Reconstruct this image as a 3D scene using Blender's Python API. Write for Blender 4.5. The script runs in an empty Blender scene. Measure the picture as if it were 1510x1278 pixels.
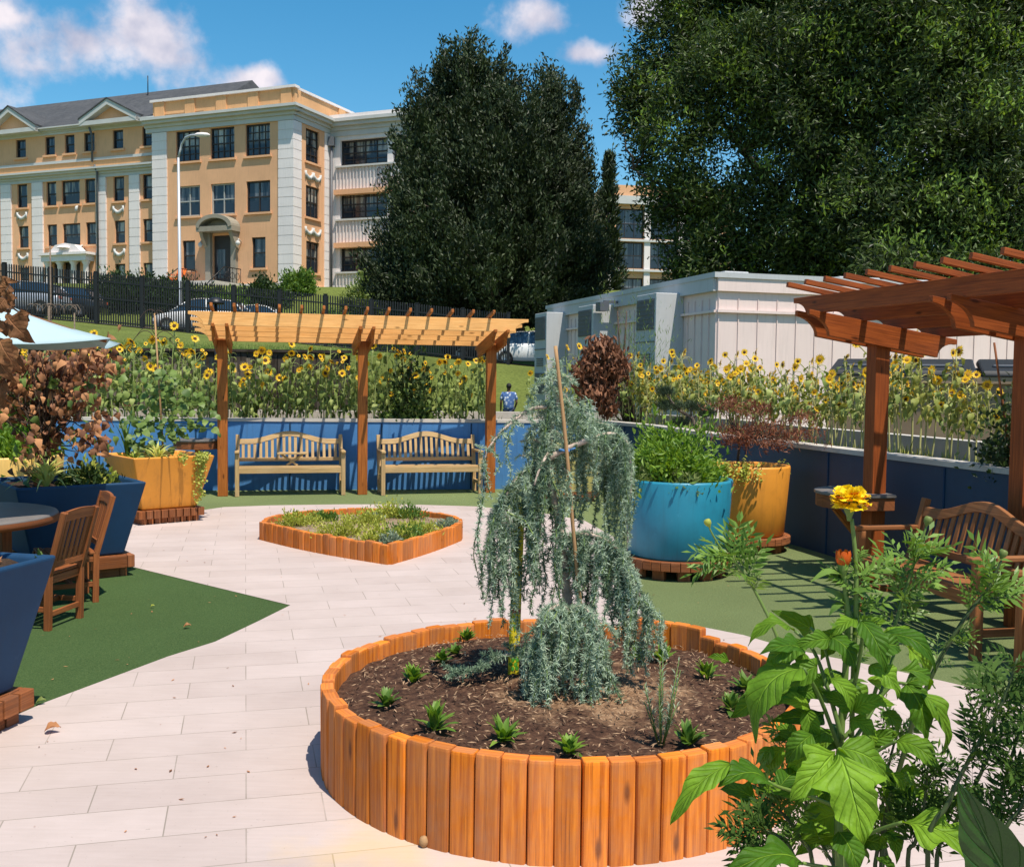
import bpy, math, random
import numpy as np
from mathutils import Vector, Matrix

# ------------------------------------------------------------------ camera, sky, sun, exposure
sc = bpy.context.scene
COL = sc.collection
EYE = 1.75
F, CX, CY = 1512.0, 755.0, 639.0
PITCH = math.atan(82 / 1512.0)
ROLL = 0.012
RM = Matrix.Rotation(math.pi / 2 - PITCH, 3, 'X') @ Matrix.Rotation(ROLL, 3, 'Z')
cam = bpy.data.cameras.new('camera')
cam.sensor_width = 36.0
cam.lens = 36.0 * F / 1510.0
cam.clip_end = 3000
cam.clip_start = 0.05
camo = bpy.data.objects.new('camera', cam)
COL.objects.link(camo)
camo.matrix_world = Matrix.Translation((0, 0, EYE)) @ RM.to_4x4()
sc.camera = camo

SUN = Vector((0.25, -0.385, 1.0)).normalized()          # towards the sun
sl = bpy.data.lights.new('sun', 'SUN')
sl.energy = 4.2
sl.angle = math.radians(0.55)
sl.color = (1.0, 0.93, 0.80)
so = bpy.data.objects.new('sun', sl)
COL.objects.link(so)
so.rotation_euler = SUN.to_track_quat('Z', 'Y').to_euler()
so.location = (0, 0, 30)

sc.view_settings.view_transform = 'Standard'
sc.view_settings.look = 'None'
sc.view_settings.exposure = 0.56
sc.view_settings.gamma = 1.0
try:
    sc.cycles.max_bounces = 6
    sc.cycles.transparent_max_bounces = 8
    sc.cycles.use_denoising = True
except Exception:
    pass


def ray(px, py):
    return RM @ Vector(((px - CX) / F, -(py - CY) / F, -1.0))


def at(px, py, Y):                                     # the point at depth Y seen at that spot of the photograph
    r = ray(px, py)
    k = Y / r.y
    return Vector((r.x * k, Y, EYE + r.z * k))


def gnd(px, py, z=0.0):                                # the point on the level z
    r = ray(px, py)
    k = (z - EYE) / r.z
    return Vector((r.x * k, r.y * k, z))


def build_world():
    w = bpy.data.worlds.new('World')
    sc.world = w
    w.use_nodes = True
    nt = w.node_tree
    N, L = nt.nodes, nt.links
    N.clear()
    out = N.new('ShaderNodeOutputWorld')
    sky = N.new('ShaderNodeTexSky')
    sky.sky_type = 'NISHITA'
    sky.sun_disc = False
    sky.sun_elevation = math.asin(SUN.z)
    sky.sun_rotation = math.atan2(SUN.x, SUN.y)
    sky.air_density = 1.0
    sky.dust_density = 0.6
    sky.ozone_density = 1.4
    hs = N.new('ShaderNodeHueSaturation')
    hs.inputs['Saturation'].default_value = 1.42
    hs.inputs['Value'].default_value = .86
    hs.inputs['Hue'].default_value = 0.486
    L.new(sky.outputs[0], hs.inputs['Color'])
    bg = N.new('ShaderNodeBackground')
    bg.inputs['Strength'].default_value = 0.125
    L.new(hs.outputs[0], bg.inputs['Color'])
    tc = N.new('ShaderNodeTexCoord')
    nrm = N.new('ShaderNodeVectorMath'); nrm.operation = 'NORMALIZE'
    L.new(tc.outputs['Generated'], nrm.inputs[0])
    noi = N.new('ShaderNodeTexNoise')
    noi.inputs['Scale'].default_value = 13.0
    noi.inputs['Detail'].default_value = 9.0
    noi.inputs['Roughness'].default_value = 0.56
    L.new(nrm.outputs[0], noi.inputs['Vector'])
    clouds = [(105, 62, 185, 62), (225, 60, 95, 74), (20, 25, 190, 42), (378, 116, 70, 26), (792, 28, 66, 36),
              (868, 78, 62, 26), (962, 14, 62, 26), (1750, 200, 300, 90), (-400, 120, 300, 100), (560, -250, 260, 90)]
    prev = None
    for (cx, cy, rx, ry) in clouds:
        d = ray(cx, cy).normalized()
        sub = N.new('ShaderNodeVectorMath'); sub.operation = 'SUBTRACT'
        L.new(nrm.outputs[0], sub.inputs[0]); sub.inputs[1].default_value = d
        mul = N.new('ShaderNodeVectorMath'); mul.operation = 'MULTIPLY'
        L.new(sub.outputs[0], mul.inputs[0])
        mul.inputs[1].default_value = (F / rx, F / rx, F / ry)
        ln = N.new('ShaderNodeVectorMath'); ln.operation = 'LENGTH'
        L.new(mul.outputs[0], ln.inputs[0])
        inv = N.new('ShaderNodeMath'); inv.operation = 'SUBTRACT'
        inv.inputs[0].default_value = 1.0
        L.new(ln.outputs['Value'], inv.inputs[1])
        if prev is None:
            prev = inv
        else:
            mx = N.new('ShaderNodeMath'); mx.operation = 'SMOOTH_MAX'; mx.inputs[2].default_value = 0.25
            L.new(prev.outputs[0], mx.inputs[0]); L.new(inv.outputs[0], mx.inputs[1])
            prev = mx
    cl = N.new('ShaderNodeMath'); cl.operation = 'MAXIMUM'; cl.inputs[1].default_value = -1.2
    L.new(prev.outputs[0], cl.inputs[0])
    n2 = N.new('ShaderNodeMath'); n2.operation = 'MULTIPLY_ADD'
    L.new(noi.outputs['Fac'], n2.inputs[0]); n2.inputs[1].default_value = 3.0; n2.inputs[2].default_value = -1.5
    add = N.new('ShaderNodeMath'); add.operation = 'ADD'
    L.new(cl.outputs[0], add.inputs[0]); L.new(n2.outputs[0], add.inputs[1])
    mr = N.new('ShaderNodeMapRange'); mr.interpolation_type = 'SMOOTHSTEP'
    mr.inputs['From Min'].default_value = 0.0; mr.inputs['From Max'].default_value = 0.75
    mr.inputs['To Min'].default_value = 0.0; mr.inputs['To Max'].default_value = 0.94
    L.new(add.outputs[0], mr.inputs['Value'])
    sh = N.new('ShaderNodeTexNoise'); sh.inputs['Scale'].default_value = 19.0; sh.inputs['Detail'].default_value = 5.0
    L.new(nrm.outputs[0], sh.inputs['Vector'])
    cr = N.new('ShaderNodeValToRGB')
    cr.color_ramp.elements[0].position = 0.36; cr.color_ramp.elements[0].color = (0.36, 0.38, 0.50, 1)
    cr.color_ramp.elements[1].position = 0.62; cr.color_ramp.elements[1].color = (0.78, 0.71, 0.74, 1)
    L.new(sh.outputs['Fac'], cr.inputs['Fac'])
    bg2 = N.new('ShaderNodeBackground'); bg2.inputs['Strength'].default_value = 0.88
    L.new(cr.outputs[0], bg2.inputs['Color'])
    mix = N.new('ShaderNodeMixShader')
    L.new(mr.outputs[0], mix.inputs['Fac']); L.new(bg.outputs[0], mix.inputs[1]); L.new(bg2.outputs[0], mix.inputs[2])
    L.new(mix.outputs[0], out.inputs['Surface'])


build_world()

# ------------------------------------------------------------------ helpers
rnd = random.Random(7)


class MB:
    """collects shapes; build() links them as one mesh object"""

    def __init__(s):
        s.v, s.f, s.uv, s.mi, s.sm, s.hasuv = [], [], [], [], [], False

    def add(s, verts, faces, uvs=None, mat=0, smooth=False):
        b = len(s.v)
        s.v.extend([tuple(p) for p in verts])
        for i, f in enumerate(faces):
            s.f.append(tuple(b + k for k in f))
            if uvs is not None:
                s.uv.append(uvs[i]); s.hasuv = True
            else:
                s.uv.append([(0.0, 0.0)] * len(f))
            s.mi.append(mat); s.sm.append(smooth)
        return s

    def box(s, c, size, rot=None, mat=0, uv=True):
        c = Vector(c); hx, hy, hz = size[0] / 2, size[1] / 2, size[2] / 2
        loc = [Vector((x, y, z)) for z in (-hz, hz) for y in (-hy, hy) for x in (-hx, hx)]
        if rot is None:
            rot = Matrix.Identity(3)
        elif isinstance(rot, (int, float)):
            rot = Matrix.Rotation(rot, 3, 'Z')
        vs = [c + rot @ p for p in loc]
        fs = [(0, 2, 3, 1), (4, 5, 7, 6), (0, 1, 5, 4), (2, 6, 7, 3), (0, 4, 6, 2), (1, 3, 7, 5)]
        ax = max(range(3), key=lambda k: size[k])
        oth = [k for k in range(3) if k != ax]
        ou, ov = rnd.random() * 20, rnd.random() * 20
        uvs = [[(loc[k][ax] + ou, loc[k][oth[0]] + loc[k][oth[1]] * 1.3 + ov) for k in f] for f in fs] if uv else None
        s.add(vs, fs, uvs, mat)
        return s

    def bar(s, p0, p1, w, t, up=(0, 0, 1), mat=0):
        p0, p1 = Vector(p0), Vector(p1)
        a = (p1 - p0); L = a.length
        if L < 1e-6: return s
        a /= L
        up = Vector(up)
        if abs(a.dot(up.normalized())) > 0.98: up = Vector((0, 1, 0)) if abs(a.y) < 0.9 else Vector((1, 0, 0))
        b = a.cross(up).normalized(); c = b.cross(a)
        s.box((p0 + p1) / 2, (L, w, t), Matrix((a, b, c)).transposed(), mat)
        return s

    def tube(s, pts, r, n=8, mat=0, smooth=True, cap=True):
        pts = [Vector(p) for p in pts]
        m = len(pts)
        rs = r if isinstance(r, (list, tuple)) else [r] * m
        vs, fs, uvs = [], [], []
        prevb = None
        ln = 0
        lens = []
        for i in range(m):
            a = (pts[min(i + 1, m - 1)] - pts[max(i - 1, 0)])
            if a.length < 1e-9: a = Vector((0, 0, 1))
            a.normalize()
            if prevb is None:
                ref = Vector((0, 0, 1)) if abs(a.z) < 0.9 else Vector((1, 0, 0))
                b = a.cross(ref).normalized()
            else:
                b = (prevb - a * prevb.dot(a))
                b = b.normalized() if b.length > 1e-6 else a.orthogonal().normalized()
            prevb = b
            c = a.cross(b)
            if i: ln += (pts[i] - pts[i - 1]).length
            lens.append(ln)
            for k in range(n):
                th = 2 * math.pi * k / n
                vs.append(pts[i] + (b * math.cos(th) + c * math.sin(th)) * rs[i])
        o = rnd.random() * 10
        for i in range(m - 1):
            for k in range(n):
                k2 = (k + 1) % n
                fs.append((i * n + k, i * n + k2, (i + 1) * n + k2, (i + 1) * n + k))
                uvs.append([(lens[i] + o, k / n * .3), (lens[i] + o, (k + 1) / n * .3), (lens[i + 1] + o, (k + 1) / n * .3), (lens[i + 1] + o, k / n * .3)])
        if cap:
            for (ring, rev) in ((0, True), (m - 1, False)):
                f = [ring * n + k for k in range(n)]
                if rev: f = f[::-1]
                fs.append(tuple(f)); uvs.append([(0.0, 0.0)] * n)
        s.add(vs, fs, uvs, mat, smooth)
        return s

    def lathe(s, prof, n=32, c=(0, 0, 0), mat=0, smooth=True, sq=None):
        """revolve (r, z) pairs; open profile"""
        vs, fs, uvs = [], [], []
        for (r, z) in prof:
            for k in range(n):
                th = 2 * math.pi * k / n
                vs.append((c[0] + r * math.cos(th), c[1] + r * math.sin(th), c[2] + z))
        m = len(prof)
        for i in range(m - 1):
            for k in range(n):
                k2 = (k + 1) % n
                fs.append((i * n + k, i * n + k2, (i + 1) * n + k2, (i + 1) * n + k))
                uvs.append([(k / n, i / m), ((k + 1) / n, i / m), ((k + 1) / n, (i + 1) / m), (k / n, (i + 1) / m)])
        s.add(vs, fs, uvs, mat, smooth)
        return s

    def disc(s, c, r, n=24, mat=0, up=True, ry=None):
        vs = [(c[0] + r * math.cos(2 * math.pi * k / n), c[1] + (ry or r) * math.sin(2 * math.pi * k / n), c[2]) for k in range(n)]
        f = tuple(range(n)) if up else tuple(range(n))[::-1]
        s.add(vs, [f], [[(v[0], v[1]) for v in vs]], mat)
        return s

    def prism(s, poly, o, u, v, d, mat=0):
        """2-D outline poly in the (u, v) frame at o, extruded by the vector d"""
        o, u, v, d = Vector(o), Vector(u), Vector(v), Vector(d)
        n = len(poly)
        vs = [o + u * p[0] + v * p[1] for p in poly] + [o + u * p[0] + v * p[1] + d for p in poly]
        ou, ov = rnd.random() * 20, rnd.random() * 20
        puv = [(p[0] + ou, p[1] + ov) for p in poly]
        fs = [tuple(range(n))[::-1], tuple(range(n, 2 * n))]
        uvs = [puv[::-1], puv]
        dl = d.length
        for k in range(n):
            k2 = (k + 1) % n
            fs.append((k, k2, n + k2, n + k))
            uvs.append([puv[k], puv[k2], (puv[k2][0], puv[k2][1] + dl), (puv[k][0], puv[k][1] + dl)])
        s.add(vs, fs, uvs, mat)
        return s

    def quad(s, a, b, c, d, mat=0, uv=None):
        s.add([a, b, c, d], [(0, 1, 2, 3)], [uv] if uv else None, mat)
        return s

    def arr(s, verts, quads, mat=0, smooth=False):
        b = len(s.v)
        s.v.extend(map(tuple, verts.tolist()))
        q = (quads + b).tolist()
        s.f.extend(map(tuple, q))
        k = len(q)
        s.mi.extend([mat] * k); s.sm.extend([smooth] * k)
        s.uv.extend([[(0.0, 0.0)] * len(q[0])] * k if k else [])
        return s

    def build(s, name, mats, parent=None, world=False, bevel=0.0, seg=2, ang=40, me_only=False, subsurf=0):
        if not isinstance(mats, (list, tuple)): mats = [mats]
        me = bpy.data.meshes.new(name)
        vs = s.v
        if world and parent is not None:
            M = (Matrix.Translation(parent.location) @ parent.rotation_euler.to_matrix().to_4x4()).inverted()
            vs = [tuple(M @ Vector(p)) for p in vs]
        me.from_pydata(vs, [], s.f)
        for m in mats: me.materials.append(m)
        if len(mats) > 1: me.polygons.foreach_set('material_index', s.mi)
        me.polygons.foreach_set('use_smooth', s.sm)
        if s.hasuv:
            l = me.uv_layers.new(name='UVMap')
            flat = [c for f in s.uv for p in f for c in p]
            l.data.foreach_set('uv', flat)
        me.update()
        if me_only: return me
        o = bpy.data.objects.new(name, me)
        COL.objects.link(o)
        if parent is not None: o.parent = parent
        if bevel:
            b = o.modifiers.new('bevel', 'BEVEL')
            b.width = bevel; b.segments = seg; b.limit_method = 'ANGLE'; b.angle_limit = math.radians(ang)
        if subsurf:
            m = o.modifiers.new('sub', 'SUBSURF'); m.levels = subsurf; m.render_levels = subsurf
        return o


def tag(o, label=None, cat=None, group=None, kind=None):
    if label: o['label'] = label
    if cat: o['category'] = cat
    if group: o['group'] = group
    if kind: o['kind'] = kind
    return o


def thing(name, loc, label, cat, group=None, rz=0.0):
    o = bpy.data.objects.new(name, None)
    COL.objects.link(o)
    o.location = loc; o.rotation_euler = (0, 0, rz)
    o.empty_display_size = 0.1
    return tag(o, label, cat, group)


def copy_tree(o, parent=None):
    c = o.copy()
    COL.objects.link(c)
    if parent is not None: c.parent = parent
    for ch in list(o.children): copy_tree(ch, c)
    return c


# ------------------------------------------------------------------ materials
def new_mat(name):
    m = bpy.data.materials.new(name)
    m.use_nodes = True
    nt = m.node_tree
    nt.nodes.clear()
    out = nt.nodes.new('ShaderNodeOutputMaterial')
    bs = nt.nodes.new('ShaderNodeBsdfPrincipled')
    nt.links.new(bs.outputs[0], out.inputs['Surface'])
    return m, nt, bs, out


def rgb(c, k=1.0):
    return (min(c[0] * k, 1), min(c[1] * k, 1), min(c[2] * k, 1), 1)


def node_noise(nt, vec, scale, detail=4, rough=.55, dist=0.0):
    n = nt.nodes.new('ShaderNodeTexNoise')
    n.inputs['Scale'].default_value = scale
    n.inputs['Detail'].default_value = detail
    n.inputs['Roughness'].default_value = rough
    n.inputs['Distortion'].default_value = dist
    if vec is not None: nt.links.new(vec, n.inputs['Vector'])
    return n


def ramp(nt, fac, stops):
    r = nt.nodes.new('ShaderNodeValToRGB')
    e = r.color_ramp.elements
    e[0].position, e[0].color = stops[0][0], rgb(stops[0][1])
    e[1].position, e[1].color = stops[-1][0], rgb(stops[-1][1])
    for (p, c) in stops[1:-1]:
        x = e.new(p); x.color = rgb(c)
    nt.links.new(fac, r.inputs['Fac'])
    return r


def mixc(nt, fac, a, b, mode='MIX'):
    m = nt.nodes.new('ShaderNodeMix')
    m.data_type = 'RGBA'; m.blend_type = mode
    for (sock, val) in ((0, fac), (6, a), (7, b)):
        if isinstance(val, (int, float)): m.inputs[sock].default_value = val
        elif isinstance(val, tuple): m.inputs[sock].default_value = val if len(val) == 4 else rgb(val)
        else: nt.links.new(val, m.inputs[sock])
    return m.outputs[2]


def bump(nt, bs, height, strength, dist):
    b = nt.nodes.new('ShaderNodeBump')
    b.inputs['Strength'].default_value = strength
    b.inputs['Distance'].default_value = dist
    nt.links.new(height, b.inputs['Height'])
    nt.links.new(b.outputs[0], bs.inputs['Normal'])


def m_basic(name, col, rough=.7, var=.14, scale=3.0, bscale=60.0, bstr=.15, bdist=.004, metal=0.0, spec=.4, dirt=0.0, objrand=0.0, streak=0.0):
    m, nt, bs, out = new_mat(name)
    tc = nt.nodes.new('ShaderNodeTexCoord').outputs['Object']
    n1 = node_noise(nt, tc, scale, 5)
    c = ramp(nt, n1.outputs['Fac'], [(.3, tuple(x * (1 - var) for x in col)), (.7, tuple(min(1, x * (1 + var)) for x in col))]).outputs[0]
    if dirt:
        n3 = node_noise(nt, tc, scale * 2.7, 8, .7)
        f = ramp(nt, n3.outputs['Fac'], [(.52, (0, 0, 0)), (.74, (dirt, dirt, dirt))]).outputs[0]
        c = mixc(nt, f, c, tuple(x * .5 + .006 for x in col))
    if streak:
        mps = nt.nodes.new('ShaderNodeMapping'); mps.inputs['Scale'].default_value = (16, 16, .9)
        nt.links.new(tc, mps.inputs['Vector'])
        n8 = node_noise(nt, mps.outputs[0], 1.2, 6, .7)
        c = mixc(nt, ramp(nt, n8.outputs['Fac'], [(.50, (0, 0, 0)), (.70, (streak,) * 3)]).outputs[0], c, tuple(x * .55 + .012 for x in col))
        n9 = node_noise(nt, tc, 9, 9, .8)
        c = mixc(nt, ramp(nt, n9.outputs['Fac'], [(.60, (0, 0, 0)), (.72, (streak * .8,) * 3)]).outputs[0], c, tuple(min(1, x * 1.5 + .05) for x in col))
    nt.links.new(c, bs.inputs['Base Color'])
    bs.inputs['Roughness'].default_value = rough
    bs.inputs['Metallic'].default_value = metal
    bs.inputs['Specular IOR Level'].default_value = spec
    if bstr:
        n2 = node_noise(nt, tc, bscale, 4)
        bump(nt, bs, n2.outputs['Fac'], bstr, bdist)
    return m


def m_wood(name, light, dark, rough=.55, weather=0.0, knots=True, objrand=.12, gl=1.0):
    m, nt, bs, out = new_mat(name)
    uv = nt.nodes.new('ShaderNodeUVMap').outputs[0]
    mp = nt.nodes.new('ShaderNodeMapping'); mp.inputs['Scale'].default_value = (1.6 * gl, 42 * gl, 1)
    nt.links.new(uv, mp.inputs['Vector'])
    n1 = node_noise(nt, mp.outputs[0], 1.6, 6, .6, .6)
    mid = tuple((a + b) / 2 for a, b in zip(light, dark))
    c = ramp(nt, n1.outputs['Fac'], [(.32, dark), (.5, mid), (.66, light)]).outputs[0]
    mp2 = nt.nodes.new('ShaderNodeMapping'); mp2.inputs['Scale'].default_value = (1.2, 3.5, 1)
    nt.links.new(uv, mp2.inputs['Vector'])
    n2 = node_noise(nt, mp2.outputs[0], 2.0, 4)
    f2 = ramp(nt, n2.outputs['Fac'], [(.35, (0, 0, 0)), (.75, (.55, .55, .55))]).outputs[0]
    c = mixc(nt, f2, c, tuple(x * .62 for x in mid))
    if knots:
        mp3 = nt.nodes.new('ShaderNodeMapping'); mp3.inputs['Scale'].default_value = (2.8, 9.0, 1)
        nt.links.new(uv, mp3.inputs['Vector'])
        vo = nt.nodes.new('ShaderNodeTexVoronoi'); vo.inputs['Scale'].default_value = 1.0
        nt.links.new(mp3.outputs[0], vo.inputs['Vector'])
        fk = ramp(nt, vo.outputs['Distance'], [(.06, (.85, .85, .85)), (.15, (0, 0, 0))]).outputs[0]
        c = mixc(nt, fk, c, tuple(x * .32 for x in dark))
    mp4 = nt.nodes.new('ShaderNodeMapping'); mp4.inputs['Scale'].default_value = (1.1, 95, 1)
    nt.links.new(uv, mp4.inputs['Vector'])
    n6 = node_noise(nt, mp4.outputs[0], 1.3, 5, .65, .3)
    c = mixc(nt, ramp(nt, n6.outputs['Fac'], [(.60, (0, 0, 0)), (.68, (.7, .7, .7))]).outputs[0], c, tuple(x * .35 for x in dark))
    if weather:
        n4 = node_noise(nt, uv, 2.1, 6, .7)
        fw = ramp(nt, n4.outputs['Fac'], [(.42, (0, 0, 0)), (.68, (weather,) * 3)]).outputs[0]
        c = mixc(nt, fw, c, (.30, .25, .20))
    if objrand:
        oi = nt.nodes.new('ShaderNodeObjectInfo')
        mr = nt.nodes.new('ShaderNodeMapRange')
        mr.inputs['To Min'].default_value = 1 - objrand; mr.inputs['To Max'].default_value = 1 + objrand
        nt.links.new(oi.outputs['Random'], mr.inputs['Value'])
        hv = nt.nodes.new('ShaderNodeHueSaturation')
        nt.links.new(mr.outputs[0], hv.inputs['Value']); nt.links.new(c, hv.inputs['Color'])
        c = hv.outputs[0]
    nt.links.new(c, bs.inputs['Base Color'])
    bs.inputs['Roughness'].default_value = rough
    bs.inputs['Specular IOR Level'].default_value = .2
    bump(nt, bs, n1.outputs['Fac'], .5, .003)
    return m


def m_leaf(name, col, col2, trans=.35, rough=.5, veins=False, spec=.35, tcol=None, patch=0.0):
    m, nt, bs, out = new_mat(name)
    geo = nt.nodes.new('ShaderNodeNewGeometry')
    c = ramp(nt, geo.outputs['Random Per Island'], [(0, col), (1, col2)]).outputs[0]
    tc = nt.nodes.new('ShaderNodeTexCoord').outputs['Object']
    if veins:
        oi = nt.nodes.new('ShaderNodeObjectInfo')
        c = mixc(nt, oi.outputs['Random'], col, col2)
        npz = node_noise(nt, tc, 34, 4)
        c = mixc(nt, 1.0, c, ramp(nt, npz.outputs['Fac'], [(.32, (.62, .68, .6)), (.68, (1.0, 1.0, 1.0))]).outputs[0], 'MULTIPLY')
    if patch:
        n1 = node_noise(nt, tc, patch, 3)
        f = ramp(nt, n1.outputs['Fac'], [(.35, (.55, .55, .55)), (.65, (1.25, 1.25, 1.25))]).outputs[0]
        c = mixc(nt, 1.0, c, f, 'MULTIPLY')
    if veins:
        uv = nt.nodes.new('ShaderNodeUVMap').outputs[0]
        sp = nt.nodes.new('ShaderNodeSeparateXYZ'); nt.links.new(uv, sp.inputs[0])

        def M(op, a, b=None, c3=None):
            n = nt.nodes.new('ShaderNodeMath'); n.operation = op
            for i, x in enumerate((a, b, c3)):
                if x is None: continue
                if isinstance(x, (int, float)): n.inputs[i].default_value = x
                else: nt.links.new(x, n.inputs[i])
            return n.outputs[0]
        x = M('MULTIPLY', M('ABSOLUTE', M('SUBTRACT', sp.outputs[0], .5)), 2.0)
        val = M('SUBTRACT', M('MULTIPLY', sp.outputs[1], 7.0), M('MULTIPLY', M('POWER', x, .8), 2.0))
        pp = M('PINGPONG', val, .5)
        side = nt.nodes.new('ShaderNodeMapRange'); side.inputs['From Min'].default_value = 0; side.inputs['From Max'].default_value = .085
        side.inputs['To Min'].default_value = 1; side.inputs['To Max'].default_value = 0
        nt.links.new(pp, side.inputs['Value'])
        mid = nt.nodes.new('ShaderNodeMapRange'); mid.inputs['From Min'].default_value = .02; mid.inputs['From Max'].default_value = .07
        mid.inputs['To Min'].default_value = 1; mid.inputs['To Max'].default_value = 0
        nt.links.new(x, mid.inputs['Value'])
        vein = M('MAXIMUM', M('MULTIPLY', side.outputs[0], .4), mid.outputs[0])
        c = mixc(nt, M('MULTIPLY', vein, .38), c, tuple(min(1, k * 1.7 + .02) for k in col2))
        nz = node_noise(nt, tc, 90, 3)
        h = M('ADD', M('MULTIPLY', vein, -1.0), M('MULTIPLY', nz.outputs['Fac'], .35))
        nq = node_noise(nt, tc, 42, 3)
        h = M('ADD', h, M('ADD', M('MULTIPLY', pp, .7), M('MULTIPLY', nq.outputs['Fac'], 1.1)))
        bump(nt, bs, h, .8, .0045)
    nt.links.new(c, bs.inputs['Base Color'])
    bs.inputs['Roughness'].default_value = rough
    bs.inputs['Specular IOR Level'].default_value = spec
    if trans:
        tr = nt.nodes.new('ShaderNodeBsdfTranslucent')
        hv = nt.nodes.new('ShaderNodeHueSaturation')
        hv.inputs['Value'].default_value = 1.35; hv.inputs['Saturation'].default_value = 1.1
        hv.inputs['Hue'].default_value = .485
        nt.links.new(c, hv.inputs['Color']); nt.links.new(hv.outputs[0], tr.inputs['Color'])
        mx = nt.nodes.new('ShaderNodeMixShader'); mx.inputs[0].default_value = trans
        nt.links.new(bs.outputs[0], mx.inputs[1]); nt.links.new(tr.outputs[0], mx.inputs[2])
        nt.links.new(mx.outputs[0], out.inputs['Surface'])
    return m


def m_pavers():
    m, nt, bs, out = new_mat('pale_pavers')
    tc = nt.nodes.new('ShaderNodeTexCoord').outputs['Object']
    mp = nt.nodes.new('ShaderNodeMapping'); mp.inputs['Rotation'].default_value = (0, 0, math.radians(-14.6))
    nt.links.new(tc, mp.inputs['Vector'])
    br = nt.nodes.new('ShaderNodeTexBrick')
    br.offset = .5
    br.inputs['Color1'].default_value = rgb((.475, .385, .36)); br.inputs['Color2'].default_value = rgb((.53, .435, .41))
    br.inputs['Mortar'].default_value = rgb((.29, .245, .21))
    br.inputs['Scale'].default_value = 1.0
    br.inputs['Mortar Size'].default_value = .0032
    br.inputs['Mortar Smooth'].default_value = .3
    br.inputs['Brick Width'].default_value = .61; br.inputs['Row Height'].default_value = .285
    nt.links.new(mp.outputs[0], br.inputs['Vector'])
    # the joints are partly filled with pale sand
    nj = node_noise(nt, tc, 2.4, 5)
    fj = ramp(nt, nj.outputs['Fac'], [(.46, (0, 0, 0)), (.68, (.7, .7, .7))]).outputs[0]
    c = mixc(nt, fj, br.outputs['Color'], (.485, .395, .37))
    n1 = node_noise(nt, tc, 1.3, 6, .62)
    f = ramp(nt, n1.outputs['Fac'], [(.3, (.86, .85, .84)), (.7, (1.05, 1.04, 1.03))]).outputs[0]
    c = mixc(nt, 1.0, br.outputs['Color'], f, 'MULTIPLY')
    c = mixc(nt, mixc(nt, .5, fj, fj), c, mixc(nt, 1.0, (.505, .415, .39), f, 'MULTIPLY'))
    mp3 = nt.nodes.new('ShaderNodeMapping'); mp3.inputs['Rotation'].default_value = (0, 0, math.radians(-14.6)); mp3.inputs['Scale'].default_value = (2, 26, 1)
    nt.links.new(tc, mp3.inputs['Vector'])
    n2 = node_noise(nt, mp3.outputs[0], 2.0, 5)
    f2 = ramp(nt, n2.outputs['Fac'], [(.3, (.93, .93, .92)), (.7, (1.04, 1.04, 1.04))]).outputs[0]
    c = mixc(nt, 1.0, c, f2, 'MULTIPLY')
    ns = node_noise(nt, tc, 55, 2)
    c = mixc(nt, ramp(nt, ns.outputs['Fac'], [(.70, (0, 0, 0)), (.78, (.55, .55, .55))]).outputs[0], c, (.22, .18, .15))
    nb_ = node_noise(nt, tc, .55, 6, .7)
    c = mixc(nt, ramp(nt, nb_.outputs['Fac'], [(.5, (0, 0, 0)), (.75, (.4, .4, .4))]).outputs[0], c, (.40, .32, .28))
    # yellowish rust stain where the wooden bed drains
    sp = nt.nodes.new('ShaderNodeVectorMath'); sp.operation = 'DISTANCE'
    nt.links.new(tc, sp.inputs[0]); sp.inputs[1].default_value = gnd(560, 1262)
    n5 = node_noise(nt, tc, 5, 5)
    ma = nt.nodes.new('ShaderNodeMath'); ma.operation = 'MULTIPLY_ADD'
    nt.links.new(n5.outputs['Fac'], ma.inputs[0]); ma.inputs[1].default_value = .9; nt.links.new(sp.outputs['Value'], ma.inputs[2])
    f5 = ramp(nt, ma.outputs[0], [(.45, (.4, .4, .4)), (.85, (0, 0, 0))]).outputs[0]
    c = mixc(nt, f5, c, (.62, .42, .16))
    nt.links.new(c, bs.inputs['Base Color'])
    bs.inputs['Roughness'].default_value = .8
    bs.inputs['Specular IOR Level'].default_value = .25
    n3 = node_noise(nt, tc, 120, 4)
    ad = nt.nodes.new('ShaderNodeMath'); ad.operation = 'MULTIPLY_ADD'
    nt.links.new(br.outputs['Fac'], ad.inputs[0]); ad.inputs[1].default_value = -1.0; nt.links.new(n3.outputs['Fac'], ad.inputs[2])
    bump(nt, bs, ad.outputs[0], .3, .002)
    return m


def m_ground(name, stops, scale, bscale, bstr, bdist, big=(.8, 1.15), rough=.95):
    m, nt, bs, out = new_mat(name)
    tc = nt.nodes.new('ShaderNodeTexCoord').outputs['Object']
    n1 = node_noise(nt, tc, scale, 8, .7)
    c = ramp(nt, n1.outputs['Fac'], stops).outputs[0]
    n2 = node_noise(nt, tc, .45, 5)
    f = ramp(nt, n2.outputs['Fac'], [(.3, (big[0],) * 3), (.7, (min(1, big[1]),) * 3)]).outputs[0]
    c = mixc(nt, 1.0, c, f, 'MULTIPLY')
    nt.links.new(c, bs.inputs['Base Color'])
    bs.inputs['Roughness'].default_value = rough
    bs.inputs['Specular IOR Level'].default_value = .15
    n3 = node_noise(nt, tc, bscale, 6, .7)
    bump(nt, bs, n3.outputs['Fac'], bstr, bdist)
    return m


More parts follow.
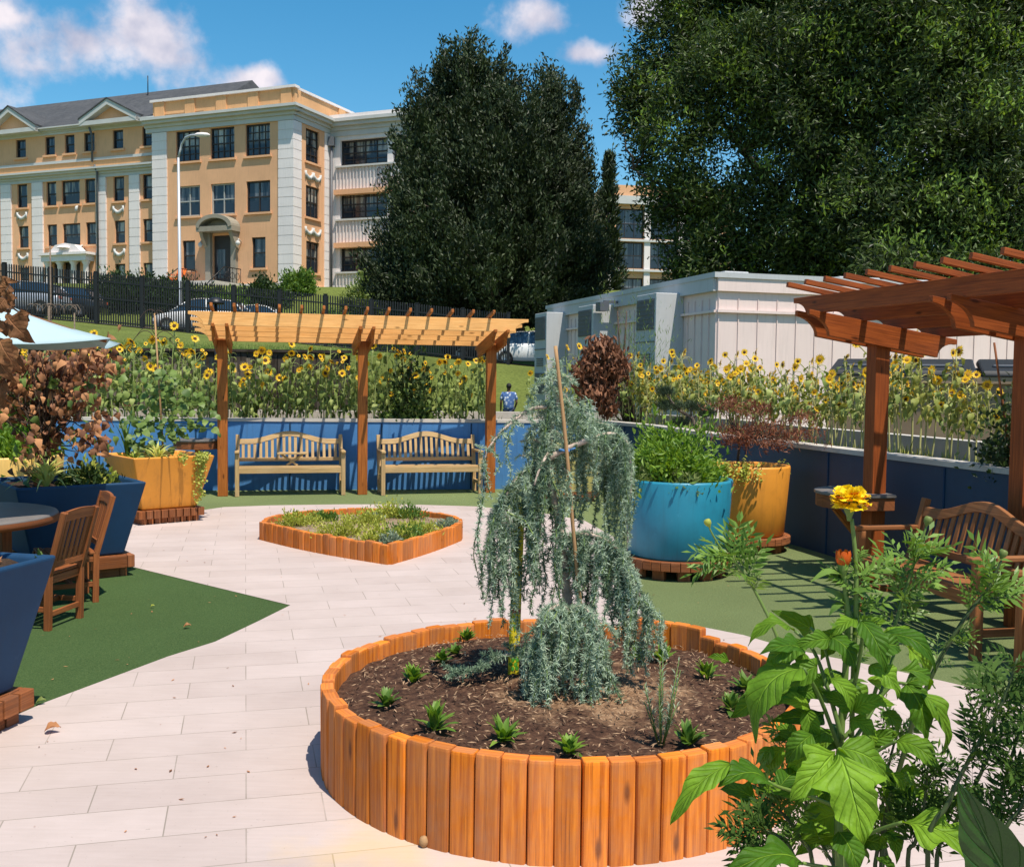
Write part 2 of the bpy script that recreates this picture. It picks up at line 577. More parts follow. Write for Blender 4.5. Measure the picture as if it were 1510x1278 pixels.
def m_glass(name, dark, light, stripe=18.0, amount=.5):
    """a window seen from outside: dark room, pale curtains hanging in folds, glossy pane"""
    m, nt, bs, out = new_mat(name)
    uv = nt.nodes.new('ShaderNodeUVMap').outputs[0]
    mp = nt.nodes.new('ShaderNodeMapping'); mp.inputs['Scale'].default_value = (stripe, .6, 1)
    nt.links.new(uv, mp.inputs['Vector'])
    oi = nt.nodes.new('ShaderNodeObjectInfo')
    cb = nt.nodes.new('ShaderNodeCombineXYZ')
    mu = nt.nodes.new('ShaderNodeMath'); mu.operation = 'MULTIPLY'; mu.inputs[1].default_value = 37.0
    nt.links.new(oi.outputs['Random'], mu.inputs[0]); nt.links.new(mu.outputs[0], cb.inputs[1])
    ad = nt.nodes.new('ShaderNodeVectorMath'); nt.links.new(mp.outputs[0], ad.inputs[0]); nt.links.new(cb.outputs[0], ad.inputs[1])
    n = node_noise(nt, ad.outputs[0], .6, 3)
    f = ramp(nt, n.outputs['Fac'], [(.45, (0, 0, 0)), (.62, (amount,) * 3)]).outputs[0]
    sp = nt.nodes.new('ShaderNodeSeparateXYZ'); nt.links.new(uv, sp.inputs[0])
    up = nt.nodes.new('ShaderNodeMapRange'); up.inputs['From Min'].default_value = .35; up.inputs['From Max'].default_value = .55
    nt.links.new(sp.outputs[1], up.inputs['Value'])
    f = mixc(nt, 1.0, f, up.outputs[0], 'MULTIPLY')
    c = mixc(nt, f, dark, light)
    nt.links.new(c, bs.inputs['Base Color'])
    bs.inputs['Roughness'].default_value = .06
    bs.inputs['Specular IOR Level'].default_value = .6
    return m


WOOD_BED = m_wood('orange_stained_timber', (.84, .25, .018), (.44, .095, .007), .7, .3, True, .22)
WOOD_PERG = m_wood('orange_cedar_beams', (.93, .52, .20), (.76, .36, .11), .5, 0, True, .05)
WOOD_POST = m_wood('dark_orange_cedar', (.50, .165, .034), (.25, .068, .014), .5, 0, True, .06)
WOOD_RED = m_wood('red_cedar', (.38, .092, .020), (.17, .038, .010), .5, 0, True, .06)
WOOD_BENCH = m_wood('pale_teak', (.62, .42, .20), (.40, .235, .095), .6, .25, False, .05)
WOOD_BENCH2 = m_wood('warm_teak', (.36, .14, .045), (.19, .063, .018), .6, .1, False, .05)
WOOD_CHAIR = m_wood('brown_teak', (.36, .120, .036), (.16, .044, .013), .55, .05, False, .05)
WOOD_BASE = m_wood('red_brown_timber', (.36, .115, .035), (.15, .045, .015), .6, .15, True, .2)
WOOD_GREY = m_wood('weathered_grey_boards', (.20, .16, .12), (.075, .056, .04), .9, .4, True, .25)
WOOD_DARK = m_wood('dark_brown_boards', (.050, .035, .026), (.018, .013, .010), .9, .2, True, .2)
BAMBOO = m_wood('tan_bamboo', (.50, .30, .15), (.36, .20, .09), .6, 0, False, .05)
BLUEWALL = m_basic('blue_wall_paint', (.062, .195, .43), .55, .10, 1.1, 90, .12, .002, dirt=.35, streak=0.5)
SHADEWALL = m_basic('shaded_blue_wall_paint', (.024, .052, .098), .6, .10, 1.1, 90, .12, .002, dirt=.35, streak=0.45)  # the blue wall paint darkened, so the colour carries that side's shade
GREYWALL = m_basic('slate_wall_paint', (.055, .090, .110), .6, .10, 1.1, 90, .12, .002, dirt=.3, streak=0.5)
CONCRETE = m_basic('pale_concrete', (.50, .455, .41), .85, .14, 2.5, 70, .3, .004, dirt=.4)
NAVY = m_basic('navy_planter_paint', (.012, .046, .105), .6, .12, 2.0, 60, .06, .002, spec=.2, dirt=.5, streak=0.35)
TEAL = m_basic('teal_planter_paint', (.022, .225, .34), .42, .08, 2.0, 60, .05, .002, dirt=.35, streak=0.4)
ORANGE = m_basic('orange_planter_paint', (.72, .285, .035), .45, .07, 2.2, 60, .06, .002, dirt=.35, streak=0.4)
YELLOW = m_basic('yellow_planter_paint', (.74, .46, .135), .5, .08, 2.2, 60, .06, .002, dirt=.2, streak=0.35)
PALEYEL = m_basic('pale_yellow_planter_paint', (.62, .52, .18), .5, .08, 2.2, 60, .06, .002, dirt=.3, streak=0.4)
SOIL = m_ground('potting_soil', [(.3, (.028, .018, .012)), (.7, (.10, .06, .038))], 26, 60, .8, .02)
MULCH = m_ground('shredded_bark_mulch', [(.30, (.035, .019, .012)), (.5, (.12, .065, .036)), (.72, (.33, .19, .10))], 20, 75, 1.0, .03, (.7, 1.0))
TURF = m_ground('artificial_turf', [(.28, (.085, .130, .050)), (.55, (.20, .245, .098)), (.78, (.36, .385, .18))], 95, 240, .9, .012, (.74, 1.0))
LAWN = m_ground('mown_lawn', [(.3, (.085, .115, .024)), (.7, (.20, .235, .055))], 9, 40, .8, .05, (.75, 1.1))
ASPHALT = m_ground('asphalt', [(.3, (.045, .045, .047)), (.7, (.075, .073, .072))], 20, 80, .5, .01)
PAVERS = m_pavers()
IRON = m_basic('black_iron', (.012, .012, .014), .45, .1, 8, 60, .05, .001)
STUCCO = m_basic('ochre_stucco', (.72, .395, .215), .9, .10, .35, 14, .25, .02, dirt=.16, streak=0.35)
SHADETRIM = m_basic('shaded_door_trim', (.29, .255, .20), .85, .12, 1.2, 20, .2, .01, dirt=.4)  # trim round the door, its shade mixed into the colour
STUCCO2 = m_basic('bright_ochre_stucco', (.70, .375, .175), .9, .10, .5, 14, .25, .02, dirt=.3, streak=0.45)
WHITESTONE = m_basic('white_painted_stone', (.76, .69, .67), .8, .06, .4, 18, .2, .01, dirt=.12, streak=0.3)
TRIM = m_basic('grey_white_trim', (.52, .515, .50), .7, .07, .6, 20, .1, .01, dirt=.2)
SLATE = m_ground('slate_roof', [(.3, (.055, .058, .066)), (.7, (.105, .105, .11))], 2.5, 8, .4, .05)
WFRAME = m_basic('dark_window_frame', (.030, .024, .022), .5, .1, 3, 30, 0)
WFRAMEL = m_basic('pale_window_frame', (.36, .36, .34), .5, .1, 3, 30, 0)
PANE = m_glass('window_pane', (.012, .018, .030), (.30, .31, .33))
PANEC = m_glass('curtained_window_pane', (.018, .024, .034), (.55, .52, .44), 14, .8)
TRAILER = m_basic('cream_metal_siding', (.74, .585, .545), .6, .05, .6, 30, .06, .004, dirt=.15, streak=0.25)
UNITGREY = m_basic('grey_sheet_metal', (.46, .46, .47), .5, .06, 1.0, 30, .05, .002, dirt=.1, streak=0.3)
GRILLE = m_basic('dark_grille', (.10, .105, .12), .5, .1, 6, 40, .1, .002)
BARK = m_basic('grey_brown_bark', (.16, .12, .09), .95, .3, 3, 22, .8, .03)
BARKP = m_basic('pale_cedar_bark', (.44, .34, .28), .9, .25, 16, 80, .6, .006)
TWIG = m_basic('dark_twig', (.07, .045, .032), .9, .3, 9, 60, .3, .003)
CAR_WHITE = m_basic('white_car_paint', (.72, .72, .73), .25, .02, 1, 5, 0, spec=.6)
CAR_SILVER = m_basic('silver_car_paint', (.48, .50, .53), .3, .02, 1, 5, 0, metal=.4)
CAR_DARK = m_basic('dark_car_paint', (.015, .017, .021), .25, .02, 1, 5, 0, spec=.6)
CARGLASS = m_basic('car_glass', (.02, .045, .08), .05, .1, 1, 5, 0, spec=.8)
RUBBER = m_basic('black_rubber', (.015, .015, .015), .8, .1, 4, 40, .1, .002)
CHROME = m_basic('steel_rim', (.5, .5, .52), .3, .05, 3, 20, 0, metal=.8)
LAMPGREY = m_basic('galvanised_steel', (.48, .49, .51), .45, .06, 2, 30, .05, .002, metal=.3)
CANVAS = m_basic('aqua_canvas', (.36, .47, .50), .9, .05, 1.5, 160, .15, .002)
WATERTANK = m_basic('plastic_table_top', (.16, .14, .13), .5, .12, 3, 40, .05, .002, dirt=.2)
STAKEYEL = m_basic('yellow_stake_paint', (.80, .62, .02), .55, .06, 6, 40, .05, .002, dirt=.2)
PAINTGREEN = m_basic('green_lettering_paint', (.10, .40, .03), .6, .05, 6, 40, 0)
PAINTRED = m_basic('red_brown_paint', (.40, .07, .02), .6, .1, 6, 40, 0)
DUMP = m_basic('brown_painted_steel', (.29, .195, .125), .6, .12, 1.2, 30, .1, .004, dirt=.35)
BLACKPL = m_basic('black_plastic_lid', (.022, .022, .024), .5, .1, 3, 30, .1, .004)
ADIR = m_basic('orange_chair_paint', (.75, .16, .02), .5, .05, 3, 30, 0)
# foliage
OAKBARK = m_basic('dark_oak_bark', (.055, .043, .034), .95, .3, 3, 22, .8, .03)
L_CONIF = m_leaf('dark_evergreen_leaves', (.015, .028, .010), (.060, .090, .028), .15, .55, patch=.45)
L_OAK = m_leaf('dark_oak_leaves', (.018, .033, .011), (.105, .165, .030), .22, .5, patch=.3)
L_OAKL = m_leaf('sunlit_oak_leaves', (.07, .13, .018), (.22, .33, .05), .3, .5)  # lighter leaf colour that paints the sunlit clumps of the crown
L_HEDGE = m_leaf('hedge_leaves', (.022, .050, .014), (.07, .12, .03), .25, .5, patch=.8)
L_LIGHT = m_leaf('light_green_leaves', (.14, .22, .05), (.32, .38, .11), .3, .5, patch=1.0)
L_SUNF = m_leaf('sunflower_leaves', (.15, .235, .045), (.42, .485, .14), .25, .6, patch=1.4)
L_SUNF2 = m_leaf('yellowing_sunflower_leaves', (.18, .24, .04), (.54, .54, .13), .28, .6, patch=1.4)
STEM = m_leaf('green_stems', (.20, .27, .08), (.30, .34, .12), 0, .6)
STEMP = m_leaf('straw_stems', (.36, .36, .13), (.46, .42, .18), 0, .6)
PETAL = m_leaf('yellow_petals', (.80, .50, .015), (.92, .62, .03), .25, .5)
SEED = m_basic('brown_seed_disc', (.075, .034, .014), .9, .3, 60, 300, .6, .004)
SEEDY = m_basic('ochre_seed_disc', (.34, .18, .02), .9, .3, 60, 300, .6, .004)
L_DEAD = m_leaf('dead_brown_leaves', (.17, .070, .028), (.60, .29, .13), .28, .7)
L_DEADD = m_leaf('dark_dead_leaves', (.075, .028, .015), (.30, .13, .065), .15, .7)
L_DEADV = m_leaf('veined_dead_leaves', (.085, .034, .016), (.30, .135, .06), .15, .75, veins=True, spec=.15)
L_VINE = m_leaf('vine_leaves', (.075, .135, .03), (.19, .27, .06), .3, .5)
L_BRIGHT = m_leaf('bright_green_leaves', (.085, .185, .02), (.24, .37, .05), .35, .5)
L_MED = m_leaf('mid_green_leaves', (.07, .15, .022), (.17, .27, .05), .3, .45)
L_VARIEG = m_leaf('yellow_striped_leaves', (.46, .50, .10), (.74, .70, .24), .3, .5)
L_YG = m_leaf('yellow_green_leaves', (.27, .33, .04), (.50, .50, .10), .3, .5)
L_GREYG = m_leaf('grey_green_leaves', (.17, .24, .15), (.33, .38, .26), .2, .6)
L_MAPLE = m_leaf('red_maple_leaves', (.11, .036, .020), (.30, .115, .055), .3, .55)
L_PINE = m_leaf('pine_needles', (.020, .038, .018), (.055, .085, .04), .1, .6)
NEEDLE = m_leaf('blue_green_needles', (.19, .28, .19), (.50, .59, .44), .22, .6)
NEEDLED = m_leaf('deep_green_needles', (.075, .13, .08), (.25, .34, .215), .18, .6)
L_BIG = m_leaf('big_lobed_leaf', (.060, .155, .010), (.23, .40, .030), .32, .55, veins=True, spec=.2)
L_DARK = m_leaf('broad_dark_leaf', (.030, .085, .012), (.05, .12, .018), .2, .35, veins=True, spec=.5)
L_MARI = m_leaf('marigold_leaves', (.065, .145, .018), (.18, .30, .05), .3, .45)
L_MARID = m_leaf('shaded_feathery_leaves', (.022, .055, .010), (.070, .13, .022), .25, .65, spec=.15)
STEMF = m_leaf('marigold_stems', (.085, .15, .03), (.16, .23, .05), 0, .5)
STEMD = m_leaf('dark_stems', (.030, .050, .016), (.06, .085, .025), 0, .5)
MARIY = m_leaf('marigold_yellow_petals', (.86, .62, .01), (.95, .78, .03), .3, .5)
MARIR = m_leaf('marigold_rust_petals', (.42, .10, .012), (.72, .30, .02), .2, .5)
MARIO = m_leaf('orange_red_petals', (.55, .08, .008), (.78, .20, .015), .25, .45)
GRASSM = m_leaf('lawn_blades', (.07, .13, .02), (.20, .28, .06), .25, .6)


# ------------------------------------------------------------------ foliage helpers
def unit(a):
    return a / np.maximum(np.linalg.norm(a, axis=-1, keepdims=True), 1e-9)


def leaf_cloud(mb, C, O, per, spread, ln, wd, rng, bias=.6, up=.2, rand=.8, mat=0, droop=0.0, flat=(1, 1, 1)):
    """diamond leaves scattered round the centres C, pointing roughly along O"""
    C = np.asarray(C, float); O = unit(np.asarray(O, float))
    n = len(C)
    c = np.repeat(C, per, 0) + rng.normal(0, 1, (n * per, 3)) * spread * np.array(flat)
    d = np.repeat(O, per, 0) * bias + np.array([0, 0, up - droop]) + rng.normal(0, 1, (n * per, 3)) * rand * .6
    d = unit(d)
    w = unit(np.cross(d, rng.normal(0, 1, (n * per, 3))))
    nn = np.cross(d, w)
    L = ln * rng.uniform(.65, 1.25, (n * per, 1)); W = wd * rng.uniform(.7, 1.2, (n * per, 1))
    p0 = c - d * L * .5
    p2 = c + d * L * .5 - nn * L * .08
    p1 = c + w * W * .5 + nn * L * .06 - d * L * .06
    p3 = c - w * W * .5 + nn * L * .06 - d * L * .06
    V = np.stack([p0, p1, p2, p3], 1).reshape(-1, 3)
    Q = np.arange(len(V)).reshape(-1, 4)
    mb.arr(V, Q, mat)


def prof_ovate(t): return max(0.0, math.sin(math.pi * min(1, t) ** .62)) ** .85
def prof_lance(t): return max(0.0, math.sin(math.pi * t ** .8)) ** .9
def prof_heart(t): return max(0.0, (1 - t) ** .55 * (1 if t > .12 else (.55 + t / .12 * .45)))


def prof_lobed(t):
    a = max(0.0, 1 - ((t - .30) / .20) ** 2) if t < .52 else 0.0           # side lobes
    b = max(0.0, math.sin(math.pi * min(1, max(0, (t - .28) / .72)) ** .75)) * .62 if t > .28 else 0
    c = .16 * (1 - t)
    return max(a, b, c * (1 if t > .02 else 0))


def leaf(mb, base, tip, width, nrm=(0, 0, 1), sag=.12, wav=.05, fold=.2, nt=10, ns=3, prof=prof_ovate, fwd=0.0, curl=0.0, mat=0, seed=0, smooth=True):
    base, tip = Vector(base), Vector(tip)
    a = tip - base; L = a.length; a.normalize()
    n = Vector(nrm); n = (n - a * n.dot(a))
    n = n.normalized() if n.length > 1e-4 else a.orthogonal().normalized()
    b = a.cross(n)
    r = random.Random(seed)
    ph = r.random() * 6.28; ph2 = r.random() * 6.28
    vs, uvs = [], []
    for i in range(nt + 1):
        t = i / nt
        c = base + a * (L * t) + n * (sag * L * 4 * t * (1 - t) - curl * L * t * t)
        w = width / 2 * prof(t)
        jag = 1 + .10 * math.sin(t * 34 + ph2)
        for j in range(-ns, ns + 1):
            s_ = j / ns
            k = abs(s_)
            off = s_ * w * (jag if k > .9 else 1)
            z = fold * k * w * .9 + wav * width * k * k * math.sin(t * 13 + ph + (1.7 if s_ > 0 else 0)) - curl * .8 * k * k * w
            vs.append(c + b * off + n * z + a * (fwd * k * w))
            uvs.append((s_ * .5 + .5, t))
    m = 2 * ns + 1
    fs, fu = [], []
    for i in range(nt):
        for j in range(m - 1):
            q = (i * m + j, i * m + j + 1, (i + 1) * m + j + 1, (i + 1) * m + j)
            fs.append(q); fu.append([uvs[k] for k in q])
    mb.add(vs, fs, fu, mat, smooth)


def pinnate(mb, base, tip, pairs, ll, lw, nrm=(0, 0, 1), sag=.1, seed=0, mat=0):
    """a feather leaf: narrow leaflets in pairs along a bent stalk"""
    base, tip = Vector(base), Vector(tip)
    a = tip - base; L = a.length
    if L < 1e-5: return
    a.normalize()
    n = Vector(nrm); n = n - a * n.dot(a)
    n = n.normalized() if n.length > 1e-4 else a.orthogonal().normalized()
    b = a.cross(n)
    r = random.Random(seed)
    pt = lambda t: base + a * (L * t) + n * (sag * L * 4 * t * (1 - t))
    mb.tube([pt(0), pt(.35), pt(.7), pt(1)], [lw * .13, lw * .11, lw * .08, lw * .04], 4, mat, True, False)
    for i in range(pairs + 1):
        t = .16 + .84 * i / pairs
        l = ll * (1 - .35 * abs(t - .55) * 2) * r.uniform(.85, 1.15)
        p = pt(t)
        for sgn in ((1, -1) if i < pairs else (0,)):
            d = (a * (.75 if sgn else 1) + b * sgn * .85 + n * r.uniform(-.25, .3)).normalized()
            e = d.cross(n); e = e.normalized() if e.length > 1e-4 else b
            q = p + d * l
            m1 = p + d * l * .45
            w = lw * r.uniform(.8, 1.2) / 2
            k = n * l * .06
            mb.add([p, m1 + e * w + k, q - k, m1 - e * w + k], [(0, 1, 2, 3)], [[(.5, 0), (1, .45), (.5, 1), (0, .45)]], mat, True)


def limb(mb, p0, p1, r0, r1, rng, kink=.08, n=6, seg=6, mat=0):
    p0, p1 = Vector(p0), Vector(p1)
    L = (p1 - p0).length
    pts = [p0.lerp(p1, i / seg) + (Vector((rng.uniform(-1, 1), rng.uniform(-1, 1), rng.uniform(-.6, .6))) * kink * L if 0 < i < seg else Vector()) for i in range(seg + 1)]
    mb.tube(pts, [r0 + (r1 - r0) * i / seg for i in range(seg + 1)], n, mat)
    return pts


# ------------------------------------------------------------------ the lie of the land
def smooth(a, b, x):
    t = min(1, max(0, (x - a) / (b - a)))
    return t * t * (3 - 2 * t)


WALL = [(-9.6, 7.0), (-9.2, 10.6), (-8.2, 13.8), (-6.6, 15.10), (1.35, 16.30), (2.0, 14.9), (2.45, 12.8), (2.95, 11.2), (3.40, 9.6), (3.90, 7.9), (4.40, 6.1), (5.0, 4.0), (5.6, 1.5), (6.0, -2.0)]


def in_court(x, y):
    poly = [(-9.6, -6)] + WALL + [(6.0, -6)]
    c = False
    j = len(poly) - 1
    for i in range(len(poly)):
        xi, yi = poly[i]; xj, yj = poly[j]
        if (yi > y) != (yj > y) and x < (xj - xi) * (y - yi) / (yj - yi) + xi: c = not c
        j = i
    return c


def fence_z(x):
    return max(1.4, 3.72 - .086 * (min(x, 40) + 16.7)) if x > -60 else 6.0


def land(x, y):
    zf = fence_z(x)
    left = (.75 if y < 19.0 else 2.15 + (zf - 2.15) * smooth(18, 44, y))
    right = .15 + (zf - .15) * smooth(33, 43.5, y)
    k = smooth(-3.4, -2.9, x)
    z = left * (1 - k) + right * k
    if y > 43:
        z = zf + .02 * (min(y, 52) - 43)
    if y > 52:
        a, b = zf + .18, 7.15
        z = a + (b - a) * smooth(52, 63, y)
    if y > 130: z = 7.15 - 3.0 * smooth(130, 300, y)
    return z


def build_ground():
    def axis(lo, hi, step, far):
        a = list(np.arange(lo, hi + 1e-6, step))
        return [-f for f in far[::-1]] + a + far if lo < 0 else a + far
    xs = [-900, -400, -200, -120, -80] + list(np.arange(-60, 60.1, 1.0)) + [80, 120, 200, 400, 900]
    xs = sorted(set(xs + [-3.4, -3.15, -2.9]))
    ys = [-600, -200, -60, -20] + list(np.arange(-8, 18.6, 1.0)) + [18.95, 19.05] + list(np.arange(20, 80, 1.0)) + [85, 90, 100, 115, 130, 160, 220, 320, 600, 1500]
    mb = MB()
    vs = []
    for y in ys:
        for x in xs:
            z = land(x, y)
            if in_court(x, y) or (y < 17 and -10.7 < x < 6.9): z = -.35
            elif y < 8: z = min(z, .1)
            vs.append((x, y, z))
    nx = len(xs)
    fs = [(j * nx + i, j * nx + i + 1, (j + 1) * nx + i + 1, (j + 1) * nx + i) for j in range(len(ys) - 1) for i in range(nx - 1)]
    mb.add(vs, fs, None, 0, True)
    tag(mb.build('lawn_ground', LAWN), kind='structure')
    # road behind the iron fence
    mb = MB()
    vs, fs = [], []
    n = 60
    for i in range(n + 1):
        x = -70 + 100 * i / n
        for y in (44.6, 47, 49.5, 51.8): vs.append((x, y, land(x, y) + .03))
    for i in range(n):
        for j in range(3):
            fs.append((i * 4 + j, i * 4 + j + 1, (i + 1) * 4 + j + 1, (i + 1) * 4 + j)[::-1])
    mb.add(vs, fs)
    tag(mb.build('road', ASPHALT), kind='structure')
    # court floor: turf sheet, paving sheet on top
    mb = MB()
    poly = [(-9.6, -6)] + WALL + [(6.0, -6)]
    mb.add([(x, y, 0) for x, y in poly], [tuple(range(len(poly)))[::-1]])
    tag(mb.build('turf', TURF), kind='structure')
    P = lambda x, y: gnd(x, y).to_2d()
    left = [P(0, 1066), P(68, 1036), P(167, 999), P(247, 969), P(317, 947), P(382, 916), P(428, 893)]
    notch = [P(428, 893), P(300, 862), P(178, 832)]
    arc = [Vector((-4.15, 9.75)), Vector((-4.62, 10.7)), Vector((-4.62, 11.6)), Vector((-4.35, 12.4)), P(330, 748), P(400, 745.5), P(500, 744), P(600, 744), P(700, 747), P(790, 755), P(862, 768), P(905, 792), P(925, 830), P(930, 868), P(960, 915)]
    right = [P(1030, 924), P(1096, 937), P(1168, 958), P(1277, 980), P(1390, 1005), P(1510, 1033), Vector((3.6, 5.0)), Vector((4.6, 3.6)), Vector((5.3, 1.5)), Vector((5.6, -5.5))]
    mb = MB()
    tl = [Vector((-9.3, 3.0)), Vector((-4.3, 3.3))] + left + notch[1:] + [Vector((-4.3, 9.8)), Vector((-9.3, 9.5))]
    mb.add([(p[0], p[1], .003) for p in tl], [tuple(range(len(tl)))])
    tag(mb.build('turf', m_ground('darker_turf', [(.28, (.034, .074, .022)), (.55, (.078, .132, .042)), (.78, (.16, .215, .085))], 95, 240, .9, .012, (.74, 1.0))), kind='structure')  # left piece of turf in a darker green
    near = [Vector((-7, -5.5)), Vector((-4.2, 3.4))]
    pts = near + left + notch[1:] + arc + right
    mb = MB()
    mb.add([(p[0], p[1], .006) for p in pts], [tuple(range(len(pts)))[::-1]])
    tag(mb.build('paving', PAVERS), kind='structure')
    # blades of the turf and lawn that stand up near the court are left to the material; a few tufts at the lawn edge
    rng = np.random.default_rng(5)
    mb = MB()
    C = []
    for _ in range(5200):
        x = rng.uniform(-13, -3.2) if rng.random() < .55 else rng.uniform(-3, 3.5)
        y = rng.uniform(19.1, 30)
        if x > -3: y = rng.uniform(19, 34)
        C.append((x, y, land(x, y) + .02))
    leaf_cloud(mb, C, np.tile([0, 0, 1.0], (len(C), 1)), 4, .07, .11, .012, rng, 1, .2, .45)
    tag(mb.build('grass', GRASSM), kind='stuff')


build_ground()


# ------------------------------------------------------------------ retaining wall round the court
def offset_line(pts, d):
    """polyline moved sideways by d (positive = outwards, left of the walking direction)"""
    out = []
    for i, p in enumerate(pts):
        a = Vector(pts[max(i - 1, 0)]); b = Vector(pts[min(i + 1, len(pts) - 1)])
        t = (b - a).normalized()
        n = Vector((-t.y, t.x))
        out.append(Vector(p) + n * d)
    return out


WH = 1.08


def subdiv(pts, step=.5):
    out = []
    for a, b in zip(pts[:-1], pts[1:]):
        a, b = Vector(a), Vector(b)
        n = max(1, int((b - a).length / step))
        out += [a.lerp(b, i / n) for i in range(n)]
    return out + [Vector(pts[-1])]


def strip_wall(mb, pts, d0, d1, z0, z1, mat=0, mat_top=0):
    a, b = offset_line(pts, d0), offset_line(pts, d1)
    n = len(pts)
    vs = [(p.x, p.y, z) for z in (z0, z1) for p in a] + [(p.x, p.y, z) for z in (z0, z1) for p in b]
    fs = []
    for i in range(n - 1):
        fs.append((i, n + i, n + i + 1, i + 1))
        fs.append((2 * n + i, 2 * n + i + 1, 3 * n + i + 1, 3 * n + i))
        fs.append((n + i, 3 * n + i, 3 * n + i + 1, n + i + 1))
    fs.append((0, 2 * n, 3 * n, n)); fs.append((n - 1, 2 * n - 1, 4 * n - 1, 3 * n - 1))
    mb.add(vs, fs, None, mat)


def build_court_wall():
    back, side = WALL[:5], WALL[4:]
    t = thing('retaining_wall', (-4, 15.3, 0), 'sunlit blue painted retaining wall behind the two pale benches, with a pale coping', 'wall')
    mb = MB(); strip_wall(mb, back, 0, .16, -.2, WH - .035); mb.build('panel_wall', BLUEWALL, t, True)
    mb = MB(); strip_wall(mb, back, -.015, .19, WH - .035, WH + .012); mb.build('coping', CONCRETE, t, True)
    mb = MB()
    for k in range(12):
        p = Vector(back[3]).lerp(Vector(back[4]), (k + .7) / 11.6) if k < 11 else None
        if p is None: break
        tdir = (Vector(back[4]) - Vector(back[3])).normalized()
        n = Vector((tdir.y, -tdir.x))
        if k % 2 == 0: mb.box((p.x + n.x * .004, p.y + n.y * .004, (WH - .04) / 2), (.022, .012, WH - .06), math.atan2(tdir.y, tdir.x), 0, False)
    mb.build('joint_cover', NAVY, t, True)
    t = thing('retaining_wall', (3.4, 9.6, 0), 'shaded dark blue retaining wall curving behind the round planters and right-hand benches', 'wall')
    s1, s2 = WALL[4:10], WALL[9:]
    mb = MB(); strip_wall(mb, s1, 0, .16, -.2, WH - .035); mb.build('panel_wall', SHADEWALL, t, True)
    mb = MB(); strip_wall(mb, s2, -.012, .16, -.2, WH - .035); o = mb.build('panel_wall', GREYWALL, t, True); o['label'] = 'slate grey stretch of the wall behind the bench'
    mb = MB(); strip_wall(mb, side, -.02, .19, WH - .035, WH + .012); mb.build('coping', CONCRETE, t, True)
    mb = MB()
    for a, b in zip(s1[:-1], s1[1:]):
        a, b = Vector(a), Vector(b)
        d = (b - a).normalized(); n = Vector((d.y, -d.x))
        p = a.lerp(b, .55)
        mb.box((p.x + n.x * .004, p.y + n.y * .004, (WH - .04) / 2), (.018, .012, WH - .06), math.atan2(d.y, d.x), 0, False)
    mb.build('joint_cover', NAVY, t, True)
    # raised bed behind it: soil and its rear kerb
    mb = MB(); strip_wall(mb, subdiv(WALL, .6), .15, 1.35, .2, .97)
    o = mb.build('bed_soil', SOIL); tag(o, kind='structure')
    t = thing('bed_kerb', (3, 17, 0), 'low pale concrete kerb behind the sunflower bed', 'kerb')
    mb = MB(); strip_wall(mb, subdiv(WALL[3:12], .6), 1.33, 1.5, .1, 1.17); mb.build('kerb_stone', CONCRETE, t, True)


build_court_wall()


def build_board_wall():
    t = thing('timber_retaining_wall', (-10, 18.9, .8), 'dark brown timber retaining wall of upright boards below the lawn edge', 'wall')
    mb = MB()
    x = -16.0
    while x < -3.1:
        w = rnd.uniform(.11, .16)
        mb.box((x + w / 2, 18.86 + rnd.uniform(0, .015), 1.42), (w - .012, .05, 1.5 + rnd.uniform(-.02, .02)))
        x += w
    mb.box((-9.5, 18.95, 1.4), (13, .05, 1.45), None, 0)
    mb.build('boards', WOOD_DARK, t, True)
    mb = MB(); mb.box((-9.5, 18.88, 2.19), (13.05, .16, .05)); mb.build('cap_rail', WOOD_DARK, t, True)
    t = thing('picket_fence', (-7.4, 17.6, .8), 'weathered grey picket fence behind the sunflowers at the left', 'fence')
    mb = MB()
    x = -11.5
    while x < -4.1:
        w = rnd.uniform(.075, .10)
        h = rnd.uniform(1.05, 1.2)
        mb.box((x, 17.55, .85 + h / 2), (w, .022, h))
        x += w + rnd.uniform(.03, .07)
    mb.build('pickets', WOOD_GREY, t, True)
    mb = MB()
    for z in (1.15, 1.75): mb.box((-7.8, 17.59, z), (7.4, .04, .08))
    mb.build('rail', WOOD_GREY, t, True)


build_board_wall()


# ------------------------------------------------------------------ iron fence
def build_iron_fence():
    t = thing('iron_fence', (-16, 43, 3.6), 'long black iron picket fence along the top of the lawn', 'fence')
    H = 2.12
    X0, X1, Y = -29.0, 1.6, 43.2
    step = 1.92
    n = int((X1 - X0) / step)
    for i in range(n + 1):
        x = X0 + i * step
        z = land(x, 43.0)
        mb = MB(); mb.box((x, Y, z + H / 2 + .02), (.13, .12, H + .08)); mb.box((x, Y, z + H + .075), (.16, .15, .03))
        mb.build('post', IRON, t, True)
        if i == n: break
        xb = x + step
        zb = land(xb, 43.0)
        mb = MB()
        m = 19
        for k in range(1, m):
            q = k / m
            zz = z + (zb - z) * q
            mb.box((x + step * q, Y, zz + H / 2 + .04), (.052, .03, H - .06))
            mb.add([(x + step * q - .029, Y - .015, zz + H), (x + step * q + .029, Y - .015, zz + H), (x + step * q + .029, Y + .015, zz + H), (x + step * q - .029, Y + .015, zz + H), (x + step * q, Y, zz + H + .06)],
                   [(0, 1, 4), (1, 2, 4), (2, 3, 4), (3, 0, 4)])
        for dz in (.16, 1.12, 1.82):
            mb.bar((x, Y - .024, z + dz), (xb, Y - .024, zb + dz), .03, .06)
        mb.build('picket_panel', IRON, t, True)


build_iron_fence()


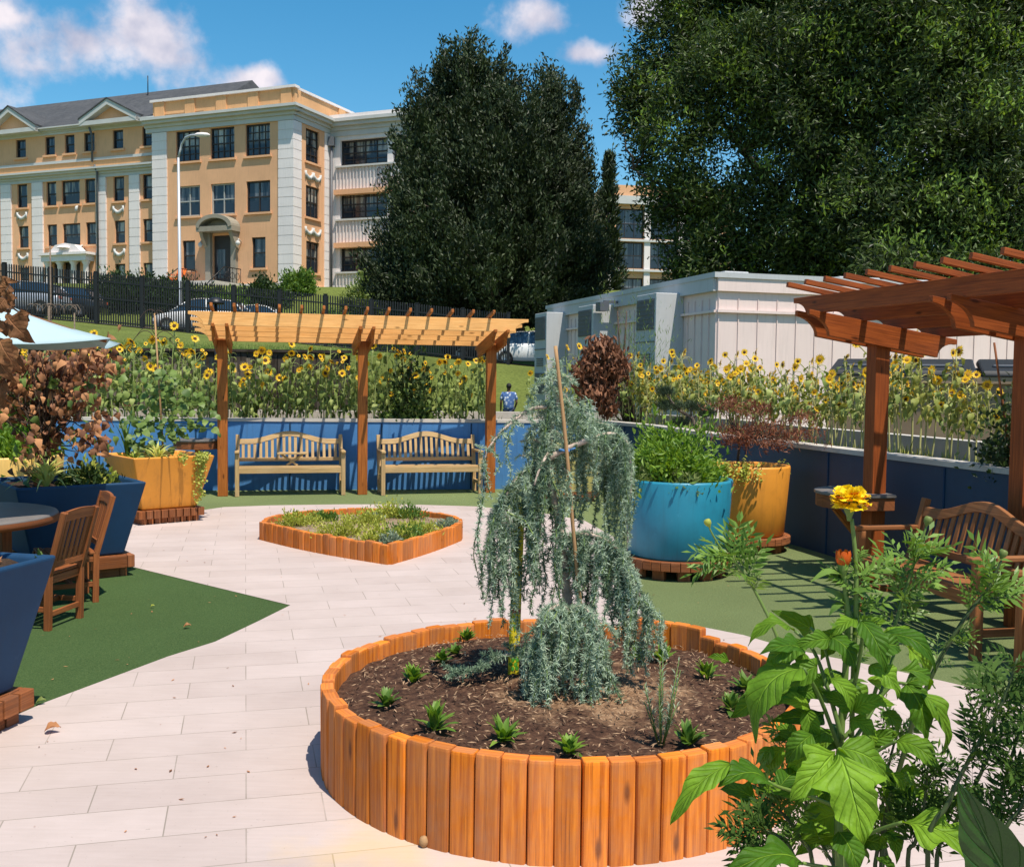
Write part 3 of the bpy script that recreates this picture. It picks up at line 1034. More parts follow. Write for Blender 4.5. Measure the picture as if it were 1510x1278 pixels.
# ------------------------------------------------------------------ the big ochre building
def plane_hit(px, py, O, u):
    r = ray(px, py)
    n = Vector((u.y, -u.x, 0))
    e = Vector((0, 0, EYE))
    k = n.dot(O - e) / n.dot(r)
    p = e + r * k
    return (p - O).dot(u), p.z


def facade(mb, O, u, n, u0, u1, z0, z1, holes, depth=.22, mat=0):
    us = sorted({u0, u1} | {min(max(h[0], u0), u1) for h in holes} | {min(max(h[1], u0), u1) for h in holes})
    zs = sorted({z0, z1} | {min(max(h[2], z0), z1) for h in holes} | {min(max(h[3], z0), z1) for h in holes})
    P = lambda a, z, d=0: Vector((O.x, O.y, 0)) + u * a - n * d + Vector((0, 0, z))
    for a, b in zip(us[:-1], us[1:]):
        for c, d in zip(zs[:-1], zs[1:]):
            m1, m2 = (a + b) / 2, (c + d) / 2
            if any(h[0] < m1 < h[1] and h[2] < m2 < h[3] for h in holes): continue
            mb.quad(P(a, c), P(b, c), P(b, d), P(a, d), mat)
    for (a, b, c, d) in holes:
        for e, f in (((a, c), (a, d)), ((a, d), (b, d)), ((b, d), (b, c)), ((b, c), (a, c))):
            mb.quad(P(*e), P(*f), P(f[0], f[1], depth), P(e[0], e[1], depth), mat)


def window(parent, O, u, n, h, cols=2, rows=2, frame=None, glass=None, depth=.16, fw=.09, sill=True, mull=.05, name='window'):
    a, b, c, d = h
    P = lambda s, z, k=0.0: Vector((O.x, O.y, 0)) + u * s - n * k + Vector((0, 0, z))
    R = Matrix((u, -n, Vector((0, 0, 1)))).transposed()
    mb = MB()
    w, hh = b - a, d - c
    dd = depth
    for s in (a + fw / 2, b - fw / 2): mb.box(P(s, (c + d) / 2, dd), (fw, .07, hh), R, 0, False)
    for z in (c + fw / 2, d - fw / 2): mb.box(P((a + b) / 2, z, dd), (w - 2 * fw, .07, fw), R, 0, False)
    for i in range(1, cols): mb.box(P(a + w * i / cols, (c + d) / 2, dd + .005), (mull if i * 2 != cols else mull * 1.5, .05, hh - 2 * fw), R, 0, False)
    for i in range(1, rows): mb.box(P((a + b) / 2, c + hh * i / rows, dd + .008), (w - 2 * fw, .05, mull if i * 2 != rows else mull * 1.6), R, 0, False)
    wo = mb.build(name, frame or WFRAME, parent, True)
    mb = MB()
    mb.quad(P(a + .02, c + .02, dd + .035), P(b - .02, c + .02, dd + .035), P(b - .02, d - .02, dd + .035), P(a + .02, d - .02, dd + .035), 0,
            [(0, 0), (w / 3, 0), (w / 3, 1), (0, 1)])
    pn = mb.build('pane', glass or PANE, None); pn.parent = wo
    _fix(pn, parent)
    if sill:
        mb = MB()
        mb.box(P((a + b) / 2, c - .08, -.05), (w + .3, .16, .13), R, 0, False)
        s2 = mb.build('sill', STUCCO, None); s2.parent = wo
        _fix(s2, parent)
    return wo


def _fix(o, parent):
    """meshes written in world coordinates under a part of `parent` (which sits unrotated at parent.location)"""
    o.location = -parent.location


BZ = 7.15
bU = Vector((-.927, .374, 0)).normalized()              # front face, running left
bN = Vector((-bU.y, bU.x, 0)) * -1 if True else None
bN = Vector((-.374, -.927, 0)).normalized()
rU = Vector((.39, .92, 0)).normalized()                 # side face, running back
rN = Vector((.92, -.39, 0)).normalized()
Ccor = at(432, 400, 66.0); Ccor.z = 0


def z1(img, s=3.758, off=(0, 100)): return (img[0] / s + off[0], img[1] / s + off[1])


def rects(lst, off, s, O, u):
    out = []
    for (x0, x1, y0, y1) in lst:
        X0, X1, Y0, Y1 = x0 / s + off[0], x1 / s + off[0], y0 / s + off[1], y1 / s + off[1]
        ua, _ = plane_hit(X0, (Y0 + Y1) / 2, O, u); ub, _ = plane_hit(X1, (Y0 + Y1) / 2, O, u)
        _, zt = plane_hit((X0 + X1) / 2, Y0, O, u); _, zb = plane_hit((X0 + X1) / 2, Y1, O, u)
        out.append((min(ua, ub), max(ua, ub), min(zt, zb), max(zt, zb)))
    return out


def level(rs):
    """windows of one storey share their head and sill heights"""
    zb = sum(r[2] for r in rs) / len(rs); zt = sum(r[3] for r in rs) / len(rs)
    return [(r[0], r[1], zb, zt) for r in rs]


def quoin(parent, O, u, n, a, b, z0, z1_, proud=.07, name='pilaster'):
    R = Matrix((u, -n, Vector((0, 0, 1)))).transposed()
    mb = MB()
    k = max(1, int(round((z1_ - z0) / .62)))
    hh = (z1_ - z0) / k
    for i in range(k):
        c = Vector((O.x, O.y, 0)) + u * ((a + b) / 2) + n * (proud / 2 - .01) + Vector((0, 0, z0 + hh * (i + .5)))
        mb.box(c, (b - a, proud + .02, hh - .045), R, 0, False)
    c = Vector((O.x, O.y, 0)) + u * ((a + b) / 2) + n * (proud / 2 - .025) + Vector((0, 0, (z0 + z1_) / 2))
    mb.box(c, (b - a - .05, proud, z1_ - z0 - .02), R, 0, False)
    return mb.build(name, WHITESTONE, parent, True)


def swag(parent, O, u, n, s, z, w):
    mb = MB()
    P = lambda a, b, k=.05: Vector((O.x, O.y, 0)) + u * (s + a) + n * k + Vector((0, 0, z + b))
    pts = [P(-w / 2 + w * i / 10, -.38 * w * math.sin(math.pi * i / 10) + .1) for i in range(11)]
    mb.tube(pts, [.05 + .09 * math.sin(math.pi * i / 10) for i in range(11)], 6)
    for e in (-1, 1): mb.tube([P(e * w / 2, .22), P(e * w / 2, -.25)], [.09, .04], 6)
    mb.build('swag', TRIM, parent, True)


def build_main_building():
    B = thing('hospital_building', (Ccor.x, Ccor.y, BZ), 'long ochre three-storey institutional building with white pilasters on the hill', 'building')
    O = Ccor
    _, zpar = plane_hit(432, 128.5, O, bU)
    _, zc1 = plane_hit(432, 155.5, O, bU)
    _, zc0 = plane_hit(432, 176.5, O, bU)
    zplinth = plane_hit(432, 417, O, bU)[1]
    uL, _ = plane_hit(225.5, 300, O, bU)                # left edge of the corner block
    s = 3.758
    row1 = level(rects([(186, 317, 306, 473), (378, 510, 291, 467), (572, 707, 281, 457)], (210, 110), s, O, bU))
    row2 = level(rects([(194, 319, 610, 780), (380, 512, 604, 775), (576, 708, 595, 768)], (210, 110), s, O, bU))
    g0 = level(rects([(222, 292, 915, 1079), (606, 682, 906, 1077)], (210, 110), s, O, bU))
    door = rects([(390, 500, 890, 1130)], (210, 110), s, O, bU)[0]
    door = (door[0], door[1], BZ + .45, door[3])
    qa = plane_hit(411, 300, O, bU)[0]
    qb = plane_hit(247, 300, O, bU)[0]
    mb = MB()
    facade(mb, O, bU, bN, 0, uL, BZ - .4, zc0, row1 + row2 + g0 + [door])
    # side face
    uR, _ = plane_hit(487, 300, O, rU)
    sid = []
    for (x0, x1, y0, y1) in [(906, 980, 308, 490), (906, 980, 622, 795), (908, 980, 928, 1097)]:
        sid += rects([(x0, x1, y0, y1)], (210, 110), s, O, rU)
    facade(mb, O, rU, rN, 0, uR, BZ - .4, zc0, sid)
    # back and far faces so the block is closed
    bk = O + rU * 14
    mb.quad(Vector((O.x, O.y, zc0)) + bU * uL, Vector((bk.x, bk.y, zc0)) + bU * uL, Vector((bk.x, bk.y, BZ)) + bU * uL, Vector((O.x, O.y, BZ)) + bU * uL)
    mb.build('corner_wall', STUCCO, B, True)
    for h in row1: window(B, O, bU, bN, h, 4, 4, WFRAME, PANEC)
    for h in row2: window(B, O, bU, bN, h, 2, 2, WFRAMEL if h != row2[2] else WFRAME, PANE)
    for h in g0: window(B, O, bU, bN, h, 1, 2, WFRAME, PANE)
    for h in sid: window(B, O, rU, rN, h, 2, 4 if h is sid[0] else 2, WFRAME, PANEC)
    # quoins
    quoin(B, O, bU, bN, .0, qa, zplinth, zc0)
    quoin(B, O, bU, bN, qb, uL, zplinth - .6, zc0)
    r1 = plane_hit(443.5, 300, O, rU)[0]; r2 = plane_hit(478, 300, O, rU)[0]
    quoin(B, O, rU, rN, -.07, r1, zplinth, zc0)
    quoin(B, O, rU, rN, r2, uR, zplinth, zc0)
    for k in (0, 1):
        zz = (sid[k][2] + sid[k + 1][3]) / 2
        for e in (-.45, .45): swag(B, O, rU, rN, (sid[0][0] + sid[0][1]) / 2 + e, zz - .1, .8)

    def band(u, n, a, b, za, zb, d0, mat, name, O_=O):
        R = Matrix((u, -n, Vector((0, 0, 1)))).transposed()
        m = MB()
        m.box(Vector((O_.x, O_.y, 0)) + u * ((a + b) / 2) + n * (d0 / 2 - .1) + Vector((0, 0, (za + zb) / 2)), (b - a, d0 + .2, zb - za), R, 0, False)
        return m.build(name, mat, B, True)

    def cornice(u, n, a, b, z0, z1_, name, k=1.0, O_=O, ext=0):
        R = Matrix((u, -n, Vector((0, 0, 1)))).transposed()
        m = MB()
        h = z1_ - z0
        for (f0, f1, pr) in ((0, .34, .10), (.34, .58, .22), (.58, .80, .48), (.80, 1.0, .66)):
            a_ = a - ext * pr * k
            m.box(Vector((O_.x, O_.y, 0)) + u * ((a_ + b) / 2) + n * (pr * k / 2 - .1) + Vector((0, 0, z0 + h * (f0 + f1) / 2)), (b - a_, pr * k + .2, h * (f1 - f0) - .003), R, 0, False)
        return m.build(name, TRIM, B, True)
    cornice(bU, bN, 0, uL + .5, zc0, zc1, 'cornice', ext=1)
    cornice(rU, rN, .02, uR + .4, zc0, zc1, 'cornice')
    # parapet with sunk panels, white coping
    R = Matrix((bU, -bN, Vector((0, 0, 1)))).transposed()
    mb = MB()
    o2 = O + bN * -.12
    mid = Vector((o2.x, o2.y, (zc1 + zpar) / 2)) + bU * (uL / 2)
    mb.box(mid - bN * .15, (uL + .1, .3, zpar - zc1), R, 0, False)
    k = 4
    for i in range(k + 1):
        c = Vector((o2.x, o2.y, (zc1 + zpar) / 2)) + bU * (.55 + (uL - 1.1) * i / k) + bN * .02
        mb.box(c, (.8, .14, zpar - zc1 - .002), R, 0, False)
    Rr = Matrix((rU, -rN, Vector((0, 0, 1)))).transposed()
    mb.box(Vector((O.x, O.y, (zc1 + zpar) / 2)) + rU * 6.1 - rN * .28, (12.0, .3, zpar - zc1 - .004), Rr, 0, False)
    for a in (.5, 5.8, 11.4): mb.box(Vector((O.x, O.y, (zc1 + zpar) / 2)) + rU * a - rN * .1, (.8, .14, zpar - zc1 - .006), Rr, 0, False)
    mb.build('parapet', STUCCO2, B, True)
    mb = MB()
    mb.box(Vector((O.x, O.y, zpar + .08)) + bU * (uL / 2) - bN * .22, (uL + .35, .55, .16), R, 0, False)
    mb.box(Vector((O.x, O.y, zpar + .083)) + rU * 6.2 - rN * .3, (12.2, .55, .165), Rr, 0, False)
    mb.build('coping', WHITESTONE, B, True)
    # flat roof slab
    mb = MB()
    a0 = Vector((O.x, O.y, zc1 + .02)); mb.quad(a0 - bN * .1, a0 + bU * uL - bN * .1, a0 + bU * uL + rU * 14, a0 + rU * 14)
    mb.build('roof', SLATE, B, True)
    # plinth
    band(bU, bN, -.12, uL, BZ - .8, zplinth, .12, WHITESTONE, 'plinth')
    band(rU, rN, -.115, uR, BZ - 1.2, zplinth - .003, .12, WHITESTONE, 'plinth')
    # the door: frame, dark leaf, bowed hood on brackets
    da, db, dz0, dz1 = door
    dm = (da + db) / 2
    P = lambda a, z, k=0.0: Vector((O.x, O.y, 0)) + bU * a + bN * k + Vector((0, 0, z))
    mb = MB()
    mb.box(P(dm, (dz0 + dz1) / 2, -.2), (db - da, .06, dz1 - dz0), R, 0, False)
    dr = mb.build('door', WFRAME, B, True)
    mb = MB(); mb.quad(P(dm - .1, dz0 + .5, -.16), P(dm + .65, dz0 + .5, -.16), P(dm + .65, dz1 - .9, -.16), P(dm - .1, dz1 - .9, -.16), 0, [(0, 0), (1, 0), (1, 1), (0, 1)])
    pn = mb.build('pane', PANE); pn.parent = dr; _fix(pn, B)
    mb = MB()
    for e in (-1, 1): mb.box(P(dm + e * ((db - da) / 2 + .22), (dz0 + dz1) / 2 + .1, .1), (.40, .3, dz1 - dz0 + .2), R, 0, False)
    mb.build('door_surround', SHADETRIM, B, True)
    hz = dz1 + .15
    hw = (db - da) / 2 + .62
    mb = MB()
    out_ = [(-hw * math.cos(math.pi * i / 14), math.sin(math.pi * i / 14) * .78 + .30) for i in range(15)]
    inn = [(x * .82, z * .80 - .02) for x, z in out_]
    mb.prism(out_ + inn[::-1], P(dm, hz, .02), bU, Vector((0, 0, 1)), bN * .95)
    mb.prism([(-hw, .0), (hw, .0), (hw, .33), (-hw, .33)], P(dm, hz, .02), bU, Vector((0, 0, 1)), bN * .9)
    mb.prism(inn + [(hw * .8, .34), (-hw * .8, .34)], P(dm, hz + .003, .02), bU, Vector((0, 0, 1)), bN * .25)
    for e in (-1, 1): mb.prism([(0, 0), (.75, 0), (.6, -.35), (.15, -1.05), (0, -1.15)], P(dm + e * (hw - .25) - .12, hz, .02), bN, Vector((0, 0, 1)), bU * .25)
    mb.build('door_hood', SHADETRIM, B, True)
    for e in (-1, 1):
        mb = MB()
        mb.tube([P(dm + e * 1.5, dz1 - .5, .02), P(dm + e * 1.5, dz1 - .35, .3), P(dm + e * 1.5, dz1 - .45, .38)], .035, 6)
        mb.lathe([(0.0, .18), (.12, .12), (.16, 0), (.1, -.14), (0, -.18)], 10, tuple(P(dm + e * 1.5, dz1 - .62, .38)))
        mb.build('wall_lantern', TRIM, B, True)
    # steps, landing and railing
    mb = MB()
    for i in range(5): mb.box(P(dm, BZ - .6 + .21 * (i + .5), 1.2 + (5 - i) * .3 / 2 + .6), (3.2 + .6, 2.4 + (5 - i) * .3, .205), R, 0, False)
    mb.build('steps', CONCRETE, B, True)
    for e in (-1, 1):
        mb = MB()
        pts = [P(dm + e * 1.8, dz0 + .95, .5), P(dm + e * 1.8, dz0 + .95, 2.2), P(dm + e * 1.95, BZ - .2 + .4, 4.0)]
        mb.tube(pts, .035, 5)
        for q in range(9):
            w = q / 8
            a = pts[0].lerp(pts[1], min(1, w * 2)) if w <= .5 else pts[1].lerp(pts[2], w * 2 - 1)
            mb.tube([a, a - Vector((0, 0, .95))], .022, 4)
        for q in range(3):
            c = pts[0].lerp(pts[1], .2 + .3 * q) - Vector((0, 0, .5))
            mb.tube([c + bN * (.22 * math.cos(t)) + Vector((0, 0, .22 * math.sin(t))) for t in np.linspace(0, 2 * math.pi, 11)], .02, 4)
        mb.build('railing', IRON, B, True)

    # ---------------- left wing
    OL = O + bU * uL - bN * .55; OL.z = 0
    Llen = 27.0
    s = 3.76
    off = (0, 100)
    att = level(rects([(88, 143, 386, 489), (250, 304, 379, 481), (359, 413, 373, 474), (466, 524, 366, 469), (625, 683, 356, 459)], off, s, OL, bU))
    ra = level(rects([(96, 151, 636, 770), (257, 312, 630, 761), (342, 442, 626, 758), (471, 528, 621, 753), (629, 688, 612, 746)], off, s, OL, bU))
    rb = level(rects([(104, 158, 869, 998), (262, 316, 867, 984), (347, 445, 864, 981), (477, 533, 860, 977), (636, 693, 853, 984)], off, s, OL, bU))
    rc = level(rects([(108, 162, 1103, 1232), (638, 695, 1092, 1225)], off, s, OL, bU))
    jr = plane_hit(226, 200, OL, bU)[0]
    edge = [(max(.12, plane_hit(213, 200, OL, bU)[0] - .9), plane_hit(213, 200, OL, bU)[0]) for _ in (0,)][0]
    for L_ in (att, ra, rb, rc):
        L_.append((.25, 1.35, L_[0][2], L_[0][3]))
    dq = rects([(355, 445, 1078, 1262)], off, s, OL, bU)[0]
    dq = (dq[0], dq[1], BZ - .35, dq[3])
    sides = rects([(300, 328, 1080, 1240), (470, 498, 1080, 1240)], off, s, OL, bU)
    zA = plane_hit(215, 228, OL, bU)[1]        # string course between third floor and attic
    zL1 = plane_hit(200, 243, OL, bU)[1]       # cornice top
    zL0 = plane_hit(200, 258, OL, bU)[1]
    zE1 = plane_hit(190, 178, OL, bU)[1]       # eaves
    zE0 = plane_hit(190, 188, OL, bU)[1]
    mb = MB()
    facade(mb, OL, bU, bN, -.3, Llen, BZ - .8, zE0, att + ra + rb + rc + [dq] + sides)
    back = OL - bN * 13
    mb.quad(OL + bU * Llen + Vector((0, 0, BZ - .8)), back + bU * Llen + Vector((0, 0, BZ - .8)), back + bU * Llen + Vector((0, 0, zE0)), OL + bU * Llen + Vector((0, 0, zE0)))
    mb.build('wing_wall', STUCCO, B, True)
    for L_ in (att, ra, rb, rc):
        for h in L_:
            wide = (h[1] - h[0]) > 1.7
            window(B, OL, bU, bN, h, 2 if wide else 1, 2, WFRAME, PANE if L_ is att else PANEC)
    for h in sides: window(B, OL, bU, bN, h, 1, 3, WFRAME, PANE, sill=False)
    # bright band between cornice and attic
    bnd = lambda a, b, za, zb, d, m, nm: band(bU, bN, a, b, za, zb, d, m, nm, OL)
    bnd(-.05, Llen, zL1 + .02, zA - .12, .06, STUCCO2, 'attic_band')
    bnd(-.05, Llen, zA - .12, zA + .06, .14, TRIM, 'string_course')
    cornice(bU, bN, -.05, Llen, zL0, zL1, 'cornice', .8, OL)
    cornice(bU, bN, -.05, Llen, zE0, zE1, 'eaves', .75, OL)
    bnd(-.05, Llen, BZ - .9, BZ + .35, .1, WHITESTONE, 'plinth')
    for (x0, x1) in ((10, 66), (183, 241), (538, 592), (722, 778)):
        a = plane_hit(x1 / s, 300, OL, bU)[0]; b = plane_hit(x0 / s, 300, OL, bU)[0]
        quoin(B, OL, bU, bN, a, b, BZ + .36, zL0, .12)
    for h in (ra[0], ra[4]):
        swag(B, OL, bU, bN, (h[0] + h[1]) / 2, (ra[0][2] + rb[0][3]) / 2 + .1, .85)
    for h in (rb[0], rb[4]):
        swag(B, OL, bU, bN, (h[0] + h[1]) / 2, (rb[0][2] + rc[0][3]) / 2 + .1, .85)
    # slate roof
    zR = plane_hit(226, 135.5, OL - bN * 6.5, bU)[1]
    mb = MB()
    e0 = OL + bN * .45 + Vector((0, 0, zE1)) + bU * -2.0
    hp = plane_hit(372, 128, OL - bN * 6.5, bU)[0]
    r0 = OL - bN * 6.5 + Vector((0, 0, zR)) + bU * hp
    b0 = OL - bN * 13.5 + Vector((0, 0, zE1)) + bU * (hp - 1.2)
    e0 = OL + bN * .45 + Vector((0, 0, zE1)) + bU * (hp - 1.2)
    lr = Llen - hp
    mb.quad(e0, e0 + bU * lr, r0 + bU * lr, r0)
    mb.quad(r0, r0 + bU * lr, b0 + bU * lr, b0)
    mb.add([e0 + bU * lr, b0 + bU * lr, r0 + bU * lr], [(0, 1, 2)])
    mb.add([e0, r0, b0], [(0, 1, 2)])
    mb.build('roof', SLATE, B, True)
    # pedimented dormers
    for (xm, ytop, xl, xr) in ((92, 258, -25, 225), (636, 216, 505, 775)):
        um = plane_hit(xm / s, 170, OL, bU)[0]
        hw = abs(plane_hit(xr / s, 175, OL, bU)[0] - plane_hit(xl / s, 175, OL, bU)[0]) / 2
        zt = plane_hit(xm / s, ytop / s + 100, OL, bU)[1]
        P2 = lambda a, z, k=0.0: Vector((OL.x, OL.y, 0)) + bU * a + bN * k + Vector((0, 0, z))
        zb = zE1 + .01
        mb = MB()
        mb.prism([(-hw, 0), (hw, 0), (0, zt - zb)], P2(um, zb, -3.0), bU, Vector((0, 0, 1)), bN * 3.25)
        g = mb.build('gable', STUCCO, B, True)
        mb = MB()
        th = .36
        sl_ = (zt - zb) / hw
        for e in (-1, 1):
            mb.prism([(e * (hw + .35), -.35 * sl_ - .02), (e * (hw + .35), -.35 * sl_ + th), (0, zt - zb + th), (0, zt - zb - .02)], P2(um, zb, .2), bU, Vector((0, 0, 1)), bN * .55)
        mb.box(P2(um, zb - .10, .42), (2 * hw + .7, .62, .30), R, 0, False)
        mb.build('pediment', TRIM, B, True)
        mb = MB()
        for e in (-1, 1):
            mb.prism([(e * (hw + .4), -.4 * sl_ + th + .003), (e * (hw + .4), -.4 * sl_ + th + .1), (0, zt - zb + th + .1), (0, zt - zb + th + .003)], P2(um, zb, -3.0), bU, Vector((0, 0, 1)), bN * 3.8)
        mb.build('dormer_roof', SLATE, B, True)
    # white entrance portico
    pa = plane_hit(522 / s, 380, OL, bU)[0]; pb = plane_hit(276 / s, 380, OL, bU)[0]
    zt = plane_hit(400 / s, 1045 / s + 100, OL, bU)[1]; zz = plane_hit(400 / s, 1078 / s + 100, OL, bU)[1]
    zp = plane_hit(390 / s, 992 / s + 100, OL, bU)[1]
    P2 = lambda a, z, k=0.0: Vector((OL.x, OL.y, 0)) + bU * a + bN * k + Vector((0, 0, z))
    mb = MB()
    pm = (pa + pb) / 2
    mb.box(P2(pm, (zt + zz) / 2, .35), (pb - pa, .9, zt - zz), R, 0, False)
    mb.box(P2(pm, zt + .09, .42), (pb - pa + .4, 1.1, .17), R, 0, False)
    mb.prism([(-1.55, 0), (1.55, 0), (.9, .55), (0, zp - zt), (-.9, .55)], P2(pm, zt + .18, .1), bU, Vector((0, 0, 1)), bN * .55)
    mb.lathe([(.0, .12), (.42, .1), (.5, 0)], 12, tuple(P2(pm, zt + .5, .68)))
    for f in (-1, -.36, .36, 1):
        c = pm + f * ((pb - pa) / 2 - .3)
        mb.lathe([(.30, BZ - .5), (.30, BZ - .1), (.23, BZ), (.19, zz - .25), (.29, zz - .1), (.29, zz + .02)], 12, (P2(c, 0, .45).x, P2(c, 0, .45).y, 0))
    mb.build('portico', WHITESTONE, B, True)
    mb = MB(); mb.box(P2((dq[0] + dq[1]) / 2, (dq[2] + dq[3]) / 2, -.2), (dq[1] - dq[0], .06, dq[3] - dq[2]), R, 0, False)
    mb.build('door', WFRAME, B, True)
    # rain pipes
    for (px, y0, y1, mat) in ((147.5, 245, 402, GRILLE), (140.5, 190, 240, GRILLE)):
        a = plane_hit(px, 300, OL, bU)[0]
        za = plane_hit(px, y0, OL, bU)[1]; zb = plane_hit(px, y1, OL, bU)[1]
        mb = MB(); mb.tube([P2(a, za, .5), P2(a, za - .5, .25), P2(a, zb, .25)], .08, 6); mb.build('rain_pipe', mat, B, True)
    # small fittings on the wall
    for (px, py) in ((116, 308), (122, 366)):
        a, z = plane_hit(px, py, OL, bU)
        mb = MB(); mb.tube([P2(a, z + .2, .02), P2(a, z + .1, .2), P2(a, z - .2, .22)], [.06, .1, .12], 7); mb.build('wall_lamp', TRIM, B, True)

    # ---------------- right wing with glazed balconies
    ORr = O + rU * uR; ORr.z = 0
    wU, wN = -bU, bN
    Lr = 13.5
    zr1 = plane_hit(487, 179, ORr, wU)[1]; zr0 = plane_hit(487, 203, ORr, wU)[1]
    s = 3.758; off = (210, 110)
    bal = [rects([(1093, 1300, 358, 500)], off, s, ORr, wU)[0], rects([(1095, 1300, 634, 796)], off, s, ORr, wU)[0], rects([(1098, 1300, 928, 1090)], off, s, ORr, wU)[0]]
    a0 = bal[1][0]
    holes = []
    for b in bal:
        for k in range(4):
            holes.append((a0 + k * 4.0, a0 + k * 4.0 + 3.6, b[2], b[3]))
    mb = MB()
    facade(mb, ORr, wU, wN, 0, Lr, BZ - 1.4, zr0, holes, .4)
    mb.build('right_wing_wall', WHITESTONE, B, True)
    for h in holes: window(B, ORr, wU, wN, h, 4, 4, WFRAME, PANEC, sill=False, depth=.25, fw=.12)
    for i, b in enumerate(bal):
        band(wU, wN, a0 - .3, Lr, b[2] - 1.95, b[2] - 1.62, .35, STUCCO, 'balcony_band', ORr)
        band(wU, wN, a0 - .3, Lr, b[2] - .14, b[2] - .02, .2, TRIM, 'balcony_sill', ORr)
        mb = MB()
        R2 = Matrix((wU, -wN, Vector((0, 0, 1)))).transposed()
        for k in range(60):
            u_ = a0 - .2 + k * .26
            if u_ > Lr: break
            mb.box(Vector((ORr.x, ORr.y, b[2] - .88)) + wU * u_ + wN * .10, (.05, .03, 1.45), R2, 0, False)
        mb.build('balusters', WHITESTONE, B, True)
        for k in range(3):
            mb = MB()
            c = Vector((ORr.x, ORr.y, b[2] - .85)) + wU * (a0 + 3.4 + 4.0 * k) + wN * .16
            for e in (-1, 1):
                for f in (-1, 1):
                    pts = [c + wU * (e * .28 + .2 * math.cos(t)) + Vector((0, 0, f * .32 + .24 * math.sin(t))) for t in np.linspace(0, 5.2, 9)]
                    mb.tube(pts, .035, 5)
            mb.build('balcony_scroll', GRILLE, B, True)
    cornice(wU, wN, -.2, Lr, zr0, zr1, 'cornice', .9, ORr)
    band(wU, wN, 0, Lr, zr1 + .003, zr1 + .35, .15, WHITESTONE, 'coping', ORr)
    mb = MB()
    e = ORr + wN * .4 + Vector((0, 0, zr1 + .02))
    mb.quad(e - wU * .1, e + wU * Lr, e + wU * Lr - wN * 12, e - wN * 12 - wU * .1)
    mb.quad(ORr + wU * Lr + Vector((0, 0, BZ - 1)), ORr + wU * Lr - wN * 12 + Vector((0, 0, BZ - 1)), ORr + wU * Lr - wN * 12 + Vector((0, 0, zr1)), ORr + wU * Lr + Vector((0, 0, zr1)))
    mb.build('flat_roof', TRIM, B, True)
    a = plane_hit(488, 300, ORr, wU)[0]
    mb = MB(); c = Vector((ORr.x, ORr.y, 0)) + wU * .25 + wN * .25
    mb.tube([c + Vector((0, 0, zr0 - .5)), c + Vector((0, 0, BZ - .8))], .09, 6)
    mb.box(c + Vector((0, 0, zr0 - .35)), (.4, .4, .6), None, 0, False)
    mb.build('rain_pipe', GRILLE, B, True)
    # little mast on the ridge
    mb = MB(); p = at(218, 130, 78); mb.tube([Vector((p.x, p.y, zR - .5)), Vector((p.x, p.y, zR + .9))], .04, 5); mb.build('mast', IRON, B, True)
    return B, O, dm, dz0


BLD = build_main_building()


def build_second_building():
    O = at(893, 400, 104.0); O.z = 0
    u = Vector((.985, .17, 0)).normalized(); n = Vector((.17, -.985, 0)).normalized()
    B = thing('apartment_block', (O.x, O.y, BZ), 'distant ochre and white block glimpsed in the gap between the two big trees', 'building')
    zt = plane_hit(900, 272, O, u)[1]
    zz = lambda y: plane_hit(930, y, O, u)[1]
    W = 13.5
    rows = [(zz(352), zz(308)), (zz(396), zz(357)), (zz(440), zz(410))]
    holes = [(a, a + 2.9, r0, r1) for (r0, r1) in rows for a in (1.0, 4.6, 8.2)]
    mb = MB(); facade(mb, O, u, n, 0, W, BZ - 2, zt, holes, .3)
    bk = O - n * 10
    mb.quad(O + Vector((0, 0, BZ)), bk + Vector((0, 0, BZ)), bk + Vector((0, 0, zt)), O + Vector((0, 0, zt)))
    mb.quad(O + u * W + Vector((0, 0, BZ)), bk + u * W + Vector((0, 0, BZ)), bk + u * W + Vector((0, 0, zt)), O + u * W + Vector((0, 0, zt)))
    mb.build('wall', STUCCO, B, True)
    mb = MB(); mb.quad(O + Vector((0, 0, zt)), O + u * W + Vector((0, 0, zt)), bk + u * W + Vector((0, 0, zt)), bk + Vector((0, 0, zt))); mb.build('roof', TRIM, B, True)
    for h in holes: window(B, O, u, n, h, 3, 2, WFRAME, PANE, sill=False, depth=.2, fw=.12)
    R = Matrix((u, -n, Vector((0, 0, 1)))).transposed()
    mb = MB()
    z = zz(296)
    mb.box(Vector((O.x, O.y, z)) + u * W / 2 + n * .15, (W + .6, .7, .8), R, 0, False)
    mb.build('cornice', TRIM, B, True)
    for a in (.45, 4.25, 7.85, 11.5):
        mb = MB(); mb.box(Vector((O.x, O.y, (BZ + z - .4) / 2 - .5)) + u * a + n * .05, (.62, .3, z - .4 - BZ + 1), R, 0, False)
        mb.build('pilaster', WHITESTONE, B, True)
    for (r0, r1) in rows[:2]:
        mb = MB(); mb.box(Vector((O.x, O.y, r0 - .2)) + u * W / 2 + n * .12, (W, .5, .22), R, 0, False)
        mb.build('balcony_sill', TRIM, B, True)


build_second_building()


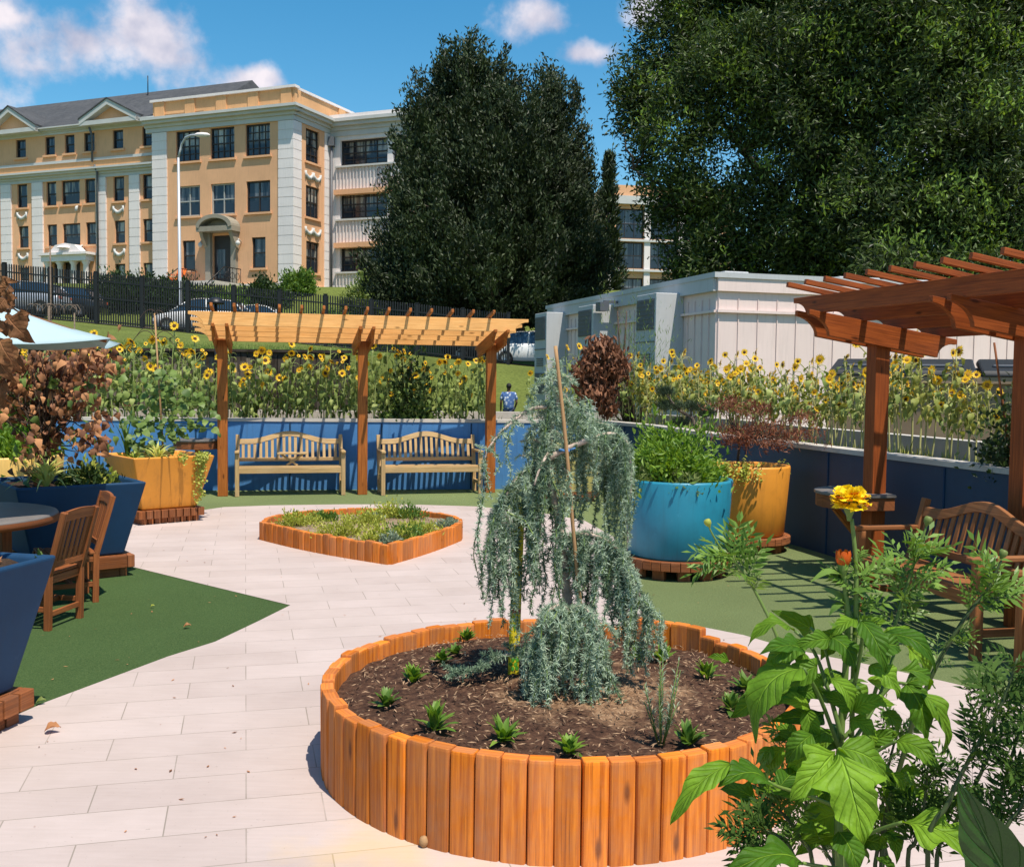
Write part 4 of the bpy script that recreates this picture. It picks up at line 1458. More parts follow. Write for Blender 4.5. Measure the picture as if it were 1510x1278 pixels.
# ------------------------------------------------------------------ trees
def crown_points(spires, n, rng, shell=.45):
    """points near the surface of upright spires: (centre, radius, base z, top z, power)"""
    P, O = [], []
    vol = np.array([r * (zt - zb) for (c, r, zb, zt, pw) in spires]); vol = vol / vol.sum()
    for (c, r, zb, zt, pw), k in zip(spires, vol):
        m = int(n * k)
        t = rng.random(m) ** .95
        th = rng.uniform(0, 2 * math.pi, m)
        rr = r * np.minimum(1, (1 - t) ** pw * 1.12) * np.minimum(1, .72 + t * 3)
        rr = rr * (1 + .10 * np.sin(th * 5 + t * 9) + .07 * np.sin(th * 11 - t * 23))
        f = 1 - shell * rng.random(m) ** 2.0
        p = np.stack([c[0] + rr * f * np.cos(th), c[1] + rr * f * np.sin(th), zb + t * (zt - zb)], 1)
        o = np.stack([np.cos(th), np.sin(th), .35 + .6 * t], 1)
        P.append(p); O.append(o)
    return np.concatenate(P), np.concatenate(O)


def build_conifer():
    rng = np.random.default_rng(11)
    Y = 50.0
    k = Y / F
    base = 4.4
    sp = []
    for (cx, ty, R, dy, pw) in ((690, 44, 108, 0, .55), (652, 66, 84, 1.0, .52), (732, 72, 96, 1.2, .52), (814, 84, 74, .5, .56), (622, 125, 62, -.3, .42), (770, 112, 100, -1.5, .40), (848, 185, 42, 1.0, .42), (690, 190, 132, -1.2, .36), (640, 250, 88, -1.6, .36), (800, 235, 96, -1.4, .36), (735, 280, 140, -2.4, .33)):
        p = at(cx, ty, Y + dy)
        sp.append(((p.x, p.y), R * k * .97, base, p.z - .95, pw))
    P0, O0 = crown_points(sp, 1500, rng, .14)
    keep = P0[:, 2] > base + .2
    P0, O0 = P0[keep], unit(O0[keep])
    P, O = [], []
    for p, o in zip(P0, O0):                            # every bough a tapering spray, tilted up at its tip
        L = rng.uniform(.9, 1.9)
        for q in np.linspace(0, 1, 8):
            P.append(p + o * (q - .70) * L + np.array([0, 0, .42 * q * q * L]) + rng.normal(0, .17 * (1.1 - q), 3)); O.append(o + np.array([0, 0, .2 + .5 * q]))
    Pi, Oi = crown_points([(c, r * .80, zb, zt - .6, pw) for (c, r, zb, zt, pw) in sp], 2600, rng, .85)
    P, O = np.concatenate([np.array(P), Pi]), np.concatenate([np.array(O), Oi])
    t = thing('evergreen_tree', (at(725, 440, Y).x, Y, base), 'huge dense dark evergreen tree in the middle, in front of the ochre building', 'tree')
    mb = MB()
    leaf_cloud(mb, P, O, 17, .17, .24, .10, rng, .7, .3, .8, 0, 0.0, (1, 1, .7))
    # spiky leaders along the top
    tips = []
    for (c, r, zb, zt, pw) in sp:
        for _ in range(6):
            tips.append((c[0] + rng.normal(0, r * .22), c[1] + rng.normal(0, r * .2), zt - rng.random() * 2.2 - .2))
    T = []
    for p in tips:
        for q in np.linspace(0, 1, 7): T.append((p[0], p[1], p[2] - q * 1.1))
    leaf_cloud(mb, T, np.tile([0, 0, 1.0], (len(T), 1)), 12, .12, .28, .09, rng, .9, .3, .5)
    mb.build('crown', L_CONIF, t, True)
    mb = MB()
    for (c, r, zb, zt, pw) in sp: limb(mb, (c[0], c[1], 3.6), (c[0], c[1], zt - .8), .26, .04, rnd, .015, 7, 6)
    for _ in range(90):
        c, r, zb, zt, pw = sp[rng.integers(len(sp))]
        tt = rng.uniform(.05, .8); th = rng.uniform(0, 6.28)
        rr = r * (1 - tt) ** pw * .85
        z = zb + tt * (zt - zb)
        limb(mb, (c[0], c[1], z), (c[0] + rr * math.cos(th), c[1] + rr * math.sin(th), z + rr * .3), .06, .015, rnd, .04, 4, 3)
    mb.build('trunk', BARK, t, True)


def build_oak(name, label, Y, base_px, blobs, n, seed, trunk_pts, leafL=.25, leafW=.085):
    rng = np.random.default_rng(seed)
    k = Y / F
    b = at(base_px, 500, Y)
    z0 = land(b.x, Y) - .1
    t = thing('oak_tree', (b.x, Y, z0), label, 'tree', 'tall spreading trees at the right')
    P, O = [], []
    wts = np.array([rx * ry for (_, _, rx, ry, dy, dens) in blobs], float)
    wts *= np.array([bb[5] for bb in blobs]); wts /= wts.sum()
    for (cx, cy, rx, ry, dy, dens), w in zip(blobs, wts):
        m = int(n * w)
        c = at(cx, cy, Y + dy)
        d = unit(rng.normal(0, 1, (m, 3)))
        f = rng.random((m, 1)) ** .42
        lump = 1 + .16 * np.sin(d[:, :1] * 7 + cx) + .14 * np.sin(d[:, 2:] * 8 + cy)
        p = np.array(c) + d * f * lump * np.array([rx * k, rx * k * .8, ry * k])
        P.append(p); O.append(d + np.array([0, 0, -.1]))
    P, O = np.concatenate(P), np.concatenate(O)
    # clump: pull every spray towards one of many twig ends so that gaps open between clumps
    nc = len(P) // 11
    cent = P[rng.choice(len(P), nc, replace=False)]
    idx = np.empty(len(P), int)
    for s_ in range(0, len(P), 400):
        d2 = ((P[s_:s_ + 400, None, :] - cent[None]) ** 2).sum(2)
        idx[s_:s_ + 400] = d2.argmin(1)
    P = P * .38 + cent[idx] * .62
    keep = P[:, 2] > z0 + 1.6
    P, O = P[keep], O[keep]
    mb = MB()
    leaf_cloud(mb, P, O, 12, .30, leafL, leafW, rng, .5, .12, .9)
    mb.build('crown', L_OAK, t, True)
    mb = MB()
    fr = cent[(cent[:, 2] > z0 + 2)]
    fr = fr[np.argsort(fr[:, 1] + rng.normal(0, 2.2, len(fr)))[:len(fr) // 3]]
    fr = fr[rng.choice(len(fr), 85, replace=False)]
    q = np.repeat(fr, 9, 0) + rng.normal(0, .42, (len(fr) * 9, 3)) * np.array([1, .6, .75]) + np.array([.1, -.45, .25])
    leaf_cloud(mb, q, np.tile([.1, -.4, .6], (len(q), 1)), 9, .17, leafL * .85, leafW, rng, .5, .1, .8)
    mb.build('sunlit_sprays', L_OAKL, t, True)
    mb = MB()
    tips = []
    for pl in trunk_pts:
        pts = [at(x, y, Y + d) for (x, y, d, r) in pl]
        fine, rr = [], []
        for (a, b2, q, q2) in zip(pts[:-1], pts[1:], pl[:-1], pl[1:]):
            for i in range(4):
                fine.append(a.lerp(b2, i / 4) + Vector((rng.normal(0, .05), rng.normal(0, .05), 0))); rr.append((q[3] + (q2[3] - q[3]) * i / 4))
        fine.append(pts[-1]); rr.append(pl[-1][3])
        if abs(pl[0][1] - 520) < 60:
            fine[0].z = z0 - .3
        mb.tube(fine, rr, 8)
        tips += fine[len(fine) // 3:]
    mb.build('trunk', OAKBARK, t, True)
    mb = MB()
    for i in rng.choice(nc, min(nc, 190), replace=False):
        c = Vector(cent[i])
        src = min(tips, key=lambda q: (q - c).length + max(0, q.z - c.z) * 1.5)
        limb(mb, src, c, .055, .014, rnd, .06, 5, 4)
    mb.build('branches', OAKBARK, t, True)


def build_trees():
    build_conifer()
    build_oak('oak', 'tall dark tree with sky showing through its thin left side, behind the cream cabin', 41, 1215,
              [(1000, 60, 62, 100, 0, 1), (1045, -60, 80, 90, 1, 1), (942, 150, 42, 66, 0, 1.1), (948, 235, 28, 36, 1, .7), (1005, 190, 66, 80, -2, .7), (1060, 110, 80, 80, -2, .8),
               (1010, 300, 82, 55, 0, .75), (1100, 40, 90, 90, 1, 1), (1140, 200, 80, 80, 2, .4), (1080, 300, 90, 60, -2, .55), (1022, 392, 50, 46, -1, .9), (1100, 380, 95, 50, -2, 1.1),
               (1180, 110, 80, 90, 2, .7), (1200, 330, 90, 90, -3, 1), (1180, -60, 130, 90, 0, 1), (1230, 230, 70, 80, 2, .8), (1260, 400, 90, 50, -3, 1), (1205, 150, 95, 110, -4, .8), (1250, 40, 90, 90, -4, .8), (1130, 120, 60, 90, -3, .6)],
              11500, 21,
              [[(1215, 520, 0, .62), (1212, 330, 0, .42), (1180, 200, 0, .2), (1130, 60, 0, .08), (1110, -60, 0, .03)],
               [(1232, 520, .5, .5), (1245, 300, .5, .34), (1275, 150, .5, .2), (1300, 20, .5, .08), (1310, -90, .5, .03)],
               [(1213, 380, 0, .3), (1120, 250, -.5, .16), (1040, 150, -.5, .08), (1000, 60, -.5, .03)],
               [(1213, 400, 0, .26), (1110, 330, -1, .14), (1000, 290, -1, .07), (935, 250, -1, .03)],
               [(1216, 420, 0, .24), (1100, 400, -1, .12), (1010, 400, -1, .05)],
               [(1210, 300, .2, .25), (1195, 130, .6, .13), (1190, -40, .6, .05)]])
    build_oak('oak', 'tall broad dark tree filling the upper right, leaning over the cream cabin', 36, 1400,
              [(1330, 20, 110, 100, 0, 1), (1320, 150, 90, 80, 0, .75), (1300, 290, 90, 80, -1, 1), (1400, 110, 100, 110, -1, 1), (1480, 30, 110, 110, 0, 1), (1440, 220, 95, 90, -2, 1.1), (1390, 330, 100, 70, -2, 1.1),
               (1500, 330, 90, 90, -2, 1.1), (1560, 180, 90, 140, 0, 1), (1640, 80, 120, 140, 1, 1), (1620, 300, 120, 110, 0, 1), (1420, -80, 150, 90, 1, 1), (1330, 400, 90, 40, -3, 1), (1450, 400, 110, 40, -3, 1), (1600, -60, 140, 100, 1, 1)],
              13500, 22,
              [[(1400, 520, 0, .6), (1395, 330, 0, .42), (1370, 190, 0, .24), (1330, 60, 0, .1), (1310, -40, 0, .03)],
               [(1405, 400, 0, .4), (1450, 220, 0, .22), (1490, 60, 0, .1), (1510, -60, 0, .03)],
               [(1408, 420, 0, .3), (1500, 330, 0, .16), (1600, 250, 0, .08), (1650, 100, 0, .03)],
               [(1396, 340, 0, .24), (1330, 280, -.5, .12), (1280, 230, -.5, .05)]])
    # small dark conifer poking up between
    rng = np.random.default_rng(31)
    p = at(898, 226, 68)
    t = thing('conifer_tree', (p.x, 68, 6.8), 'slim dark conifer tip rising between the evergreen and the right-hand trees', 'tree')
    P, O = crown_points([((p.x, p.y), 1.15, 7.2, p.z, .9)], 480, rng, .6)
    mb = MB(); leaf_cloud(mb, P, O, 9, .15, .5, .13, rng, .8, .2, .5); mb.build('crown', L_CONIF, t, True)
    mb = MB(); limb(mb, (p.x, p.y, 6.6), (p.x, p.y, p.z - .3), .2, .03, rnd, .01); mb.build('trunk', BARK, t, True)


build_trees()


def bush(name, label, cat, c, size, mat, n, per, ln, wd, seed, group=None, twigs=12, up=.4, spread=.12):
    """a shrub: leaf sprays through a lumpy dome, on visible twigs"""
    rng = np.random.default_rng(seed)
    t = thing(name, c, label, cat, group)
    d = unit(rng.normal(0, 1, (n, 3))); d[:, 2] = np.abs(d[:, 2])
    f = rng.random((n, 1)) ** .45
    lump = 1 + .18 * np.sin(d[:, :1] * 6 + seed) + .16 * np.sin(d[:, 1:2] * 7 + 2 * seed)
    P = d * f * lump * np.array(size) + np.array([0, 0, size[2] * .06])
    mb = MB()
    leaf_cloud(mb, P, d, per, spread * max(size), ln, wd, rng, .6, up, .7)
    mb.build('foliage', mat, t)
    if twigs:
        mb = MB()
        for i in range(twigs):
            q = Vector(P[rng.integers(n)])
            limb(mb, (q.x * .15, q.y * .15, 0), q, .02 * max(size) + .003, .004 * max(size) + .001, rnd, .08, 4, 3)
        mb.build('stems', TWIG, t)
    return t


def build_far_plants():
    def B(px, py, Y, w, h, mat, label, seed, name='shrub', n=260, ln=.22, wd=.09, d=None):
        p = at(px, py, Y)
        bush(name, label, 'shrub', (p.x, Y, land(p.x, Y)), (w, d or w * .8, h), mat, int(n * 1.7), 11, ln * 1.15, wd * 1.3, seed, None, 10)
    B(182, 450, 56.5, 2.1, 1.45, L_HEDGE, 'dark green hedge clump behind the iron fence, nearest the portico', 41, n=420)
    B(232, 450, 57, 2.0, 1.3, L_HEDGE, 'dark green hedge clump behind the street lamp', 42, n=420)
    B(290, 445, 57, 1.9, .9, L_HEDGE, 'low dark shrub below the orange chair', 43, n=300)
    B(335, 445, 57, 1.6, .8, L_MED, 'low mid-green shrub beside the building steps', 44, n=300)
    B(388, 440, 58, 1.4, 1.2, L_HEDGE, 'rounded green shrub between the door and the white corner', 45, n=340)
    B(546, 440, 58, 1.5, 1.7, L_LIGHT, 'light yellow-green shrub at the foot of the evergreen', 46, n=320)
    B(500, 470, 52.5, 1.3, 1.4, L_MED, 'green bush behind the fence left of the evergreen', 47)
    B(466, 470, 52.5, 1.0, 1.1, L_HEDGE, 'small dark bush behind the fence below the corner pilaster', 48)
    B(440, 440, 60, 1.0, 1.2, L_MED, 'small bush at the corner of the ochre building', 49)
    B(1315, 415, 34, 1.2, 2.6, L_MED, 'leafy sapling just over the roof of the cream cabin', 50)


build_far_plants()


# ------------------------------------------------------------------ street lamp, cars
def build_street_lamp():
    b = at(266, 480, 47)
    b.z = land(b.x, 47)
    top = at(263, 233, 47); arm1 = at(268, 213, 47); arm2 = at(281, 200, 46.6); head = at(291, 199, 46.3)
    t = thing('street_lamp', b, 'tall grey street lamp with a curved arm in front of the ochre building', 'street lamp')
    mb = MB(); mb.tube([b, Vector((b.x, b.y, b.z + .5)), top], [.13, .085, .055], 10); mb.box((b.x, b.y, b.z + .1), (.34, .34, .2)); mb.build('pole', LAMPGREY, t, True)
    mb = MB(); mb.tube([top, top.lerp(arm1, .6), arm1, arm1.lerp(arm2, .5) + Vector((-.03, 0, .1)), arm2, head], .05, 8); mb.build('arm', LAMPGREY, t, True)
    mb = MB()
    d = Vector((1, -.2, -.06)).normalized()
    for i, (r, h) in enumerate(((.06, .05), (.15, .09), (.18, .10), (.13, .08), (.03, .03))): pass
    ringp = [(-.1, .05, .05), (.0, .12, .09), (.25, .17, .11), (.5, .15, .09), (.62, .04, .03)]
    vs, fs = [], []
    for (x, w, h) in ringp:
        for k in range(10):
            th = 2 * math.pi * k / 10
            vs.append(head + d * x + Vector((0, w * math.cos(th), h * math.sin(th))))
    for i in range(4):
        for k in range(10): fs.append((i * 10 + k, i * 10 + (k + 1) % 10, (i + 1) * 10 + (k + 1) % 10, (i + 1) * 10 + k))
    mb.add(vs, fs, None, 0, True)
    mb.build('lamp_head', WHITESTONE, t, True)


build_street_lamp()


def car(c, rz, paint, label, kind='hatch'):
    t = thing('parked_car', c, label, 'car', 'cars parked behind the iron fence', rz)
    # stations along x: (x, z low, z shoulder, half width)
    st = [(-2.15, .42, .72, .72), (-2.08, .30, .86, .82), (-1.5, .22, .95, .88), (-.6, .20, .97, .90), (.5, .20, .95, .90), (1.2, .22, .90, .88), (1.85, .26, .78, .82), (2.12, .36, .62, .70)]
    mb = MB()
    vs, fs = [], []
    for (x, zl, zs, w) in st:
        vs += [(x, -w * .9, zl), (x, -w, zl + .16), (x, -w, zs - .18), (x, -w * .90, zs), (x, w * .90, zs), (x, w, zs - .18), (x, w, zl + .16), (x, w * .9, zl)]
    for i in range(len(st) - 1):
        for k in range(8): fs.append((i * 8 + k, i * 8 + (k + 1) % 8, (i + 1) * 8 + (k + 1) % 8, (i + 1) * 8 + k))
    fs += [tuple(range(8))[::-1], tuple((len(st) - 1) * 8 + k for k in range(8))]
    mb.add(vs, fs, None, 0, True)
    mb.build('body', paint, t, bevel=.03)
    # cabin glass and roof
    cab = [(-1.95, .93, .74, -1.55, 1.40, .60), (-.1, .97, .80, -.1, 1.48, .64), (1.25, .90, .78, .45, 1.42, .60)]
    mb = MB()
    vs = []
    for (x0, z0, w0, x1, z1_, w1) in cab: vs += [(x0, -w0, z0), (x1, -w1, z1_), (x1, w1, z1_), (x0, w0, z0)]
    fs = []
    for i in range(2):
        for k in range(3): fs.append((i * 4 + k, i * 4 + k + 1, (i + 1) * 4 + k + 1, (i + 1) * 4 + k))
    fs += [(3, 2, 1, 0), (8, 9, 10, 11)]
    mb.add(vs, fs)
    mb.build('window', CARGLASS, t)
    mb = MB()
    rf = [(-1.62, 1.36, .58), (-1.3, 1.44, .60), (-.1, 1.505, .64), (.3, 1.47, .62), (.56, 1.38, .58)]
    vs = []
    for (x, z, w) in rf: vs += [(x, -w - .02, z), (x, -w * .8, z + .035), (x, w * .8, z + .035), (x, w + .02, z)]
    fs = [(i * 4 + k, i * 4 + k + 1, (i + 1) * 4 + k + 1, (i + 1) * 4 + k) for i in range(4) for k in range(3)]
    mb.add(vs, fs, None, 0, True)
    for s_ in (-1, 1):
        for (a, b) in (((-1.97, .95), (-1.55, 1.40)), ((-.35, .96), (-.3, 1.47)), ((1.27, .90), (.48, 1.41))):
            mb.tube([(a[0], s_ * .79, a[1]), (b[0], s_ * .625, b[1])], .035, 5)
    mb.build('roof', paint, t)
    for sx in (-1.32, 1.36):
        for sy in (-1, 1):
            mb = MB()
            R = Matrix.Rotation(math.pi / 2, 3, 'X')
            m2 = MB(); m2.lathe([(.19, -.1), (.30, -.1), (.33, -.06), (.33, .06), (.30, .1), (.19, .1)], 20)
            mb.add([R @ Vector(v) + Vector((sx, sy * .80, .33)) for v in m2.v], m2.f, None, 0, True)
            w = mb.build('wheel', RUBBER, t)
            mb = MB(); m2 = MB(); m2.lathe([(0, -.07), (.2, -.09), (.2, .09), (0, .07)], 16)
            mb.add([R @ Vector(v) + Vector((sx, sy * .80, .33)) for v in m2.v], m2.f, None, 0, False)
            rim = mb.build('rim', CHROME, w)
    for sy in (-1, 1):
        mb = MB(); mb.box((2.03, sy * .55, .66), (.12, .28, .13)); mb.build('headlight', CARGLASS, t, bevel=.02)
        mb = MB(); mb.box((-2.11, sy * .6, .76), (.08, .22, .16)); mb.build('tail_light', PAINTRED, t, bevel=.02)
    return t


def build_cars():
    def put(px, Y, paint, label, rz):
        p = at(px, 480, Y)
        car((p.x, Y, land(p.x, Y) + .04), rz, paint, label)
    s = math.atan(-.086)
    put(30, 47.5, CAR_SILVER, 'silver car behind the left end of the iron fence', math.pi)
    put(88, 50.5, CAR_DARK, 'dark car parked before the white portico', math.pi)
    put(300, 46.6, CAR_WHITE, 'white car behind the fence beside the street lamp', math.pi)
    put(385, 48.0, CAR_WHITE, 'white car behind the fence, above the middle of the pergola roof', 0)
    put(722, 47.5, CAR_DARK, 'dark car under the evergreen, seen past the pergola end', 0)
    put(790, 46.2, CAR_WHITE, 'white car behind the fence next to the cream cabin', 0)


build_cars()


# ------------------------------------------------------------------ cream cabin with wall-hung units, dumpster
def build_cabin():
    C = at(1059, 408, 19.6)                             # upper front corner
    zt = C.z
    g = .1
    f = Vector((.958, .286, 0)).normalized()            # along the sunlit front, to the right
    b = Vector((-.286, .958, 0)).normalized()           # along the shaded side, away
    O = Vector((C.x, C.y, 0))
    Lf, Lb = 12.5, 9.9
    t = thing('portable_cabin', (O.x, O.y, g), 'long cream metal-sided portable cabin behind the sunflowers', 'cabin')
    Rf = Matrix((f, b, Vector((0, 0, 1)))).transposed()
    mb = MB()
    mb.box(O + f * Lf / 2 + b * Lb / 2 + Vector((0, 0, (g + zt) / 2)), (Lf, Lb, zt - g - .02), Rf, 0, False)
    mb.build('wall', TRAILER, t, True)
    mb = MB()
    n = int(Lf / .42)
    for i in range(n + 1):                              # vertical siding seams
        mb.box(O + f * (i * .42 + .02) - b * .012 + Vector((0, 0, (g + zt) / 2 - .15)), (.016, .02, zt - g - .5), Rf, 0, False)
    mb.box(O + f * Lf / 2 - b * .03 + Vector((0, 0, zt - .14)), (Lf + .06, .08, .26), Rf, 0, False)
    n = int(Lb / .30)
    for i in range(n + 1):
        mb.box(O + b * (i * .30 + .03) - f * .012 + Vector((0, 0, (g + zt) / 2 - .15)), (.03, .035, zt - g - .5), Rf, 0, False)
    mb.build('siding_ribs', TRAILER, t, True)
    zr = plane_hit(1056, 458.5, O, f)[1]
    mb = MB()
    mb.box(O + f * Lf / 2 - b * .045 + Vector((0, 0, zr)), (Lf + .06, .06, .05), Rf, 0, False)
    mb.box(O + b * Lb / 2 - f * .045 + Vector((0, 0, zr - .003)), (.06, Lb, .05), Rf, 0, False)
    mb.build('belt_rail', TRAILER, t, True)
    mb = MB()
    mb.box(O + f * Lf / 2 + b * Lb / 2 + Vector((0, 0, zt + .03)), (Lf + .24, Lb + .2, .10), Rf, 0, False)
    mb.box(O + b * (Lb / 2) - f * .05 + Vector((0, 0, zt - .14)), (.10, Lb, .26), Rf, 0, False)
    mb.build('roof', UNITGREY, t, True)
    for (q, w) in ((1.0, .55), (3.9, 1.0), (5.6, .9), (8.0, 1.2)):
        mb = MB(); mb.box(O + f * q + b * 1.4 + Vector((0, 0, zt + .16)), (w, .6, .17), Rf, 0, False); mb.build('roof_vent', UNITGREY, t, True, bevel=.02)
    # wall-hung air units
    for i, (x0, x1, ytop) in enumerate(((972, 1008, 432), (881, 910, 449), (811, 838, 460))):
        s0 = plane_hit(x1, 480, O, b)[0]
        dep = .62
        w = 1.0
        z1_ = plane_hit(x1, ytop + 1, O, b)[1]
        z0 = z1_ - 2.5
        c = O + b * (s0 + w / 2) - f * dep / 2 + Vector((0, 0, (z0 + z1_) / 2))
        k = thing('air_conditioner', (c.x, c.y, z0), ['grey wall-hung air unit on the shaded cabin side, nearest the cabin corner', 'grey wall-hung air unit on the cabin side, the middle one with a floodlight', 'grey wall-hung air unit at the far end of the cabin side, next to the fence'][i], 'air unit', 'air units on the cabin side')
        m = MB(); m.box(c, (dep, w, z1_ - z0), Rf, 0, False); m.build('casing', UNITGREY, k, True, bevel=.015)
        o = c - f * (dep / 2 + .012)
        m = MB()
        zz = z1_ - .42
        m.box(Vector((o.x, o.y, zz)), (.02, w * .84, .62), Rf, 0, False)
        for q in range(7): m.box(Vector((o.x, o.y, zz - .27 + q * .09)) - f * .012, (.02, w * .80, .03), Rf, 0, False)
        m.build('grille', GRILLE, k, True)
        m = MB()
        for q in range(4): m.box(Vector((o.x, o.y, z1_ - 1.42 + q * .06)) - f * .004, (.02, w * .55, .028), Rf, 0, False)
        m.box(Vector((o.x, o.y, z1_ - .98)), (.012, w * .98, .02), Rf, 0, False)
        m.box(Vector((o.x, o.y, z1_ - 1.9)), (.02, w * .8, .55), Rf, 0, False)
        m.build('louvre', GRILLE, k, True)
        if i == 1:
            m = MB(); a = O + b * (s0 - .25) - f * .1 + Vector((0, 0, z1_ + .05)); m.bar(a, a - f * .35, .06, .06); m.box(a - f * .38 + Vector((0, 0, -.12)), (.22, .3, .2), Rf, 0, False)
            m.build('floodlight', GRILLE, t, True)
    # skirting at the foot
    mb = MB(); mb.box(O + f * Lf / 2 + b * Lb / 2 + Vector((0, 0, .15)), (Lf - .1, Lb - .1, .9), Rf, 0, False); mb.build('skirting', GRILLE, t, True)


build_cabin()


def build_dumpster():
    Y = 14.4
    p0 = at(1218, 640, Y + .2); p1 = at(1560, 640, Y - .9)
    u = Vector((p1.x - p0.x, p1.y - p0.y, 0)); W = u.length; u.normalize()
    n = Vector((u.y, -u.x, 0))
    zt = at(1300, 556, Y).z
    zb = .15
    t = thing('dumpster', (p0.x, p0.y, zb), 'big brown steel dumpster with black plastic lids behind the sunflowers', 'dumpster')
    P = lambda a, d, z: Vector((p0.x, p0.y, 0)) + u * a - n * d + Vector((0, 0, z))
    mb = MB()
    mb.prism([(0, zb), (1.5, zb), (1.75, zt + .16), (-.12, zt)], P(0, 0, 0), -n, Vector((0, 0, 1)), u * W)
    mb.build('body', DUMP, t, True)
    mb = MB()
    zl = at(1300, 634, Y).z
    mb.box(P(W / 2, -.0, zl), (W, .10, .07), Matrix((u, -n, Vector((0, 0, 1)))).transposed())
    mb.box(P(W / 2, -.13, zt - .03), (W + .08, .12, .09), Matrix((u, -n, Vector((0, 0, 1)))).transposed())
    mb.build('rib', DUMP, t, True)
    for k in range(3):
        a0 = W * k / 3 + .03; a1 = W * (k + 1) / 3 - .03
        mb = MB()
        mb.prism([(-.22, zt + .02), (1.8, zt + .18), (1.8, zt + .26), (1.2, zt + .28), (-.18, zt + .10)], P(a0, 0, 0), -n, Vector((0, 0, 1)), u * (a1 - a0))
        mb.build('lid', BLACKPL, t, True, bevel=.03)
        mb = MB()
        mb.box(P((a0 + a1) / 2, .25, zt + .165), (a1 - a0 - .3, .2, .04), Matrix((u, -n, Vector((0, 0, 1)))).transposed())
        mb.build('lid_handle', GRILLE, t, True, bevel=.015)


build_dumpster()


# ------------------------------------------------------------------ pergolas
def end_curve(L, h, cut=.22):
    """joist outline in (along, z): long plank with scooped lower ends"""
    pts = [(0, h), (L, h), (L, h - .045)]
    for i in range(1, 7):
        a = i / 7 * math.pi / 2
        pts.append((L - cut * math.sin(a) * 1.0, (h - .045) * (1 - (1 - math.cos(a)) * 1.0) if False else (h - .045) * math.cos(a)))
    pts.append((L - cut, 0)); pts.append((cut, 0))
    for i in range(6, 0, -1):
        a = i / 7 * math.pi / 2
        pts.append((cut * math.sin(a), (h - .045) * math.cos(a)))
    pts.append((0, h - .045))
    return pts[::-1]


def pergola(posts, label, over0, over1, n_slats, slat_step, slat_start, joist_h=.165, zoff=0.0, bright=True):
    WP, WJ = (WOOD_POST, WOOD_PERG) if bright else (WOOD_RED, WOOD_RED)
    p0, p1 = Vector(posts[0] + (0,)), Vector(posts[-1] + (0,))
    t = (p1 - p0).normalized()
    n = Vector((t.y, -t.x, 0))
    if n.y > 0 and abs(n.y) > abs(n.x): n = -n
    T = thing('pergola', p0, label, 'pergola')
    # front is +n (towards the plaza); the roof falls towards the wall
    zb = lambda s: 2.245 + zoff - .15 * (.7 - s)         # underside of cross beams at offset s along n (s=+.7 front)
    up = (n + Vector((0, 0, .15))).normalized()
    for (x, y) in posts:
        mb = MB(); mb.box((x, y, (zb(0) + .12) / 2), (.14, .14, zb(0) + .12), math.atan2(t.y, t.x)); mb.build('post', WP, T, True, bevel=.006)
        for e in (-1, 1):
            mb = MB()
            o = Vector((x, y, zb(-.72))) - n * .72 + t * (e * .092 - .022)
            v = Vector((0, 0, 1))
            mb.prism(end_curve(1.5, .19, .2), o, up, v, t * .044)
            mb.build('cross_beam', WP, T, True, bevel=.004)
    L = (p1 - p0).length + over0 + over1
    for i in range(4):
        s = .60 - .40 * i
        o = p0 - t * over0 + n * s + Vector((0, 0, zb(s) + .19))
        mb = MB(); mb.prism(end_curve(L, joist_h, .20), o, t, Vector((0, 0, 1)), n * .042)
        mb.build('joist', WJ, T, True, bevel=.004)
    for k in range(n_slats):
        a = slat_start + k * slat_step
        q = p0 + t * a
        A = q + n * .93 + Vector((0, 0, zb(.93) + .19 + joist_h + .03)); B = q - n * .80 + Vector((0, 0, zb(-.80) + .19 + joist_h + .03))
        mb = MB(); mb.bar(A, B, .036, .05 if bright else .042); mb.build('slat', WP, T, True, bevel=.003)
    return T, t, n


FAR_POSTS = [(-4.16, 14.72), (-2.21, 15.13), (-.33, 15.60)]
pergola(FAR_POSTS, 'sunlit orange cedar pergola over the two pale benches by the blue wall', .42, .42, 14, .298, -.10, .185, .0)
NEAR_POSTS = [(3.18, 8.95), (3.66, 7.30), (4.14, 5.65)]
pergola(NEAR_POSTS, 'red-brown cedar pergola at the right, seen from below in shade', .34, .6, 16, .272, .03, .15, -.09, False)


